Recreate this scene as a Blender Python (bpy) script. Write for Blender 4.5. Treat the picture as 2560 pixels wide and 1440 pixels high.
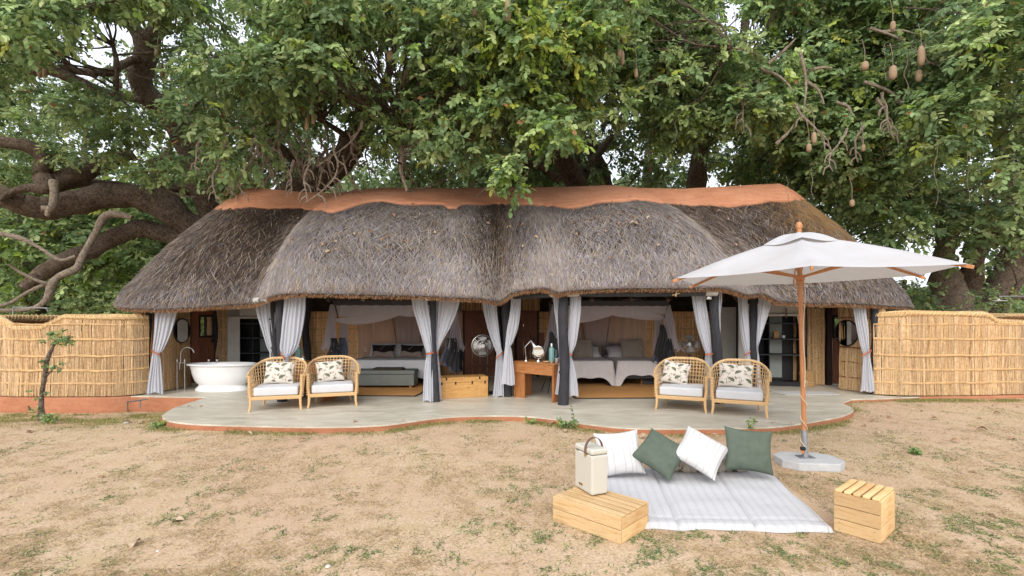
import bpy, bmesh, math, random
import numpy as np
from mathutils import Vector, Matrix
random.seed(7); rng = np.random.default_rng(7)
for o in list(bpy.data.objects): bpy.data.objects.remove(o)
SC = bpy.context.scene; C = SC.collection
R = math.radians; PI = math.pi
# ---------------------------------------------------------------- camera, sky, sun, exposure
CAMZ = 1.75; FPX = 1230.0; HOR = 795.0
cd = bpy.data.cameras.new('camera'); cam = bpy.data.objects.new('camera', cd); C.objects.link(cam)
cam.location = (0, 0, CAMZ); cam.rotation_euler = (PI/2, 0, 0)
cd.sensor_width = 36; cd.lens = 36*FPX/2560; cd.shift_y = (HOR-720)/2560; cd.clip_end = 2000; cd.clip_start = .05
SC.camera = cam
W = bpy.data.worlds.new('World'); SC.world = W; W.use_nodes = True
nt = W.node_tree; nt.nodes.clear()
wo = nt.nodes.new('ShaderNodeOutputWorld'); bg = nt.nodes.new('ShaderNodeBackground'); sk = nt.nodes.new('ShaderNodeTexSky')
SUN_EL, SUN_AZ = R(39), R(196)
sk.sky_type = 'NISHITA'; sk.sun_disc = False; sk.sun_elevation = SUN_EL; sk.sun_rotation = SUN_AZ
sk.air_density = 1.0; sk.dust_density = 4.0; sk.ozone_density = 1.0
mx = nt.nodes.new('ShaderNodeMix'); mx.data_type = 'RGBA'; mx.inputs['Factor'].default_value = .72
mx.inputs['B'].default_value = (8.6, 8.9, 9.6, 1)      # bright even cloud layer over the clear sky
nt.links.new(sk.outputs[0], mx.inputs['A']); nt.links.new(mx.outputs['Result'], bg.inputs['Color'])
bg.inputs['Strength'].default_value = .14; nt.links.new(bg.outputs[0], wo.inputs['Surface'])
sl = bpy.data.lights.new('sun', 'SUN'); sun = bpy.data.objects.new('sun', sl); C.objects.link(sun)
sl.energy = 1.5; sl.angle = R(50); sl.color = (1, .955, .88)
sd = Vector((math.sin(SUN_AZ)*math.cos(SUN_EL), math.cos(SUN_AZ)*math.cos(SUN_EL), math.sin(SUN_EL)))
sun.rotation_euler = sd.to_track_quat('Z', 'Y').to_euler()
SC.view_settings.view_transform = 'Standard'; SC.view_settings.look = 'None'; SC.view_settings.gamma = 1
SC.view_settings.use_curve_mapping = False
SC.view_settings.exposure = 0.56
try:
    SC.cycles.transparent_max_bounces = 16; SC.cycles.max_bounces = 8; SC.cycles.diffuse_bounces = 5
except Exception: pass

def P(px, py, Y): return Vector(((px-1280)/FPX*Y, Y, CAMZ-(py-HOR)/FPX*Y))      # photograph pixel + distance -> place
def lin(c): return tuple(((v/255)/12.92 if v/255 <= .04045 else ((v/255+.055)/1.055)**2.4) for v in c)
def ss(a, b, x):
    t = np.clip((np.asarray(x, float)-a)/(b-a), 0, 1); return t*t*(3-2*t)
DZ = .15
_g = rng.random((8, 64, 64))
def vnoise(x, y, ch=0):
    x = np.asarray(x, float); y = np.asarray(y, float)
    xi = np.floor(x).astype(int); yi = np.floor(y).astype(int); fx = x-xi; fy = y-yi
    fx = fx*fx*(3-2*fx); fy = fy*fy*(3-2*fy); G = _g[ch]
    a = G[xi % 64, yi % 64]; b = G[(xi+1) % 64, yi % 64]; c = G[xi % 64, (yi+1) % 64]; d = G[(xi+1) % 64, (yi+1) % 64]
    return (a*(1-fx)+b*fx)*(1-fy)+(c*(1-fx)+d*fx)*fy
def fbm(x, y, ch=0, o=3):
    s = 0; a = .5; t = 0
    for i in range(o): s = s+a*vnoise(x*2**i+i*7.3, y*2**i+i*3.1, (ch+i) % 8); t += a; a *= .5
    return s/t
def ground_z(x, y):
    x = np.asarray(x, float); y = np.asarray(y, float)
    z = .06*ss(5.2, 7.3, y)*ss(-6.2, -4.6, x)
    z = z - .16*ss(7.6, 9.6, y)*(1-ss(-7.2, -5.2, x)) + .03*ss(5, 7, x)*ss(7, 9.5, y)
    z = z + .02*(fbm(x*.8, y*.8, 2)-.5)*(1-ss(20, 30, y))
    return z

# ---------------------------------------------------------------- object helpers
def link(o): C.objects.link(o); return o
def tag(o, label=None, cat=None, group=None, kind=None):
    if label: o['label'] = label
    if cat: o['category'] = cat
    if group: o['group'] = group
    if kind: o['kind'] = kind
    return o
def thing(name, label, cat, loc=(0, 0, 0), rz=0, group=None):
    o = bpy.data.objects.new(name, None); link(o); o.location = loc; o.rotation_euler = (0, 0, rz); o.empty_display_size = .1
    return tag(o, label, cat, group)
def wloc(o):
    v = Vector((0, 0, 0))
    while o is not None: v = v+o.location; o = o.parent
    return v
def copy_tree(o, parent=None):
    c = o.copy(); link(c)
    if parent is not None: c.parent = parent
    for ch in list(o.children): copy_tree(ch, c)
    return c
def fin(me, name, mat, parent, smooth=False):
    for m in (mat if isinstance(mat, (list, tuple)) else [mat]): me.materials.append(m)
    o = bpy.data.objects.new(name, me); link(o)
    if parent is not None: o.parent = parent
    if smooth: me.polygons.foreach_set('use_smooth', np.ones(len(me.polygons), bool))
    return o
def npmesh(name, V, F, mat, parent=None, col=None, smooth=False, kind=None, world=True):
    V = np.asarray(V, np.float32).reshape(-1, 3); F = np.asarray(F, np.int32)
    if parent is not None and world: V = V-np.array(wloc(parent), np.float32)
    me = bpy.data.meshes.new(name); k = F.shape[1]
    me.vertices.add(len(V)); me.vertices.foreach_set('co', V.ravel())
    me.loops.add(F.size); me.loops.foreach_set('vertex_index', F.ravel())
    me.polygons.add(len(F)); me.polygons.foreach_set('loop_start', np.arange(0, F.size, k, dtype=np.int32))
    me.update(calc_edges=True)
    if col is not None:
        a = me.color_attributes.new('Col', 'FLOAT_COLOR', 'POINT')
        c4 = np.ones((len(V), 4), np.float32); c4[:, :3] = col; a.data.foreach_set('color', c4.ravel())
    o = fin(me, name, mat, parent, smooth)
    if kind: o['kind'] = kind
    return o
class MB:
    def __init__(s): s.v = []; s.f = []; s.mi = []
    def add(s, vs, fs, mi=0):
        b = len(s.v); s.v += [tuple(v) for v in vs]; s.f += [tuple(i+b for i in f) for f in fs]; s.mi += [mi]*len(fs); return s
    def box(s, c, d, rz=0, M=None, mi=0, taper=1):
        hx, hy, hz = d[0]/2, d[1]/2, d[2]/2
        vs = [Vector((x*hx*(taper if z > 0 else 1), y*hy*(taper if z > 0 else 1), z*hz)) for z in (-1, 1) for y in (-1, 1) for x in (-1, 1)]
        m = M if M is not None else Matrix.Rotation(rz, 3, 'Z')
        vs = [m@v+Vector(c) for v in vs]
        return s.add(vs, [(0, 2, 3, 1), (4, 5, 7, 6), (0, 1, 5, 4), (2, 6, 7, 3), (0, 4, 6, 2), (1, 3, 7, 5)], mi)
    def tube(s, pts, r, n=8, caps=True, mi=0, closed=False):
        pts = [Vector(p) for p in pts]; m = len(pts)
        rs = r if isinstance(r, (list, tuple)) else [r]*m
        T = []
        for i in range(m):
            a = pts[(i-1) % m] if (closed or i > 0) else pts[i]; b = pts[(i+1) % m] if (closed or i < m-1) else pts[i]
            t = (b-a); T.append(t.normalized() if t.length > 1e-9 else Vector((0, 0, 1)))
        u = T[0].orthogonal().normalized(); vs = []
        for i in range(m):
            u = (u-T[i]*u.dot(T[i]))
            u = u.normalized() if u.length > 1e-6 else T[i].orthogonal().normalized()
            w = T[i].cross(u)
            for k in range(n):
                a = 2*PI*k/n; vs.append(pts[i]+(u*math.cos(a)+w*math.sin(a))*rs[i])
        fs = [(i*n+k, i*n+(k+1) % n, ((i+1) % m)*n+(k+1) % n, ((i+1) % m)*n+k) for i in range(m if closed else m-1) for k in range(n)]
        if caps and not closed: fs += [tuple(range(n-1, -1, -1)), tuple((m-1)*n+k for k in range(n))]
        return s.add(vs, fs, mi)
    def lathe(s, prof, n=24, c=(0, 0, 0), M=None, sx=1, sy=1, mi=0, caps=True):
        vs = []
        for (r, z) in prof:
            for k in range(n):
                a = 2*PI*k/n; v = Vector((r*math.cos(a)*sx, r*math.sin(a)*sy, z)); vs.append((M@v if M is not None else v)+Vector(c))
        m = len(prof); fs = [(i*n+k, i*n+(k+1) % n, (i+1)*n+(k+1) % n, (i+1)*n+k) for i in range(m-1) for k in range(n)]
        if caps: fs += [tuple(range(n-1, -1, -1)), tuple((m-1)*n+k for k in range(n))]
        return s.add(vs, fs, mi)
    def prism(s, pts2, z0, z1, mi=0):
        n = len(pts2); vs = [(p[0], p[1], z0) for p in pts2]+[(p[0], p[1], z1) for p in pts2]
        return s.add(vs, [tuple(range(n-1, -1, -1)), tuple(range(n, 2*n))]+[(i, (i+1) % n, n+(i+1) % n, n+i) for i in range(n)], mi)
    def build(s, name, mat, parent=None, smooth=False, world=False, bevel=0, loc=None, kind=None):
        off = wloc(parent) if (world and parent is not None) else Vector((0, 0, 0))
        me = bpy.data.meshes.new(name); me.from_pydata([tuple(Vector(v)-off) for v in s.v], [], s.f)
        if max(s.mi or [0]) > 0: me.polygons.foreach_set('material_index', s.mi)
        if bevel: bevel_me(me, bevel)
        me.update(); o = fin(me, name, mat, parent, smooth)
        if loc is not None: o.location = loc
        if smooth:
            try: me.set_sharp_from_angle(angle=R(40))
            except Exception: pass
        if kind: o['kind'] = kind
        return o
def bevel_me(me, w, seg=2):
    bm = bmesh.new(); bm.from_mesh(me); bmesh.ops.remove_doubles(bm, verts=bm.verts, dist=1e-5)
    es = [e for e in bm.edges if len(e.link_faces) == 2 and e.calc_face_angle(0) > .5]
    bmesh.ops.bevel(bm, geom=es, offset=w, segments=seg, profile=.6, affect='EDGES', clamp_overlap=True)
    bm.to_mesh(me); bm.free()
def boxpart(name, c, d, mat, parent, rz=0, bevel=.004, seg=1, smooth=False):
    o = MB().box((0, 0, 0), d).build(name, mat, parent); bevel_me(o.data, bevel, seg) if bevel else None
    if smooth: o.data.polygons.foreach_set('use_smooth', np.ones(len(o.data.polygons), bool))
    o.location = c; o.rotation_euler = (0, 0, rz); return o
def grid_faces(nu, nv, wrap=False):
    i = np.arange(nu-1 if not wrap else nu)[:, None]; j = np.arange(nv-1)[None, :]
    a = i*nv+j; b = ((i+1) % nu)*nv+j
    return np.stack([a, b, b+1, a+1], -1).reshape(-1, 4)
def spline(pts, n):
    pts = [np.array(p, float) for p in pts]; pts = [2*pts[0]-pts[1]]+pts+[2*pts[-1]-pts[-2]]; out = []
    for i in range(1, len(pts)-2):
        p0, p1, p2, p3 = pts[i-1:i+3]
        for t in np.linspace(0, 1, n, endpoint=False):
            out.append(.5*((2*p1)+(-p0+p2)*t+(2*p0-5*p1+4*p2-p3)*t*t+(-p0+3*p1-3*p2+p3)*t**3))
    out.append(pts[-2]); return out

# ---------------------------------------------------------------- materials
class NT:
    def __init__(s, name):
        s.m = bpy.data.materials.new(name); s.m.use_nodes = True; s.t = s.m.node_tree; s.b = s.t.nodes['Principled BSDF']
        s.out = s.t.nodes['Material Output']
    def n(s, ty, **k):
        x = s.t.nodes.new(ty)
        for a, v in k.items(): setattr(x, a, v)
        return x
    def l(s, a, b): s.t.links.new(a, b)
    def coord(s, scale=(1, 1, 1), kind='Object'):
        tc = s.n('ShaderNodeTexCoord'); mp = s.n('ShaderNodeMapping'); mp.inputs['Scale'].default_value = scale
        s.l(tc.outputs[kind], mp.inputs['Vector']); return mp.outputs[0]
    def noise(s, vec, scale, detail=4, rough=.6, dist=0):
        x = s.n('ShaderNodeTexNoise'); x.inputs['Scale'].default_value = scale; x.inputs['Detail'].default_value = detail
        x.inputs['Roughness'].default_value = rough; x.inputs['Distortion'].default_value = dist
        s.l(vec, x.inputs['Vector']); return x.outputs['Fac']
    def ramp(s, fac, stops):
        x = s.n('ShaderNodeValToRGB'); e = x.color_ramp.elements
        while len(e) < len(stops): e.new(.5)
        for el, (p, c) in zip(e, stops): el.position = p; el.color = (*c, 1)
        s.l(fac, x.inputs[0]); return x.outputs[0]
    def mix(s, f, a, b, mode='MIX'):
        x = s.n('ShaderNodeMix'); x.data_type = 'RGBA'; x.blend_type = mode
        for sock, v in ((x.inputs['Factor'], f), (x.inputs['A'], a), (x.inputs['B'], b)):
            if isinstance(v, (int, float)): sock.default_value = v
            elif isinstance(v, tuple): sock.default_value = (*v, 1)
            else: s.l(v, sock)
        return x.outputs['Result']
    def bump(s, h, st=.4, d=.01):
        x = s.n('ShaderNodeBump'); x.inputs['Strength'].default_value = st; x.inputs['Distance'].default_value = d
        s.l(h, x.inputs['Height']); s.l(x.outputs[0], s.b.inputs['Normal'])
    def attr(s, nm='Col'):
        x = s.n('ShaderNodeAttribute'); x.attribute_name = nm; return x.outputs['Color']
    def col(s, c): s.l(c, s.b.inputs['Base Color'])
def mat(name, c, rough=.7, var=.25, scale=6, stretch=(1, 1, 1), bump=.2, bscale=None, metal=0, spec=.3, c2=None, detail=5, bd=.01):
    t = NT(name); v = t.coord(stretch); f = t.noise(v, scale, detail)
    a = c2 if c2 else tuple(x*(1-var) for x in c); b = c if c2 else tuple(min(1, x*(1+var*.6)) for x in c)
    t.col(t.ramp(f, [(.3, a), (.7, b)])); t.b.inputs['Roughness'].default_value = rough; t.b.inputs['Metallic'].default_value = metal
    t.b.inputs['Specular IOR Level'].default_value = spec
    if bump: t.bump(t.noise(v, bscale or scale*6, 5), bump, bd)
    return t.m
def wood(name, c1, c2, sc=(1, 12, 12), scale=5, rough=.6, spec=.3, knots=True):
    t = NT(name); v = t.coord(sc); w = t.noise(v, scale, 6, .65, .6); col = t.ramp(w, [(.3, tuple(x*.8 for x in c2)), (.42, c2), (.5, c1), (.58, tuple(x*.8 for x in c1)), (.66, c1), (.8, tuple(min(1, x*1.1) for x in c1))])
    big = t.noise(t.coord((1, 1, 1)), 1.7, 2); col = t.mix(.35, col, t.ramp(big, [(.35, c2), (.65, c1)]))
    if knots:
        vo = t.n('ShaderNodeTexVoronoi'); vo.inputs['Scale'].default_value = 3.3; t.l(t.coord((1, 2.2, 2.2)), vo.inputs['Vector'])
        k = t.ramp(vo.outputs['Distance'], [(.03, (1, 1, 1)), (.09, (0, 0, 0))]); col = t.mix(k, col, tuple(x*.35 for x in c2))
    oi = t.n('ShaderNodeObjectInfo'); col = t.mix(1.0, col, t.ramp(oi.outputs['Random'], [(0, (.84, .80, .76)), (.5, (1, .98, .95)), (1, (1.06, 1.06, 1.06))]), 'MULTIPLY')
    t.col(col); t.b.inputs['Roughness'].default_value = rough; t.b.inputs['Specular IOR Level'].default_value = spec; t.bump(w, .25, .004); return t.m
def attrmat(name, rough=.75, spec=.2, transl=0, noise=0, mul=1.0, bump=0):
    t = NT(name); c = t.attr()
    if noise: c = t.mix(1.0, c, t.ramp(t.noise(t.coord((1, 1, 1)), noise, 3), [(.3, (.75, .75, .75)), (.7, (1.15, 1.15, 1.15))]), 'MULTIPLY')
    t.col(c); t.b.inputs['Roughness'].default_value = rough; t.b.inputs['Specular IOR Level'].default_value = spec
    if transl:
        tr = t.n('ShaderNodeBsdfTranslucent'); t.l(c, tr.inputs['Color']); ms = t.n('ShaderNodeMixShader'); ms.inputs[0].default_value = transl
        t.l(t.b.outputs[0], ms.inputs[1]); t.l(tr.outputs[0], ms.inputs[2]); t.l(ms.outputs[0], t.out.inputs['Surface'])
    return t.m
def sheer(name, c, transp, transl=.4, weave=140):
    t = NT(name); v = t.coord((1, 1, 1)); f = t.noise(v, weave, 2); col = t.ramp(f, [(.3, tuple(x*.86 for x in c)), (.7, c)])
    t.col(col); t.b.inputs['Roughness'].default_value = .95; t.b.inputs['Specular IOR Level'].default_value = .05
    tr = t.n('ShaderNodeBsdfTranslucent'); t.l(col, tr.inputs['Color']); m1 = t.n('ShaderNodeMixShader'); m1.inputs[0].default_value = transl
    t.l(t.b.outputs[0], m1.inputs[1]); t.l(tr.outputs[0], m1.inputs[2])
    tp = t.n('ShaderNodeBsdfTransparent'); m2 = t.n('ShaderNodeMixShader'); m2.inputs[0].default_value = transp
    t.l(m1.outputs[0], m2.inputs[1]); t.l(tp.outputs[0], m2.inputs[2]); t.l(m2.outputs[0], t.out.inputs['Surface']); return t.m
M = {}
M['reed'] = attrmat('reed_stems', .6, .25, 0, 25)
M['straw'] = attrmat('thatch_straw', .7, .2)
M['leaf'] = attrmat('leaf_green', .5, .3, .38)
M['blade'] = attrmat('grass_blade', .8, .1, .2)
M['batten'] = mat('cane_batten', lin((202, 166, 118)), .6, .3, 9, (1, 1, 1), .2)
M['batten_dark'] = mat('cane_batten_dark', lin((130, 88, 52)), .6, .3, 9, (1, 1, 1), .2)
M['wrap'] = mat('cane_wrapping', lin((236, 205, 155)), .6, .2, 12)
M['post'] = mat('charred_post', (.034, .034, .040), .75, .4, 7, (3, 3, .7), .9, 14, spec=.35, bd=.03)
M['rattan'] = mat('rattan_cane', lin((210, 177, 132)), .5, .16, 14, (1, 1, 1), .15, 60)
M['rattan_wrap'] = mat('rattan_wrapping', lin((206, 168, 120)), .5, .16, 30, (20, 1, 1), .3, 60)
M['seat_white'] = mat('white_canvas', (.56, .56, .57), .9, .04, 8, (1, 1, 1), .25, 90, spec=.1, bd=.004)
M['pine'] = wood('pine_board', lin((206, 178, 136)), lin((184, 150, 104)))
M['pine_y'] = wood('pine_board_upright', lin((206, 178, 136)), lin((184, 150, 104)), (12, 12, 1))
M['chest'] = wood('varnished_pine', lin((200, 156, 96)), lin((168, 120, 66)), rough=.45)
M['desk'] = wood('orange_hardwood', lin((176, 122, 74)), lin((134, 82, 46)), rough=.45)
M['desk_v'] = wood('orange_hardwood_upright', lin((170, 114, 68)), lin((128, 78, 44)), (12, 12, 1), rough=.45)
M['teak'] = mat('oiled_umbrella_wood', lin((184, 128, 86)), .45, .22, 8, (6, 6, .6), .1)
M['doorwood'] = wood('dark_red_plank', lin((150, 98, 74)), lin((104, 64, 48)), (14, 14, 1), rough=.5, knots=False)
M['darkframe'] = wood('dark_door_frame', lin((60, 40, 34)), lin((34, 24, 20)), (14, 14, 1), knots=False)
M['black'] = mat('black_paint', (.012, .012, .014), .5, .2, 8)
M['black_metal'] = mat('black_metal', (.02, .02, .02), .4, .2, 8, metal=.3)
M['steel'] = mat('brushed_steel', (.55, .54, .52), .3, .1, 20, metal=1, bump=0)
M['chrome'] = mat('chrome', (.75, .76, .78), .08, .05, 20, metal=1, bump=0)
M['mirror'] = mat('mirror_glass', (.82, .83, .82), .02, .02, 3, metal=1, bump=0)
M['galv'] = mat('galvanised_pipe', (.32, .33, .34), .5, .2, 20, metal=.7)
M['brass'] = mat('brass', (.62, .42, .16), .3, .1, 20, metal=1, bump=0)
M['enamel'] = mat('white_enamel', (.77, .78, .79), .18, .03, 3, bump=0, spec=.5)
M['concrete_base'] = mat('grey_base_plastic', (.46, .47, .48), .75, .12, 10, bump=.3)
M['curtain'] = sheer('sheer_white_linen', (.74, .765, .83), .06, .42)
M['net'] = sheer('mosquito_net', (.80, .73, .78), .64, .4, 200)
M['net_thick'] = sheer('gathered_net', (.80, .77, .84), .18, .45, 120)
M['net_band'] = sheer('dark_net_band', (.10, .10, .11), .15, .2, 120)
M['navy'] = mat('slate_blue_cloth', (.15, .16, .22), .95, .25, 6, spec=.05)
M['char'] = mat('charcoal_cloth', (.06, .06, .065), .9, .3, 5, spec=.1)
M['canvas_dark'] = mat('charcoal_canvas', (.055, .057, .062), .85, .2, 4, bump=.3, spec=.15)
M['canvas_grey'] = mat('grey_canvas', (.42, .405, .375), .9, .12, 4, bump=.2, spec=.1)
M['canvas_green'] = mat('grey_green_board', (.32, .35, .33), .85, .1, 4)
M['bedcloth'] = mat('grey_linen', (.62, .585, .585), .95, .08, 5, bump=.35, bscale=40, spec=.05)
M['bedcloth_light'] = mat('light_grey_linen', (.64, .64, .65), .95, .06, 5, bump=.35, bscale=40, spec=.05)
M['ottoman'] = mat('grey_green_upholstery', (.20, .22, .205), .95, .1, 6, bump=.3, bscale=60, spec=.05)
M['knit'] = mat('taupe_knit', (.36, .30, .25), .95, .45, 30, (1, 1, 3), .9, 40, spec=.05, bd=.02)
M['throw'] = mat('dark_olive_throw', (.065, .06, .045), .95, .3, 14, spec=.05)
M['rug'] = mat('sisal_rug', lin((196, 146, 92)), .95, .1, 60, (1, 1, 1), .5, 120, spec=.05)
M['rug_edge'] = mat('rug_binding', (.035, .028, .024), .9, .2, 8)
M['bathmat'] = mat('white_bath_mat', (.5, .49, .47), .95, .3, 40, (1, 6, 1), .5, 80)
M['green_cloth'] = mat('sage_green_cotton', (.10, .125, .098), .95, .14, 12, bump=.4, bscale=70, spec=.05)
M['leather'] = mat('tan_leather', lin((164, 92, 60)), .55, .2, 9)
M['leather_dark'] = mat('brown_leather', lin((112, 82, 72)), .5, .15, 9)
M['cream'] = mat('cream_enamel', (.54, .52, .45), .4, .03, 5, bump=.05)
M['teal'] = mat('teal_hammered_steel', lin((112, 150, 146)), .4, .08, 30, metal=.2)
M['amber'] = mat('dark_amber_glass', (.02, .012, .006), .1, .1, 5, bump=0, spec=.6)
M['paper'] = mat('white_label', (.7, .7, .7), .8, .05, 5, bump=0)
M['basket'] = mat('woven_basket', lin((178, 142, 98)), .8, .3, 30, (1, 1, 5), .7, 40)
M['rope'] = mat('cotton_rope', (.62, .5, .36), .9, .15, 30)
M['orange'] = mat('orange_plastic', (.75, .22, .06), .4, .1, 5)
M['dry'] = mat('dry_leaf', lin((168, 138, 112)), .8, .25, 18, c2=lin((132, 100, 76)))
M['fruit'] = mat('sausage_fruit_skin', lin((146, 124, 100)), .8, .2, 6, (1, 1, 1), .4, 20)
M['glass'] = mat('clear_glassware', (.6, .62, .62), .05, .05, 5, bump=0, spec=.8)
M['window'] = mat('window_glass', (.5, .5, .5), .05, .05, 5, bump=0)
def _clay():
    t = NT('red_clay_plaster'); v = t.coord(); a = t.noise(v, 1.4, 5, .65); b = t.noise(v, 14, 6, .7); st = t.noise(t.coord((1, 1, 5)), 3, 4)
    c = t.ramp(a, [(.3, lin((164, 108, 80))), (.5, lin((178, 120, 90))), (.72, lin((188, 136, 106)))])
    c = t.mix(.3, c, t.ramp(b, [(.3, lin((140, 90, 64))), (.7, lin((186, 132, 102)))])); c = t.mix(.25, c, t.ramp(st, [(.35, lin((136, 86, 64))), (.65, lin((184, 130, 98)))]))
    sp = t.noise(v, 5, 7, .8, 1.5); c = t.mix(t.ramp(sp, [(.60, (0, 0, 0)), (.68, (.55, .55, .55))]), c, lin((112, 84, 68))); c = t.mix(t.ramp(sp, [(.30, (.4, .4, .4)), (.38, (0, 0, 0))]), c, lin((206, 168, 140)))
    t.col(c); t.b.inputs['Roughness'].default_value = .9; t.b.inputs['Specular IOR Level'].default_value = .1; t.bump(b, .8, .03); return t.m
M['clay'] = _clay()
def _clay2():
    m = M['clay'].copy(); m.name = 'shade_lifted_clay'; n = m.node_tree.nodes['Principled BSDF']; l = n.inputs['Base Color'].links[0]; x = m.node_tree.nodes.new('ShaderNodeMix'); x.data_type = 'RGBA'; x.blend_type = 'MULTIPLY'; x.inputs['Factor'].default_value = 1; x.inputs['B'].default_value = (1.16, 1.26, 1.32, 1); m.node_tree.links.new(l.from_socket, x.inputs['A']); m.node_tree.links.new(x.outputs['Result'], n.inputs['Base Color']); return m
M['clay_lifted'] = _clay2()  # ridge clay colour brightened to make up for shade from the tree crown
def _deck():
    t = NT('polished_cement'); v = t.coord((.6, 2.2, 1)); a = t.noise(v, 2.4, 7, .68, 1.2); b = t.noise(t.coord(), 26, 5)
    c = t.ramp(a, [(.3, lin((162, 154, 137))), (.48, lin((184, 177, 160))), (.62, lin((204, 197, 181))), (.75, lin((188, 177, 155)))])
    c = t.mix(.15, c, t.ramp(b, [(.3, lin((120, 110, 94))), (.7, lin((200, 194, 180)))]))
    t.col(c); r = t.n('ShaderNodeMapRange'); r.inputs['To Min'].default_value = .28; r.inputs['To Max'].default_value = .55; t.l(a, r.inputs['Value'])
    t.l(r.outputs[0], t.b.inputs['Roughness']); t.b.inputs['Specular IOR Level'].default_value = .4; t.bump(b, .08, .004); return t.m
M['deck'] = _deck()
def _ground():
    t = NT('sandy_soil_with_straw'); v = t.coord(); a = t.noise(v, .55, 6, .62); b = t.noise(v, 5.5, 6, .7, .5); f = t.noise(v, 45, 5, .75); g = t.noise(t.coord((1, .55, 1)), 2.2, 6, .72, .8)
    c = t.ramp(f, [(.3, lin((146, 118, 98))), (.46, lin((190, 166, 138))), (.7, lin((216, 194, 166)))])
    c = t.mix(t.ramp(b, [(.45, (0, 0, 0)), (.62, (.6, .6, .6))]), c, t.ramp(f, [(.3, lin((156, 136, 100))), (.7, lin((204, 182, 140)))]))
    c = t.mix(t.ramp(a, [(.42, (0, 0, 0)), (.6, (.5, .5, .5))]), c, lin((190, 158, 134)))
    c = t.mix(t.ramp(g, [(.60, (0, 0, 0)), (.70, (.45, .45, .45))]), c, lin((128, 126, 90)))
    t.col(c); t.b.inputs['Roughness'].default_value = 1; t.b.inputs['Specular IOR Level'].default_value = .05; t.bump(f, .7, .02); return t.m
M['ground'] = _ground()
def _bark(name, c1, c2, c3):
    t = NT(name); v = t.coord(); a = t.noise(v, 2.6, 6, .75, .4); b = t.noise(v, 11, 8, .8, 1.2)
    vo = t.n('ShaderNodeTexVoronoi'); vo.inputs['Scale'].default_value = 15; t.l(v, vo.inputs['Vector'])
    c = t.ramp(b, [(.38, c2), (.5, c1), (.62, c3)]); c = t.mix(t.ramp(a, [(.45, (0, 0, 0)), (.7, (.55, .55, .55))]), c, c3)
    c = t.mix(.45, c, t.ramp(vo.outputs['Distance'], [(.08, tuple(x*.5 for x in c2)), (.3, c2), (.55, c1)]), 'MIX')
    t.col(c); t.b.inputs['Roughness'].default_value = .95; t.b.inputs['Specular IOR Level'].default_value = .1; t.bump(b, 1, .09); return t.m
M['bark'] = _bark('dark_bark', lin((104, 90, 78)), lin((46, 39, 36)), lin((158, 144, 128)))
M['bark_pale'] = _bark('speckled_bark', lin((132, 118, 104)), lin((70, 60, 52)), lin((184, 172, 156)))
M['deadwood'] = _bark('grey_dead_wood', lin((160, 146, 130)), lin((112, 98, 86)), lin((186, 174, 158)))
# ================================================================ THE SETTING: ground and deck
def build_ground():
    xs = np.concatenate([[-600, -200, -80, -40, -24, -18], np.linspace(-15, 15, 151), [18, 24, 40, 80, 200, 600]])
    ys = np.concatenate([[-200, -60, -20, -8, -3], np.linspace(-1, 15, 81), [18, 24, 34, 60, 120, 300, 900]])
    X, Y = np.meshgrid(xs, ys, indexing='ij'); Z = ground_z(X, Y)
    o = npmesh('ground', np.stack([X, Y, Z], -1).reshape(-1, 3), grid_faces(len(xs), len(ys)), M['ground'], smooth=True)
    tag(o, kind='structure')
build_ground()
def DP(px, py, z=DZ):
    Y = (CAMZ-z)*FPX/(py-HOR); return ((px-1280)/FPX*Y, Y)
outline = [(300, 990), (515, 993), (470, 1007), (430, 1021), (408, 1034), (405, 1041), (415, 1050), (450, 1057), (500, 1061), (560, 1063), (640, 1065), (740, 1067), (850, 1067), (950, 1063), (1010, 1056), (1080, 1046), (1150, 1040.5), (1230, 1039), (1310, 1040.5), (1380, 1047), (1440, 1056), (1510, 1065), (1570, 1070), (1640, 1071.5), (1720, 1071.5), (1820, 1071), (1922, 1068), (1990, 1061), (2045, 1052), (2090, 1044), (2118, 1036), (2134, 1026), (2129, 1017), (2105, 1008), (2072, 1000), (2130, 998.5), (2215, 996)]
def build_deck():
    pts = [DP(*p) for p in outline]
    front = [tuple(p) for p in spline([np.array(p) for p in pts[2:34]], 3)]
    pts = [pts[0], pts[1]]+front+pts[35:]
    pts += [(9.2, 10.2), (9.4, 12.6), (6.5, 14.1), (-6.5, 14.1), (-9.4, 12.6), (-9.3, 10.15)]
    m = MB().prism(pts[::1], -.3, DZ); n = len(pts)
    m.f[0] = tuple(reversed(m.f[0])); m.mi = [0, 0]+[1]*n
    # make sure of orientation
    o = m.build('deck', [M['deck'], M['clay']])
    bm = bmesh.new(); bm.from_mesh(o.data); bmesh.ops.recalc_face_normals(bm, faces=bm.faces)
    es = [e for e in bm.edges if all(abs(v.co.z-DZ) < 1e-4 for v in e.verts)]
    bmesh.ops.bevel(bm, geom=es, offset=.018, segments=2, affect='EDGES'); bmesh.ops.triangulate(bm, faces=[f for f in bm.faces if len(f.verts) > 4])
    bm.to_mesh(o.data); bm.free(); tag(o, kind='structure')
    return pts
deck_pts = build_deck()
_dp = np.array(deck_pts)
def in_deck(x, y, grow=0.0):
    x = np.asarray(x); y = np.asarray(y); ins = np.zeros(x.shape, bool); n = len(_dp)
    for i in range(n):
        x1, y1 = _dp[i]; x2, y2 = _dp[(i+1) % n]
        c = ((y1 > y) != (y2 > y)) & (x < (x2-x1)*(y-y1)/(y2-y1+1e-12)+x1); ins ^= c
    return ins
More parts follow.
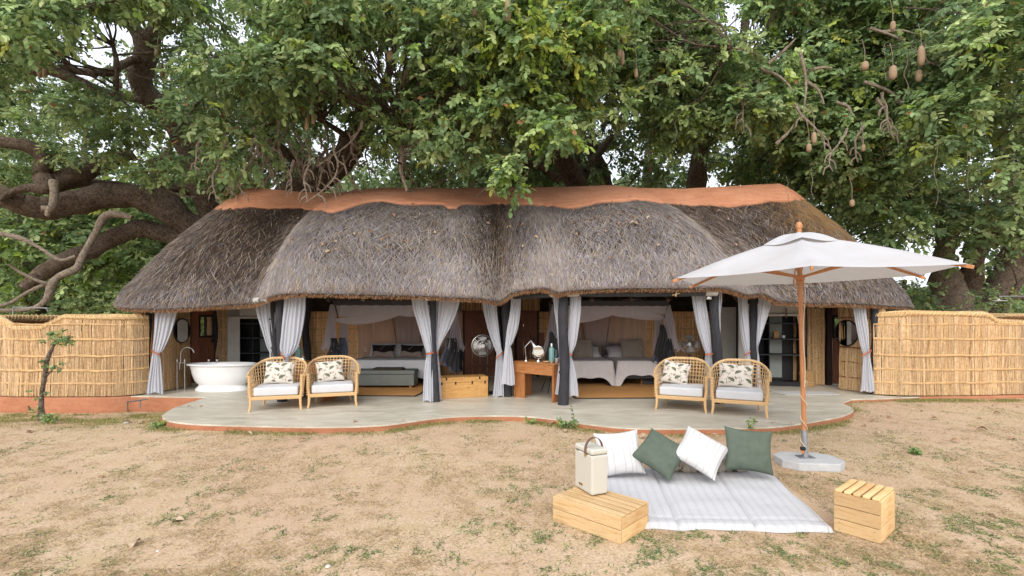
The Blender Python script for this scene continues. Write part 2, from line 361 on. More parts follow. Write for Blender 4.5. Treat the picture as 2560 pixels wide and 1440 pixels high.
def deck_dist(x, y):
    d = np.full(np.shape(x), 1e9); n = len(_dp)
    for i in range(n):
        a = _dp[i]; b = _dp[(i+1) % n]; ab = b-a; t = np.clip(((x-a[0])*ab[0]+(y-a[1])*ab[1])/(ab@ab+1e-12), 0, 1)
        d = np.minimum(d, np.hypot(x-a[0]-t*ab[0], y-a[1]-t*ab[1]))
    return d

# ================================================================ reed work
def path_at(pts, s):
    pts = np.array(pts, float); d = np.hypot(*np.diff(pts, axis=0).T); cs = np.concatenate([[0], np.cumsum(d)])
    x = np.interp(s, cs, pts[:, 0]); y = np.interp(s, cs, pts[:, 1]); e = .02
    x2 = np.interp(np.minimum(s+e, cs[-1]), cs, pts[:, 0])-np.interp(np.maximum(s-e, 0), cs, pts[:, 0]); y2 = np.interp(np.minimum(s+e, cs[-1]), cs, pts[:, 1])-np.interp(np.maximum(s-e, 0), cs, pts[:, 1])
    L = np.hypot(x2, y2)+1e-9; return x, y, x2/L, y2/L, cs[-1]
REEDC = [lin(c) for c in ((214, 182, 134), (206, 170, 118), (218, 190, 148), (192, 154, 106), (176, 140, 98), (200, 166, 120), (208, 174, 120))]
def reeds(name, pts, z0, z1, parent, per_m=150, r=.006, layers=2, ties=(), tint=(1, 1, 1), bulge=.02, segs=9, side=1, ragged=.02, z0f=None, z1f=None):
    L = path_at(pts, 0)[4]; n = int(L*per_m)*layers
    s = rng.random(n)*L; s = np.sort(s); x, y, tx, ty, _ = path_at(pts, s)
    nx, ny = ty*side, -tx*side; lay = rng.integers(0, layers, n)
    off = lay*.011+rng.normal(0, .003, n)+.02
    b = (z0f(s) if z0f else np.full(n, z0))+rng.random(n)*ragged; t = (z1f(s) if z1f else np.full(n, z1))-rng.random(n)*.02
    lean = rng.normal(0, .02, n); rr = r*rng.uniform(.6, 1.3, n); fr = np.linspace(0, 1, segs)
    Z = b[:, None]+(t-b)[:, None]*fr
    tz = np.array(sorted([z0]+list(ties)+[z1])); idx = np.clip(np.searchsorted(tz, Z)-1, 0, len(tz)-2)
    u = np.clip((Z-tz[idx])/(tz[idx+1]-tz[idx]+1e-6), 0, 1); bl = bulge*np.sin(PI*u)**.7+(Z < tz[1])*bulge*1.2*(1-u)
    o = off[:, None]+bl+rng.normal(0, .002, (n, segs)); la = lean[:, None]*(fr-.5)+rng.normal(0, .0025, (n, segs))
    cx = x[:, None]+nx[:, None]*o+tx[:, None]*la; cy = y[:, None]+ny[:, None]*o+ty[:, None]*la
    V = np.zeros((n, segs, 3, 3))
    for k, (a, c) in enumerate(((1, 0), (-.1, 1), (-1, 0))):        # flat prism facing outwards
        V[:, :, k, 0] = cx+tx[:, None]*rr[:, None]*a+nx[:, None]*rr[:, None]*c
        V[:, :, k, 1] = cy+ty[:, None]*rr[:, None]*a+ny[:, None]*rr[:, None]*c; V[:, :, k, 2] = Z
    base = (np.arange(n)*segs*3)[:, None, None]; j = np.arange(segs-1)[None, :, None]*3; k = np.arange(2)[None, None, :]
    F = np.stack([base+j+k, base+j+k+1, base+j+3+k+1, base+j+3+k], -1).reshape(-1, 4)
    c = np.array(REEDC)[rng.integers(0, len(REEDC), n)]*rng.uniform(.85, 1.05, (n, 1))*np.array(tint)*np.array([.98, .99, 1.10])
    big = .8+.35*fbm(s*.9, s*0+3, 1); c = c*big[:, None]
    col = np.repeat(c[:, None, :], segs, 1)*(.9+.2*rng.random((n, segs, 1)))
    st = (.93+.1*vnoise(s[:, None]*3+0*Z, Z*5, 3))[..., None]
    col = np.repeat((col*st)[:, :, None, :], 3, 2).reshape(-1, 3)
    o = npmesh(name, V.reshape(-1, 3), F, M['reed'], parent, col); o['kind'] = 'stuff'
    # backing so that no light leaks through the thin stems
    q = np.linspace(0, L, max(2, int(L*6))); x, y, tx, ty, _ = path_at(pts, q)
    bz = z0f(q) if z0f else q*0+z0; tz2 = z1f(q) if z1f else q*0+z1
    V = np.stack([np.stack([x+ty*side*.012, y-tx*side*.012, bz], -1), np.stack([x+ty*side*.012, y-tx*side*.012, tz2-.01], -1)], 1).reshape(-1, 3)
    V2 = np.stack([np.stack([x-ty*side*.02, y+tx*side*.02, bz], -1), np.stack([x-ty*side*.02, y+tx*side*.02, tz2-.01], -1)], 1).reshape(-1, 3)
    f = grid_faces(len(q), 2); bk = npmesh('reed_backing', np.concatenate([V, V2]), np.concatenate([f, f[:, ::-1]+len(V)]), M['batten_dark'], parent)
    return o
def batten(pts, z, parent, side=1, r=.013, m='batten', s0=0, s1=None, off=.056):
    L = path_at(pts, 0)[4]; s1 = L if s1 is None else s1; n = max(4, int((s1-s0)*4)); s = np.linspace(s0, s1, n)
    x, y, tx, ty, _ = path_at(pts, s); w = rng.normal(0, .006, n)
    mb = MB(); 
    for dz, ph in ((-.007, 0), (.008, 1.5)):
        mb.tube([(x[i]+ty[i]*side*off, y[i]-tx[i]*side*off, z+dz+w[i]+.004*math.sin(s[i]*5+ph)) for i in range(n)], [r*(.9+.25*random.random()) for _ in range(n)], 6)
    for i in range(int((s1-s0)/.33)):
        t = s0+.1+i*.33; a, b, ux, uy, _ = path_at(pts, np.array([t])); mb.box((a[0]+uy[0]*side*off, b[0]-ux[0]*side*off, z), (.012, .028, .042), math.atan2(uy[0], ux[0]))
    return mb.build('binding_pole', M[m], parent, True, world=True)
def top_roll(pts, zf, parent, r=.065, s0=0, s1=None):
    L = path_at(pts, 0)[4]; s1 = L if s1 is None else s1; n = int((s1-s0)*9)+2; s = np.linspace(s0, s1, n); x, y, tx, ty, _ = path_at(pts, s); z = zf(s)
    core = [Vector((x[i], y[i], z[i])) for i in range(n)]; mb = MB()
    rr = [r*(.95+.1*math.sin(i*.37)+.05*random.random()) for i in range(n)]; mb.tube(core, [q*.9 for q in rr], 10)
    roll = mb.build('top_roll', M['batten'], parent, True, world=True)
    # lengthwise reeds of the roll
    K = 34; V = []; F = []; cols = []
    for k in range(K):
        a = 2*PI*k/K; ca, sa = math.cos(a), math.sin(a)
        for i0 in range(0, n-2, 5):
            i1 = min(n-1, i0+6+random.randint(0, 3)); cc = np.array(random.choice(REEDC))*random.uniform(.75, 1.1)*(.8 if abs(s[i0]) > L*.7 and L > 7 else 1); j = random.uniform(-.004, .004)
            b = len(V)
            for i in range(i0, i1):
                q = rr[i]*.92+j
                nx, ny = ty[i], -tx[i]
                for w in (-.006, 0, .006):
                    qa = q+(.005 if w == 0 else 0); V.append((x[i]+nx*(ca*qa-sa*w), y[i]+ny*(ca*qa-sa*w), z[i]+sa*qa+ca*w)); cols.append(cc)
            for i in range(i1-i0-1):
                for w in (0, 1): F.append((b+i*3+w, b+i*3+w+1, b+i*3+w+4, b+i*3+w+3))
    o = npmesh('roll_reeds', V, F, M['reed'], roll, np.array(cols)); o['kind'] = 'stuff'
    mb = MB(); t = s0+.04
    while t < s1-.03:
        i = int((t-s0)/(s1-s0)*(n-1)); zz = float(np.interp(t, s, z)); a, b, ux, uy, _ = path_at(pts, np.array([t])); ux = ux[0]; uy = uy[0]
        q = rr[i]*1.12; sk = .03
        mb.tube([(a[0]+uy*q*math.cos(p)+ux*sk*math.sin(p), b[0]-ux*q*math.cos(p)+uy*sk*math.sin(p), zz+q*math.sin(p)) for p in np.linspace(0, 2*PI, 14)[:-1]], .0045, 4, closed=True)
        t += random.uniform(.075, .11)
    mb.build('roll_binding', M['wrap'], roll, True, world=True)
def plinth(pts, z1, parent, side=1, th=.22, out=.1):
    L = path_at(pts, 0)[4]; s = np.linspace(0, L, max(8, int(L*5))); x, y, tx, ty, _ = path_at(pts, s)
    V = []; o1 = out
    for i in range(len(s)):
        nx, ny = ty[i]*side, -tx[i]*side; w = .012*math.sin(s[i]*2.3)+.008*math.sin(s[i]*5.1)
        for (o, z) in ((o1+.02+w, -.4), (o1+.01+w, z1-.03), (o1-.01+w, z1), (-th+o1, z1), (-th+o1, -.4)): V.append((x[i]+nx*o, y[i]+ny*o, z))
    F = [(i*5+k, i*5+k+1, (i+1)*5+k+1, (i+1)*5+k) for i in range(len(s)-1) for k in range(4)]; e = (len(s)-1)*5
    mb = MB(); mb.add(V, F+[(0, 1, 2, 3, 4), (e+4, e+3, e+2, e+1, e)]); return mb.build('clay_plinth', M['clay'], parent, True, world=True)
def fence(name_label, pts, side, n_front, zt, drops, parent_loc, s_front):
    t = thing('reed_fence', name_label, 'fence', parent_loc)
    def zf(s): return np.interp(s, [d[0] for d in drops], [d[1] for d in drops])
    ties = (.42, .69, .98, 1.32)
    reeds('reed_panel', pts, .16, 1.7, t, 175, .0055, 2, ties, side=side, z1f=lambda s: zf(s)-.03, bulge=.022)
    for z in ties: batten(pts, z, t, side, s1=s_front)
    batten(pts, 1.55 if False else 1.62, t, side, r=.008, s0=n_front, s1=s_front)
    top_roll(pts, zf, t)
    plinth(pts, .15, t, side)
    return t
# left fence: front run, turned back at the left, with a back run parallel to the front
lf = [(-7.72, 10.42), (-7.84, 10.18), (-8.05, 10.05), (-8.4, 10.0), (-9.4, 9.98), (-10.1, 10.0), (-10.5, 10.12), (-10.78, 10.4), (-10.9, 11.0), (-10.8, 11.7), (-10.4, 12.1), (-8.2, 12.3)]
_s = path_at(lf, 0)[4]
fence('golden reed fence left of the lodge with a dip in its rolled top', lf, -1, 0, 1.8, [(0, 1.75), (.5, 1.76), (1.55, 1.77), (1.95, 1.55), (2.55, 1.54), (2.9, 1.7), (3.2, 1.75), (9, 1.72)], (-9, 10, .15), 5.2)
rf = [(7.56, 10.3), (7.7, 10.22), (7.95, 10.12), (8.4, 10.1), (9.4, 10.15), (10.6, 10.3), (12.4, 10.6), (12.9, 11.2), (12.7, 12.1), (9.0, 12.6)]
fence('golden reed fence right of the lodge with its top stepping down at the right', rf, 1, 0, 1.8, [(0, 1.80), (.6, 1.84), (2.28, 1.82), (2.55, 1.66), (3.4, 1.64), (4.8, 1.66), (6, 1.8), (11, 1.82)], (9, 10.2, .15), 5.4)

# ================================================================ THE LODGE
lodge = thing('thatched_lodge', 'long open-fronted lodge with grey thatch roof and red clay ridge', 'lodge', (0, 12, DZ))
EAVE = [(285, 757, 10.6), (300, 765, 10.35), (340, 767, 10.1), (400, 769, 9.9), (460, 766, 9.78), (520, 762, 9.7), (600, 757, 9.6), (632, 754, 9.5), (648, 749, 9.35), (665, 742, 9.15), (690, 734, 9.0), (760, 729, 8.88), (900, 732, 8.8), (1050, 735, 8.8), (1130, 739, 8.9), (1200, 742, 9.15), (1238, 749, 9.4), (1252, 748, 9.45), (1268, 738, 9.3), (1290, 725, 9.1), (1350, 717, 8.9), (1375, 720, 8.85), (1395, 728, 8.8), (1430, 722, 8.75), (1560, 716, 8.75), (1700, 716, 8.75), (1800, 715, 8.85), (1835, 722, 9.0), (1870, 733, 9.3), (1905, 730, 9.45), (1945, 748, 9.6), (1970, 750, 9.65), (2017, 754, 9.7), (2090, 754, 9.8), (2155, 756, 9.9), (2220, 760, 10.2), (2283, 764, 10.7)]
RIDGE = [(628, 473), (700, 480), (750, 485), (840, 488), (900, 479), (960, 474), (1100, 476), (1230, 474), (1400, 473), (1520, 468), (1600, 475), (1700, 477), (1800, 472), (1900, 466), (1950, 464)]
RY = 12.2
rx = np.array([(p-1280)/FPX*RY for p, _ in RIDGE]); rz_ = np.array([CAMZ+(HOR-q)/FPX*RY for _, q in RIDGE])
def build_roof():
    E = [np.array(P(*e)) for e in EAVE]; E = spline(E, 5)
    l, r = E[0], E[-1]
    def arc(cx, a0, a1, rad0, rad1, z0, z1, n): return [np.array((cx+(rad0+(rad1-rad0)*t)*math.cos(a0+(a1-a0)*t), RY+(rad0+(rad1-rad0)*t)*math.sin(a0+(a1-a0)*t), z0+(z1-z0)*t)) for t in np.linspace(0, 1, n)]
    cxl, cxr = -6.45, 6.65
    ra = math.atan2(r[1]-RY, r[0]-cxr); R0 = math.hypot(r[1]-RY, r[0]-cxr); la = math.atan2(l[1]-RY, l[0]-cxl)+2*PI; R1 = math.hypot(l[1]-RY, l[0]-cxl)
    right = arc(cxr, ra, PI/2, R0, 2.9, r[2], 2.0, 40)[1:]; back = [np.array((x, RY+2.9, 2.0)) for x in np.linspace(cxr, cxl, 40)][1:]
    left = arc(cxl, PI/2, la, 2.9, R1, 2.0, l[2], 40)[1:-1]
    per = E+right+back+left; nF = len(E); per = np.array(per); NU = len(per)
    mp = np.interp(per[:, 0], [-6.47, -5.0, -2.6, -.3, 2.2, 4.9, 6.65], [-6.42, -4.5, -2.5, -.33, 1.9, 3.2, 6.6]); mp = np.clip(mp, rx[0], rx[-1])
    Rg = np.stack([mp, np.full(NU, RY), np.interp(mp, rx, rz_)], -1)
    # where the two rounded bays bulge out
    X = per[:, 0]; frontm = (per[:, 1] < RY-1).astype(float)
    bay = frontm*np.maximum(ss(-5.15, -4.5, X)*(1-ss(-1.1, -.25, X)), ss(-.3, .45, X)*(1-ss(3.9, 4.95, X)))
    return per, Rg, bay, nF
per, Rg, bay, nFront = build_roof(); NU = len(per)
def roof_pt(ui, v, off=0.0):
    """ui float perimeter index array, v array -> points on the roof surface"""
    ui = np.mod(ui, NU); i0 = np.floor(ui).astype(int) % NU; i1 = (i0+1) % NU; f = (ui-np.floor(ui))[..., None]
    e = per[i0]*(1-f)+per[i1]*f; r = Rg[i0]*(1-f)+Rg[i1]*f; b = bay[i0]*(1-f[..., 0])+bay[i1]*f[..., 0]
    p = e+(r-e)*v[..., None]; d = r-e; h = np.hypot(d[..., 0], d[..., 1])+1e-9
    nx = np.stack([-d[..., 0]/h*.6, -d[..., 1]/h*.6, np.full(h.shape, .8)], -1)
    vc = np.clip(v, 0, 1); amt = .19*np.abs(np.sin(PI*vc))**.8+b*.34*np.abs(np.sin(PI*vc**.85))*(1-vc)**.35
    lump = .03*(fbm(ui*.09, v*4, 4)-.5)*np.sin(PI*v)
    lip = -.05*np.exp(-(v/.03)**2)
    return p+nx*(amt+lump+lip+off)[..., None]
vs_ = np.linspace(0, 1, 40)
def surf(off, vs, mat_, name, parent, smooth=True, flip=False):
    U, Vv = np.meshgrid(np.arange(NU, dtype=float), vs, indexing='ij'); p = roof_pt(U, Vv, off); f = grid_faces(NU, len(vs), True)
    if flip: f = f[:, ::-1]
    return p, f
p1, f1 = surf(0, vs_, None, None, None)
U_, V_ = np.meshgrid(np.arange(NU, dtype=float), vs_, indexing='ij'); p2 = roof_pt(U_, V_, -.05-.2*ss(0, .16, V_)); f2 = f1
# pull the underside in at the eave so that the cut ends of the straw show as a slanting lip
nv = len(vs_); A = p1.reshape(-1, 3); B = p2.reshape(-1, 3); n1 = len(A)
i = np.arange(NU); j = (i+1) % NU
lipf = np.stack([i*nv, i*nv+n1, j*nv+n1, j*nv], -1)
npmesh_roof = npmesh('thatch_roof', np.concatenate([A, B]), np.concatenate([f1, f2[:, ::-1]+n1, lipf]), mat('thatch_body', lin((74, 64, 56)), .95, .5, 5, (1, 1, 1), .8, 30, c2=lin((42, 35, 31)), bd=.03), lodge, smooth=True)
UMAX = nFront-1
CAPV = {}
def straws(n, seed_v, lenr, w, colf, fringe=False, lift=.02):
    u = rng.random(n)*(UMAX+26)-13; v = seed_v(n); o = rng.uniform(0, .03, n)
    L = rng.uniform(*lenr, n)/3.6; v1 = v-L; du = rng.normal(0, .9, n)*(L*3.6/.25)
    a = roof_pt(u, v, o*.4+.002); b = roof_pt(u+du*.5, np.maximum(v-L*.5, -.0), o*.7+lift*.4); c = roof_pt(u+du, np.maximum(v1, -.01), o+lift)
    if fringe: c = c.copy(); c[:, 2] -= rng.uniform(.0, .05, n); c[:, :2] += rng.normal(0, .015, (n, 2)); b = (a+c)/2
    side = np.cross(c-a, np.array([0, -.5, .8])); side /= (np.linalg.norm(side, axis=1)+1e-9)[:, None]; side *= (w*rng.uniform(.5, 1.3, n))[:, None]
    V = np.stack([a-side, a+side, b-side, b+side, c], 1).reshape(-1, 3); k = np.arange(n)*5
    F = np.concatenate([np.stack([k, k+1, k+3, k+2], -1)]); T = np.stack([k+2, k+3, k+4, k+4], -1)
    col = colf(a, u, v, n); return V, F, T, np.repeat(col, 5, 0)
def thatch_col(a, u, v, n):
    x = a[:, 0]; grey = np.array(lin((166, 152, 142))); lgrey = np.array(lin((200, 190, 184))); brown = np.array(lin((112, 90, 76))); dark = np.array(lin((70, 58, 52))); gold = np.array(lin((196, 150, 96))); lilac = np.array(lin((168, 158, 170)))
    base = np.stack([grey, grey, lgrey, brown, dark, lilac]); ps = rng.random(n)
    b = bay[np.clip(np.round(u).astype(int) % NU, 0, NU-1)]
    br = np.clip(.66-.58*b+.25*v+.5*(fbm(u*.12, v*3, 5)-.5)-.25*ss(.25, 0, v), 0, 1)         # share of brown and dark stems
    c = np.where((ps < br)[:, None], np.where((rng.random(n) < .55)[:, None], brown, dark), np.where((rng.random(n) < .35)[:, None], lgrey, np.where((rng.random(n) < .7)[:, None], grey, lilac)))
    rg = ss(5.4, 7.2, x)*ss(.25, .7, v)+ss(.85, 1, v)*.3; c = np.where((rng.random(n) < rg*.8)[:, None], gold, c)
    tan = (rng.random(n) < .07)[:, None]; c = np.where(tan, np.array(lin((206, 176, 138))), c)
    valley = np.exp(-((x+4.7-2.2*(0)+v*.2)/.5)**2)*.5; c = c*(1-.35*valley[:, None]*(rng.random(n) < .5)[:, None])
    patch = .62+.62*fbm(u*.22, v*7, 6, 4)-.10*ss(-4.6, -5.4, x); return c*np.array([.68, .705, .725])*patch[:, None]*rng.uniform(.6, 1.2, n)[:, None]
def eave_col(a, u, v, n):
    c = np.array([lin((160, 128, 100)), lin((130, 98, 74)), lin((158, 150, 142)), lin((104, 86, 74))])[rng.integers(0, 4, n)]; return c*rng.uniform(.6, 1.05, (n, 1))
parts = [straws(150000, lambda n: rng.random(n)**.9*.98, (.12, .34), .0036, thatch_col), straws(26000, lambda n: rng.random(n)*.14+.01, (.1, .2), .0038, thatch_col, lift=.035),
         straws(7000, lambda n: rng.random(n)*.03+.004, (.05, .12), .004, eave_col, True), straws(3500, lambda n: rng.random(n)*.9, (.15, .5), .003, lambda a, u, v, n: np.tile(np.array(lin((186, 170, 152))), (n, 1))*rng.uniform(.5, 1.1, (n, 1)), lift=.06)]
def straw_mesh(parts, name, parent):
    Vs, Fs, Cs = [], [], []; b = 0
    for V, F, T, c in parts:
        tri = np.concatenate([F[:, [0, 1, 2]], F[:, [0, 2, 3]], T[:, :3]]); Vs.append(V); Fs.append(tri+b); Cs.append(c); b += len(V)
    o = npmesh(name, np.concatenate(Vs), np.concatenate(Fs), M['straw'], parent, np.concatenate(Cs)); o['kind'] = 'stuff'; return o
straw_mesh(parts, 'thatch_straw', npmesh_roof)
# scruffy ball of cut stems under the lip (golden ends seen from below)
def lip_straw():
    n = 16000; u = rng.random(n)*UMAX; t = rng.random(n); a = roof_pt(u, np.zeros(n), 0.0); b = roof_pt(u, np.zeros(n), -.06); p = a+(b-a)*t[:, None]
    d = np.stack([rng.normal(0, .02, n), -rng.uniform(.0, .05, n), -rng.uniform(.01, .05, n)], -1); s = np.stack([np.full(n, .0035), rng.normal(0, .002, n), rng.normal(0, .001, n)], -1)
    V = np.stack([p-s, p+s, p+d], 1).reshape(-1, 3); c = np.array([lin((196, 140, 92)), lin((160, 110, 74)), lin((120, 84, 60)), lin((206, 176, 140))])[rng.integers(0, 4, n)]*rng.uniform(.6, 1.1, (n, 1))
    o = npmesh('eave_ends', V, np.arange(3*n).reshape(-1, 3), M['straw'], npmesh_roof, np.repeat(c, 3, 0)); o['kind'] = 'stuff'
lip_straw()
# clay ridge cap
def ridge_cap():
    capb = [(540, 524), (628, 519), (700, 520), (760, 523), (830, 531), (870, 521), (900, 511), (950, 503), (1030, 511), (1110, 513), (1120, 521), (1145, 521), (1150, 513), (1230, 511), (1330, 513), (1420, 520), (1450, 517), (1500, 508), (1590, 500), (1650, 507), (1700, 513), (1830, 516), (1900, 512), (1925, 503), (2010, 500)]
    cx = np.array([(p-1280)/FPX*11.6 for p, _ in capb]); cy = np.array([q for _, q in capb])
    V = []; us = np.arange(0, NU, .5); nvv = 9
    for ui in us:
        vv = np.linspace(.4, 1, 90); q = roof_pt(np.full(90, ui), vv, .03); py = HOR-(q[:, 2]-CAMZ)/q[:, 1]*FPX
        if ui < UMAX+14 or ui > NU-14:
            tgt = np.interp(q[:, 0]*11.6/q[:, 1], cx, cy); k = np.argmax(py <= tgt) if (py <= tgt).any() else 50; vb = vv[k]
            # finer
            vb = max(.45, min(.95, vb))
        else: vb = .86
        vb += .008*math.sin(ui*.9)+.004*random.uniform(-1, 1)
        V.append([np.array([ui, vb-.002, -.01]), np.array([ui, vb, .05])]+[np.array([ui, vb+(1-vb)*t, .055+.02*math.sin(PI*t)]) for t in np.linspace(.06, 1, nvv)])
    V = np.array(V); p = roof_pt(V[..., 0], V[..., 1], V[..., 2]); o = npmesh('clay_ridge', p.reshape(-1, 3), grid_faces(len(us), nvv+2, True), M['clay_lifted'], lodge, smooth=True)
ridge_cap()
# posts
def post(px, py, pxt, pyt, r, loc=None, Y=None, wob=.03, m='post', name='post', zb=DZ):
    if Y is None: Y = (CAMZ-zb)*FPX/(py-HOR)
    b = Vector(((px-1280)/FPX*Y, Y, zb)); t = P(pxt, pyt, Y); n = 12; pts = []; rs = []
    for i in range(n):
        f = i/(n-1); p = b.lerp(t, f); p.x += wob*math.sin(f*5+px)*math.sin(PI*f); p.y += wob*.6*math.cos(f*4+px); pts.append(p); rs.append(r*(1.06-.18*f)*(1+.06*math.sin(f*17+px)+.05*random.random()))
    mb = MB().tube(pts, rs, 12)
    for k in range(3):
        i = random.randint(3, 9); p = pts[i]; a = random.uniform(PI, 2*PI); d = Vector((math.cos(a), math.sin(a), .2)); mb.tube([p+d*r*.6, p+d*r*1.15], [r*.45, r*.22], 7)
    return mb.build(name, M[m], lodge, True, world=True)
for a in ((367, 983, 367, 760, .085), (685, 992, 686, 728, .075), (704, 1004, 703, 722, .082), (1089, 1004, 1081, 726, .072), (1269, 991, 1264, 730, .088), (1408, 1012, 1410, 720, .092), (1797, 1009, 1783, 716, .082), (1888, 990, 1882, 722, .088), (2186, 986, 2186, 750, .072)): post(*a)
for a in ((768, 0, 772, 735, .09, 13.0), (532, 0, 530, 750, .075, 12.4), (1765, 0, 1757, 735, .06, 12.6), (2019, 959, 2006, 745, .085, None), (1250, 0, 1250, 745, .06, 12.6)):
    px, py, pxt, pyt, r, Y = a; post(px, py if py else HOR+(CAMZ-DZ)*FPX/Y, pxt, pyt, r, Y=Y, wob=.06)
# eave beams along the posts and rafters under the thatch
def pole(a, b, r, name='beam', m='post', sag=0):
    a = Vector(a); b = Vector(b); pts = [a.lerp(b, t)-Vector((0, 0, sag*math.sin(PI*t))) for t in np.linspace(0, 1, 8)]; return MB().tube(pts, [r*(1+.08*random.random()) for _ in pts], 8).build(name, M[m], lodge, True, world=True)
pole(P(367, 762, 10.4), P(690, 748, 10.0), .06); pole(P(690, 722, 9.35), P(1085, 722, 9.4), .055); pole(P(1085, 735, 9.5), P(1268, 742, 10.0), .055)
pole(P(1268, 738, 10.0), P(1408, 722, 9.2), .055); pole(P(1408, 716, 9.1), P(1786, 714, 9.1), .055); pole(P(1786, 722, 9.2), P(1885, 728, 10.1), .055); pole(P(1885, 745, 10.1), P(2187, 756, 10.3), .06)
for k in range(17):
    x = -6+k*.76; e = Vector((x, 9.9+.2*math.sin(k), 2.1)); t = Vector((np.clip(x*.8, -6.3, 6.5), 12.15, 4.45)); pole(e, t, .035, 'rafter', 'bark')
    pole((x, 14.3, 2.25), t, .035, 'rafter', 'bark')
# reed walls, with their ties
IT = (.95, .92, .92)
def rwall(pts, zt, side, ties=(.45, .78, 1.1, 1.45, 1.75), tint=IT, per=150, zb=DZ+.01, m='batten', zf=None, r=.0065):
    w = reeds('reed_wall', pts, zb, zt, lodge, per, r, 2, ties, tint, .025, 9, side, .03, z1f=zf)
    for z in ties: batten(pts, z, w, side, .009, m, off=.05)
    return w
rwall([(-7.62, 10.45), (-7.62, 11.58)], 2.02, -1+2, tint=(.95, .9, .86))
rwall([(-7.75, 12.43), (-7.3, 12.55), (-7.0, 12.6)], 1.98, 1)
rwall([(-5.95, 13.1), (-5.5, 13.3), (-4.6, 13.5), (-1.33, 13.6)], 1.93, 1, tint=(1.45, 1.34, 1.26))
rwall([(-.42, 13.6), (.15, 13.6)], 1.93, 1, tint=(1.45, 1.34, 1.26)); rwall([(.68, 13.6), (4.4, 13.55), (5.55, 13.3)], 1.93, 1, tint=(1.45, 1.34, 1.26))
rwall([(-.13, 13.5), (-.13, 10.9)], 2.05, 1, tint=(1.1, 1.03, .96)); 
rwall([(6.82, 11.95), (7.2, 11.95), (7.12, 12.0)], 2.0, 1); rwall([(7.1, 11.85), (7.28, 11.8), (7.44, 11.72)], 1.99, 1, tint=(.95, .93, .9))
rwall([(7.38, 11.05), (7.5, 10.7), (7.62, 10.32)], 2.02, 1, tint=(.92, .9, .86), m='batten_dark')
# reed lintels over the doors
def lintel(c, d, rz=0):
    o = boxpart('reed_lintel', c, d, M['batten_dark'], lodge, rz, .004); o.location = Vector(c)-wloc(lodge)
    w, h = d[0], d[2]; n = int(w*110); V = []; F = []; col = []
    x = rng.uniform(-w/2, w/2, n)
    for k in range(n):
        cc = np.array(random.choice(REEDC))*random.uniform(.9, 1.2)
        for s in (-1, 1):
            b = len(V); y = s*(d[1]/2+.003)
            V += [(x[k]-.005, y, -h/2), (x[k], y+s*.006, -h/2), (x[k]+.005, y, -h/2), (x[k]-.005, y, h/2), (x[k], y+s*.006, h/2), (x[k]+.005, y, h/2)]; F += [(b, b+1, b+4, b+3), (b+1, b+2, b+5, b+4)]; col += [cc]*6
    r_ = npmesh('lintel_reeds', V, F, M['reed'], o, np.array(col), world=False); r_['kind'] = 'stuff'
lintel((-.86, 13.1, 2.13), (.92, .3, .36)); lintel((.42, 13.1, 2.13), (.62, .3, .36))
lintel((-7.62, 11.98, 2.13), (.9, .1, .28), R(80)); lintel((7.55, 11.55, 2.09), (.72, .14, .2), R(-60))
# plank doors
def door(c, w, h, rz, planks=4, window=False, m='doorwood'):
    d = bpy.data.objects.new('door', None); link(d); d.parent = lodge; d.location = Vector(c)-wloc(lodge); d.rotation_euler = (0, 0, rz)
    pw = w/planks
    for k in range(planks):
        x = -w/2+pw*(k+.5)
        if window and k >= planks//2:
            boxpart('plank', (x, random.uniform(-.002, .002), .55), (pw-.006, .035, 1.1), M[m], d, 0, .003); boxpart('plank', (x, 0, h-.1), (pw-.006, .035, .2), M[m], d, 0, .003)
        else: boxpart('plank', (x, random.uniform(-.003, .003), h/2), (pw-.006, .035, h), M[m], d, 0, .003)
    if window:
        x0 = -w/2+pw*(planks//2); ww = w/2
        for z in (1.12, h-.22): boxpart('window_frame', (x0+ww/2, -.005, z), (ww, .05, .05), M['darkframe'], d)
        for x in (x0+.02, x0+ww-.025): boxpart('window_frame', (x, -.005, (1.12+h-.22)/2), (.04, .05, h-.22-1.12), M['darkframe'], d)
    else:
        for z in (.28, 1.0, h-.22): boxpart('brace', (0, -.032, z), (w-.04, .025, .09), M['doorwood'], d, 0, .003)
        for (za, zb) in ((.3, .98), (1.02, h-.24)):
            L = math.hypot(w-.1, zb-za); o = boxpart('brace', (0, -.036, (za+zb)/2), (L-.05, .02, .07), M['doorwood'], d, 0, .003); o.rotation_euler = (0, math.atan2(zb-za, w-.1)*(1 if za < .9 else 1)*(-1 if za < .9 else 1), 0)
    h_ = boxpart('handle', (w/2-.08, -.06, 1.02), (.03, .05, .1), M['black_metal'], d, 0, .004); return d
door((-.87, 13.35, DZ+.02), .82, 1.9, R(3)); door((.40, 13.35, DZ+.02), .55, 1.9, 0, 3)
door((-7.66, 12.02, DZ+.02), .8, 1.85, R(68), 4, True); door((7.72, 11.85, DZ+.02), .62, 1.85, R(-25), 4, True)
for (x, y, z0, z1, rz, w) in ((-1.3, 13.4, DZ, 2.0, 0, .07), (-.43, 13.4, DZ, 2.0, 0, .07), (.1, 13.4, DZ, 2.0, 0, .06), (.7, 13.4, DZ, 2.0, 0, .06), (-7.62, 11.62, DZ, 2.02, 0, .06), (-7.72, 12.4, DZ, 2.02, 0, .06), (7.56, 11.75, DZ, 2.02, 0, .11), (7.42, 11.12, DZ, 2.0, 0, .05)):
    o = boxpart('door_frame', (x, y, (z0+z1)/2), (w, w, z1-z0), M['darkframe'], lodge, rz); o.location = Vector((x, y, (z0+z1)/2))-wloc(lodge)
for x in (-1.56, .80): o = boxpart('switch_board', (0, 0, 0), (.17, .05, .36), M['doorwood'], lodge); o.location = Vector((x, 13.45, 1.17))-wloc(lodge)
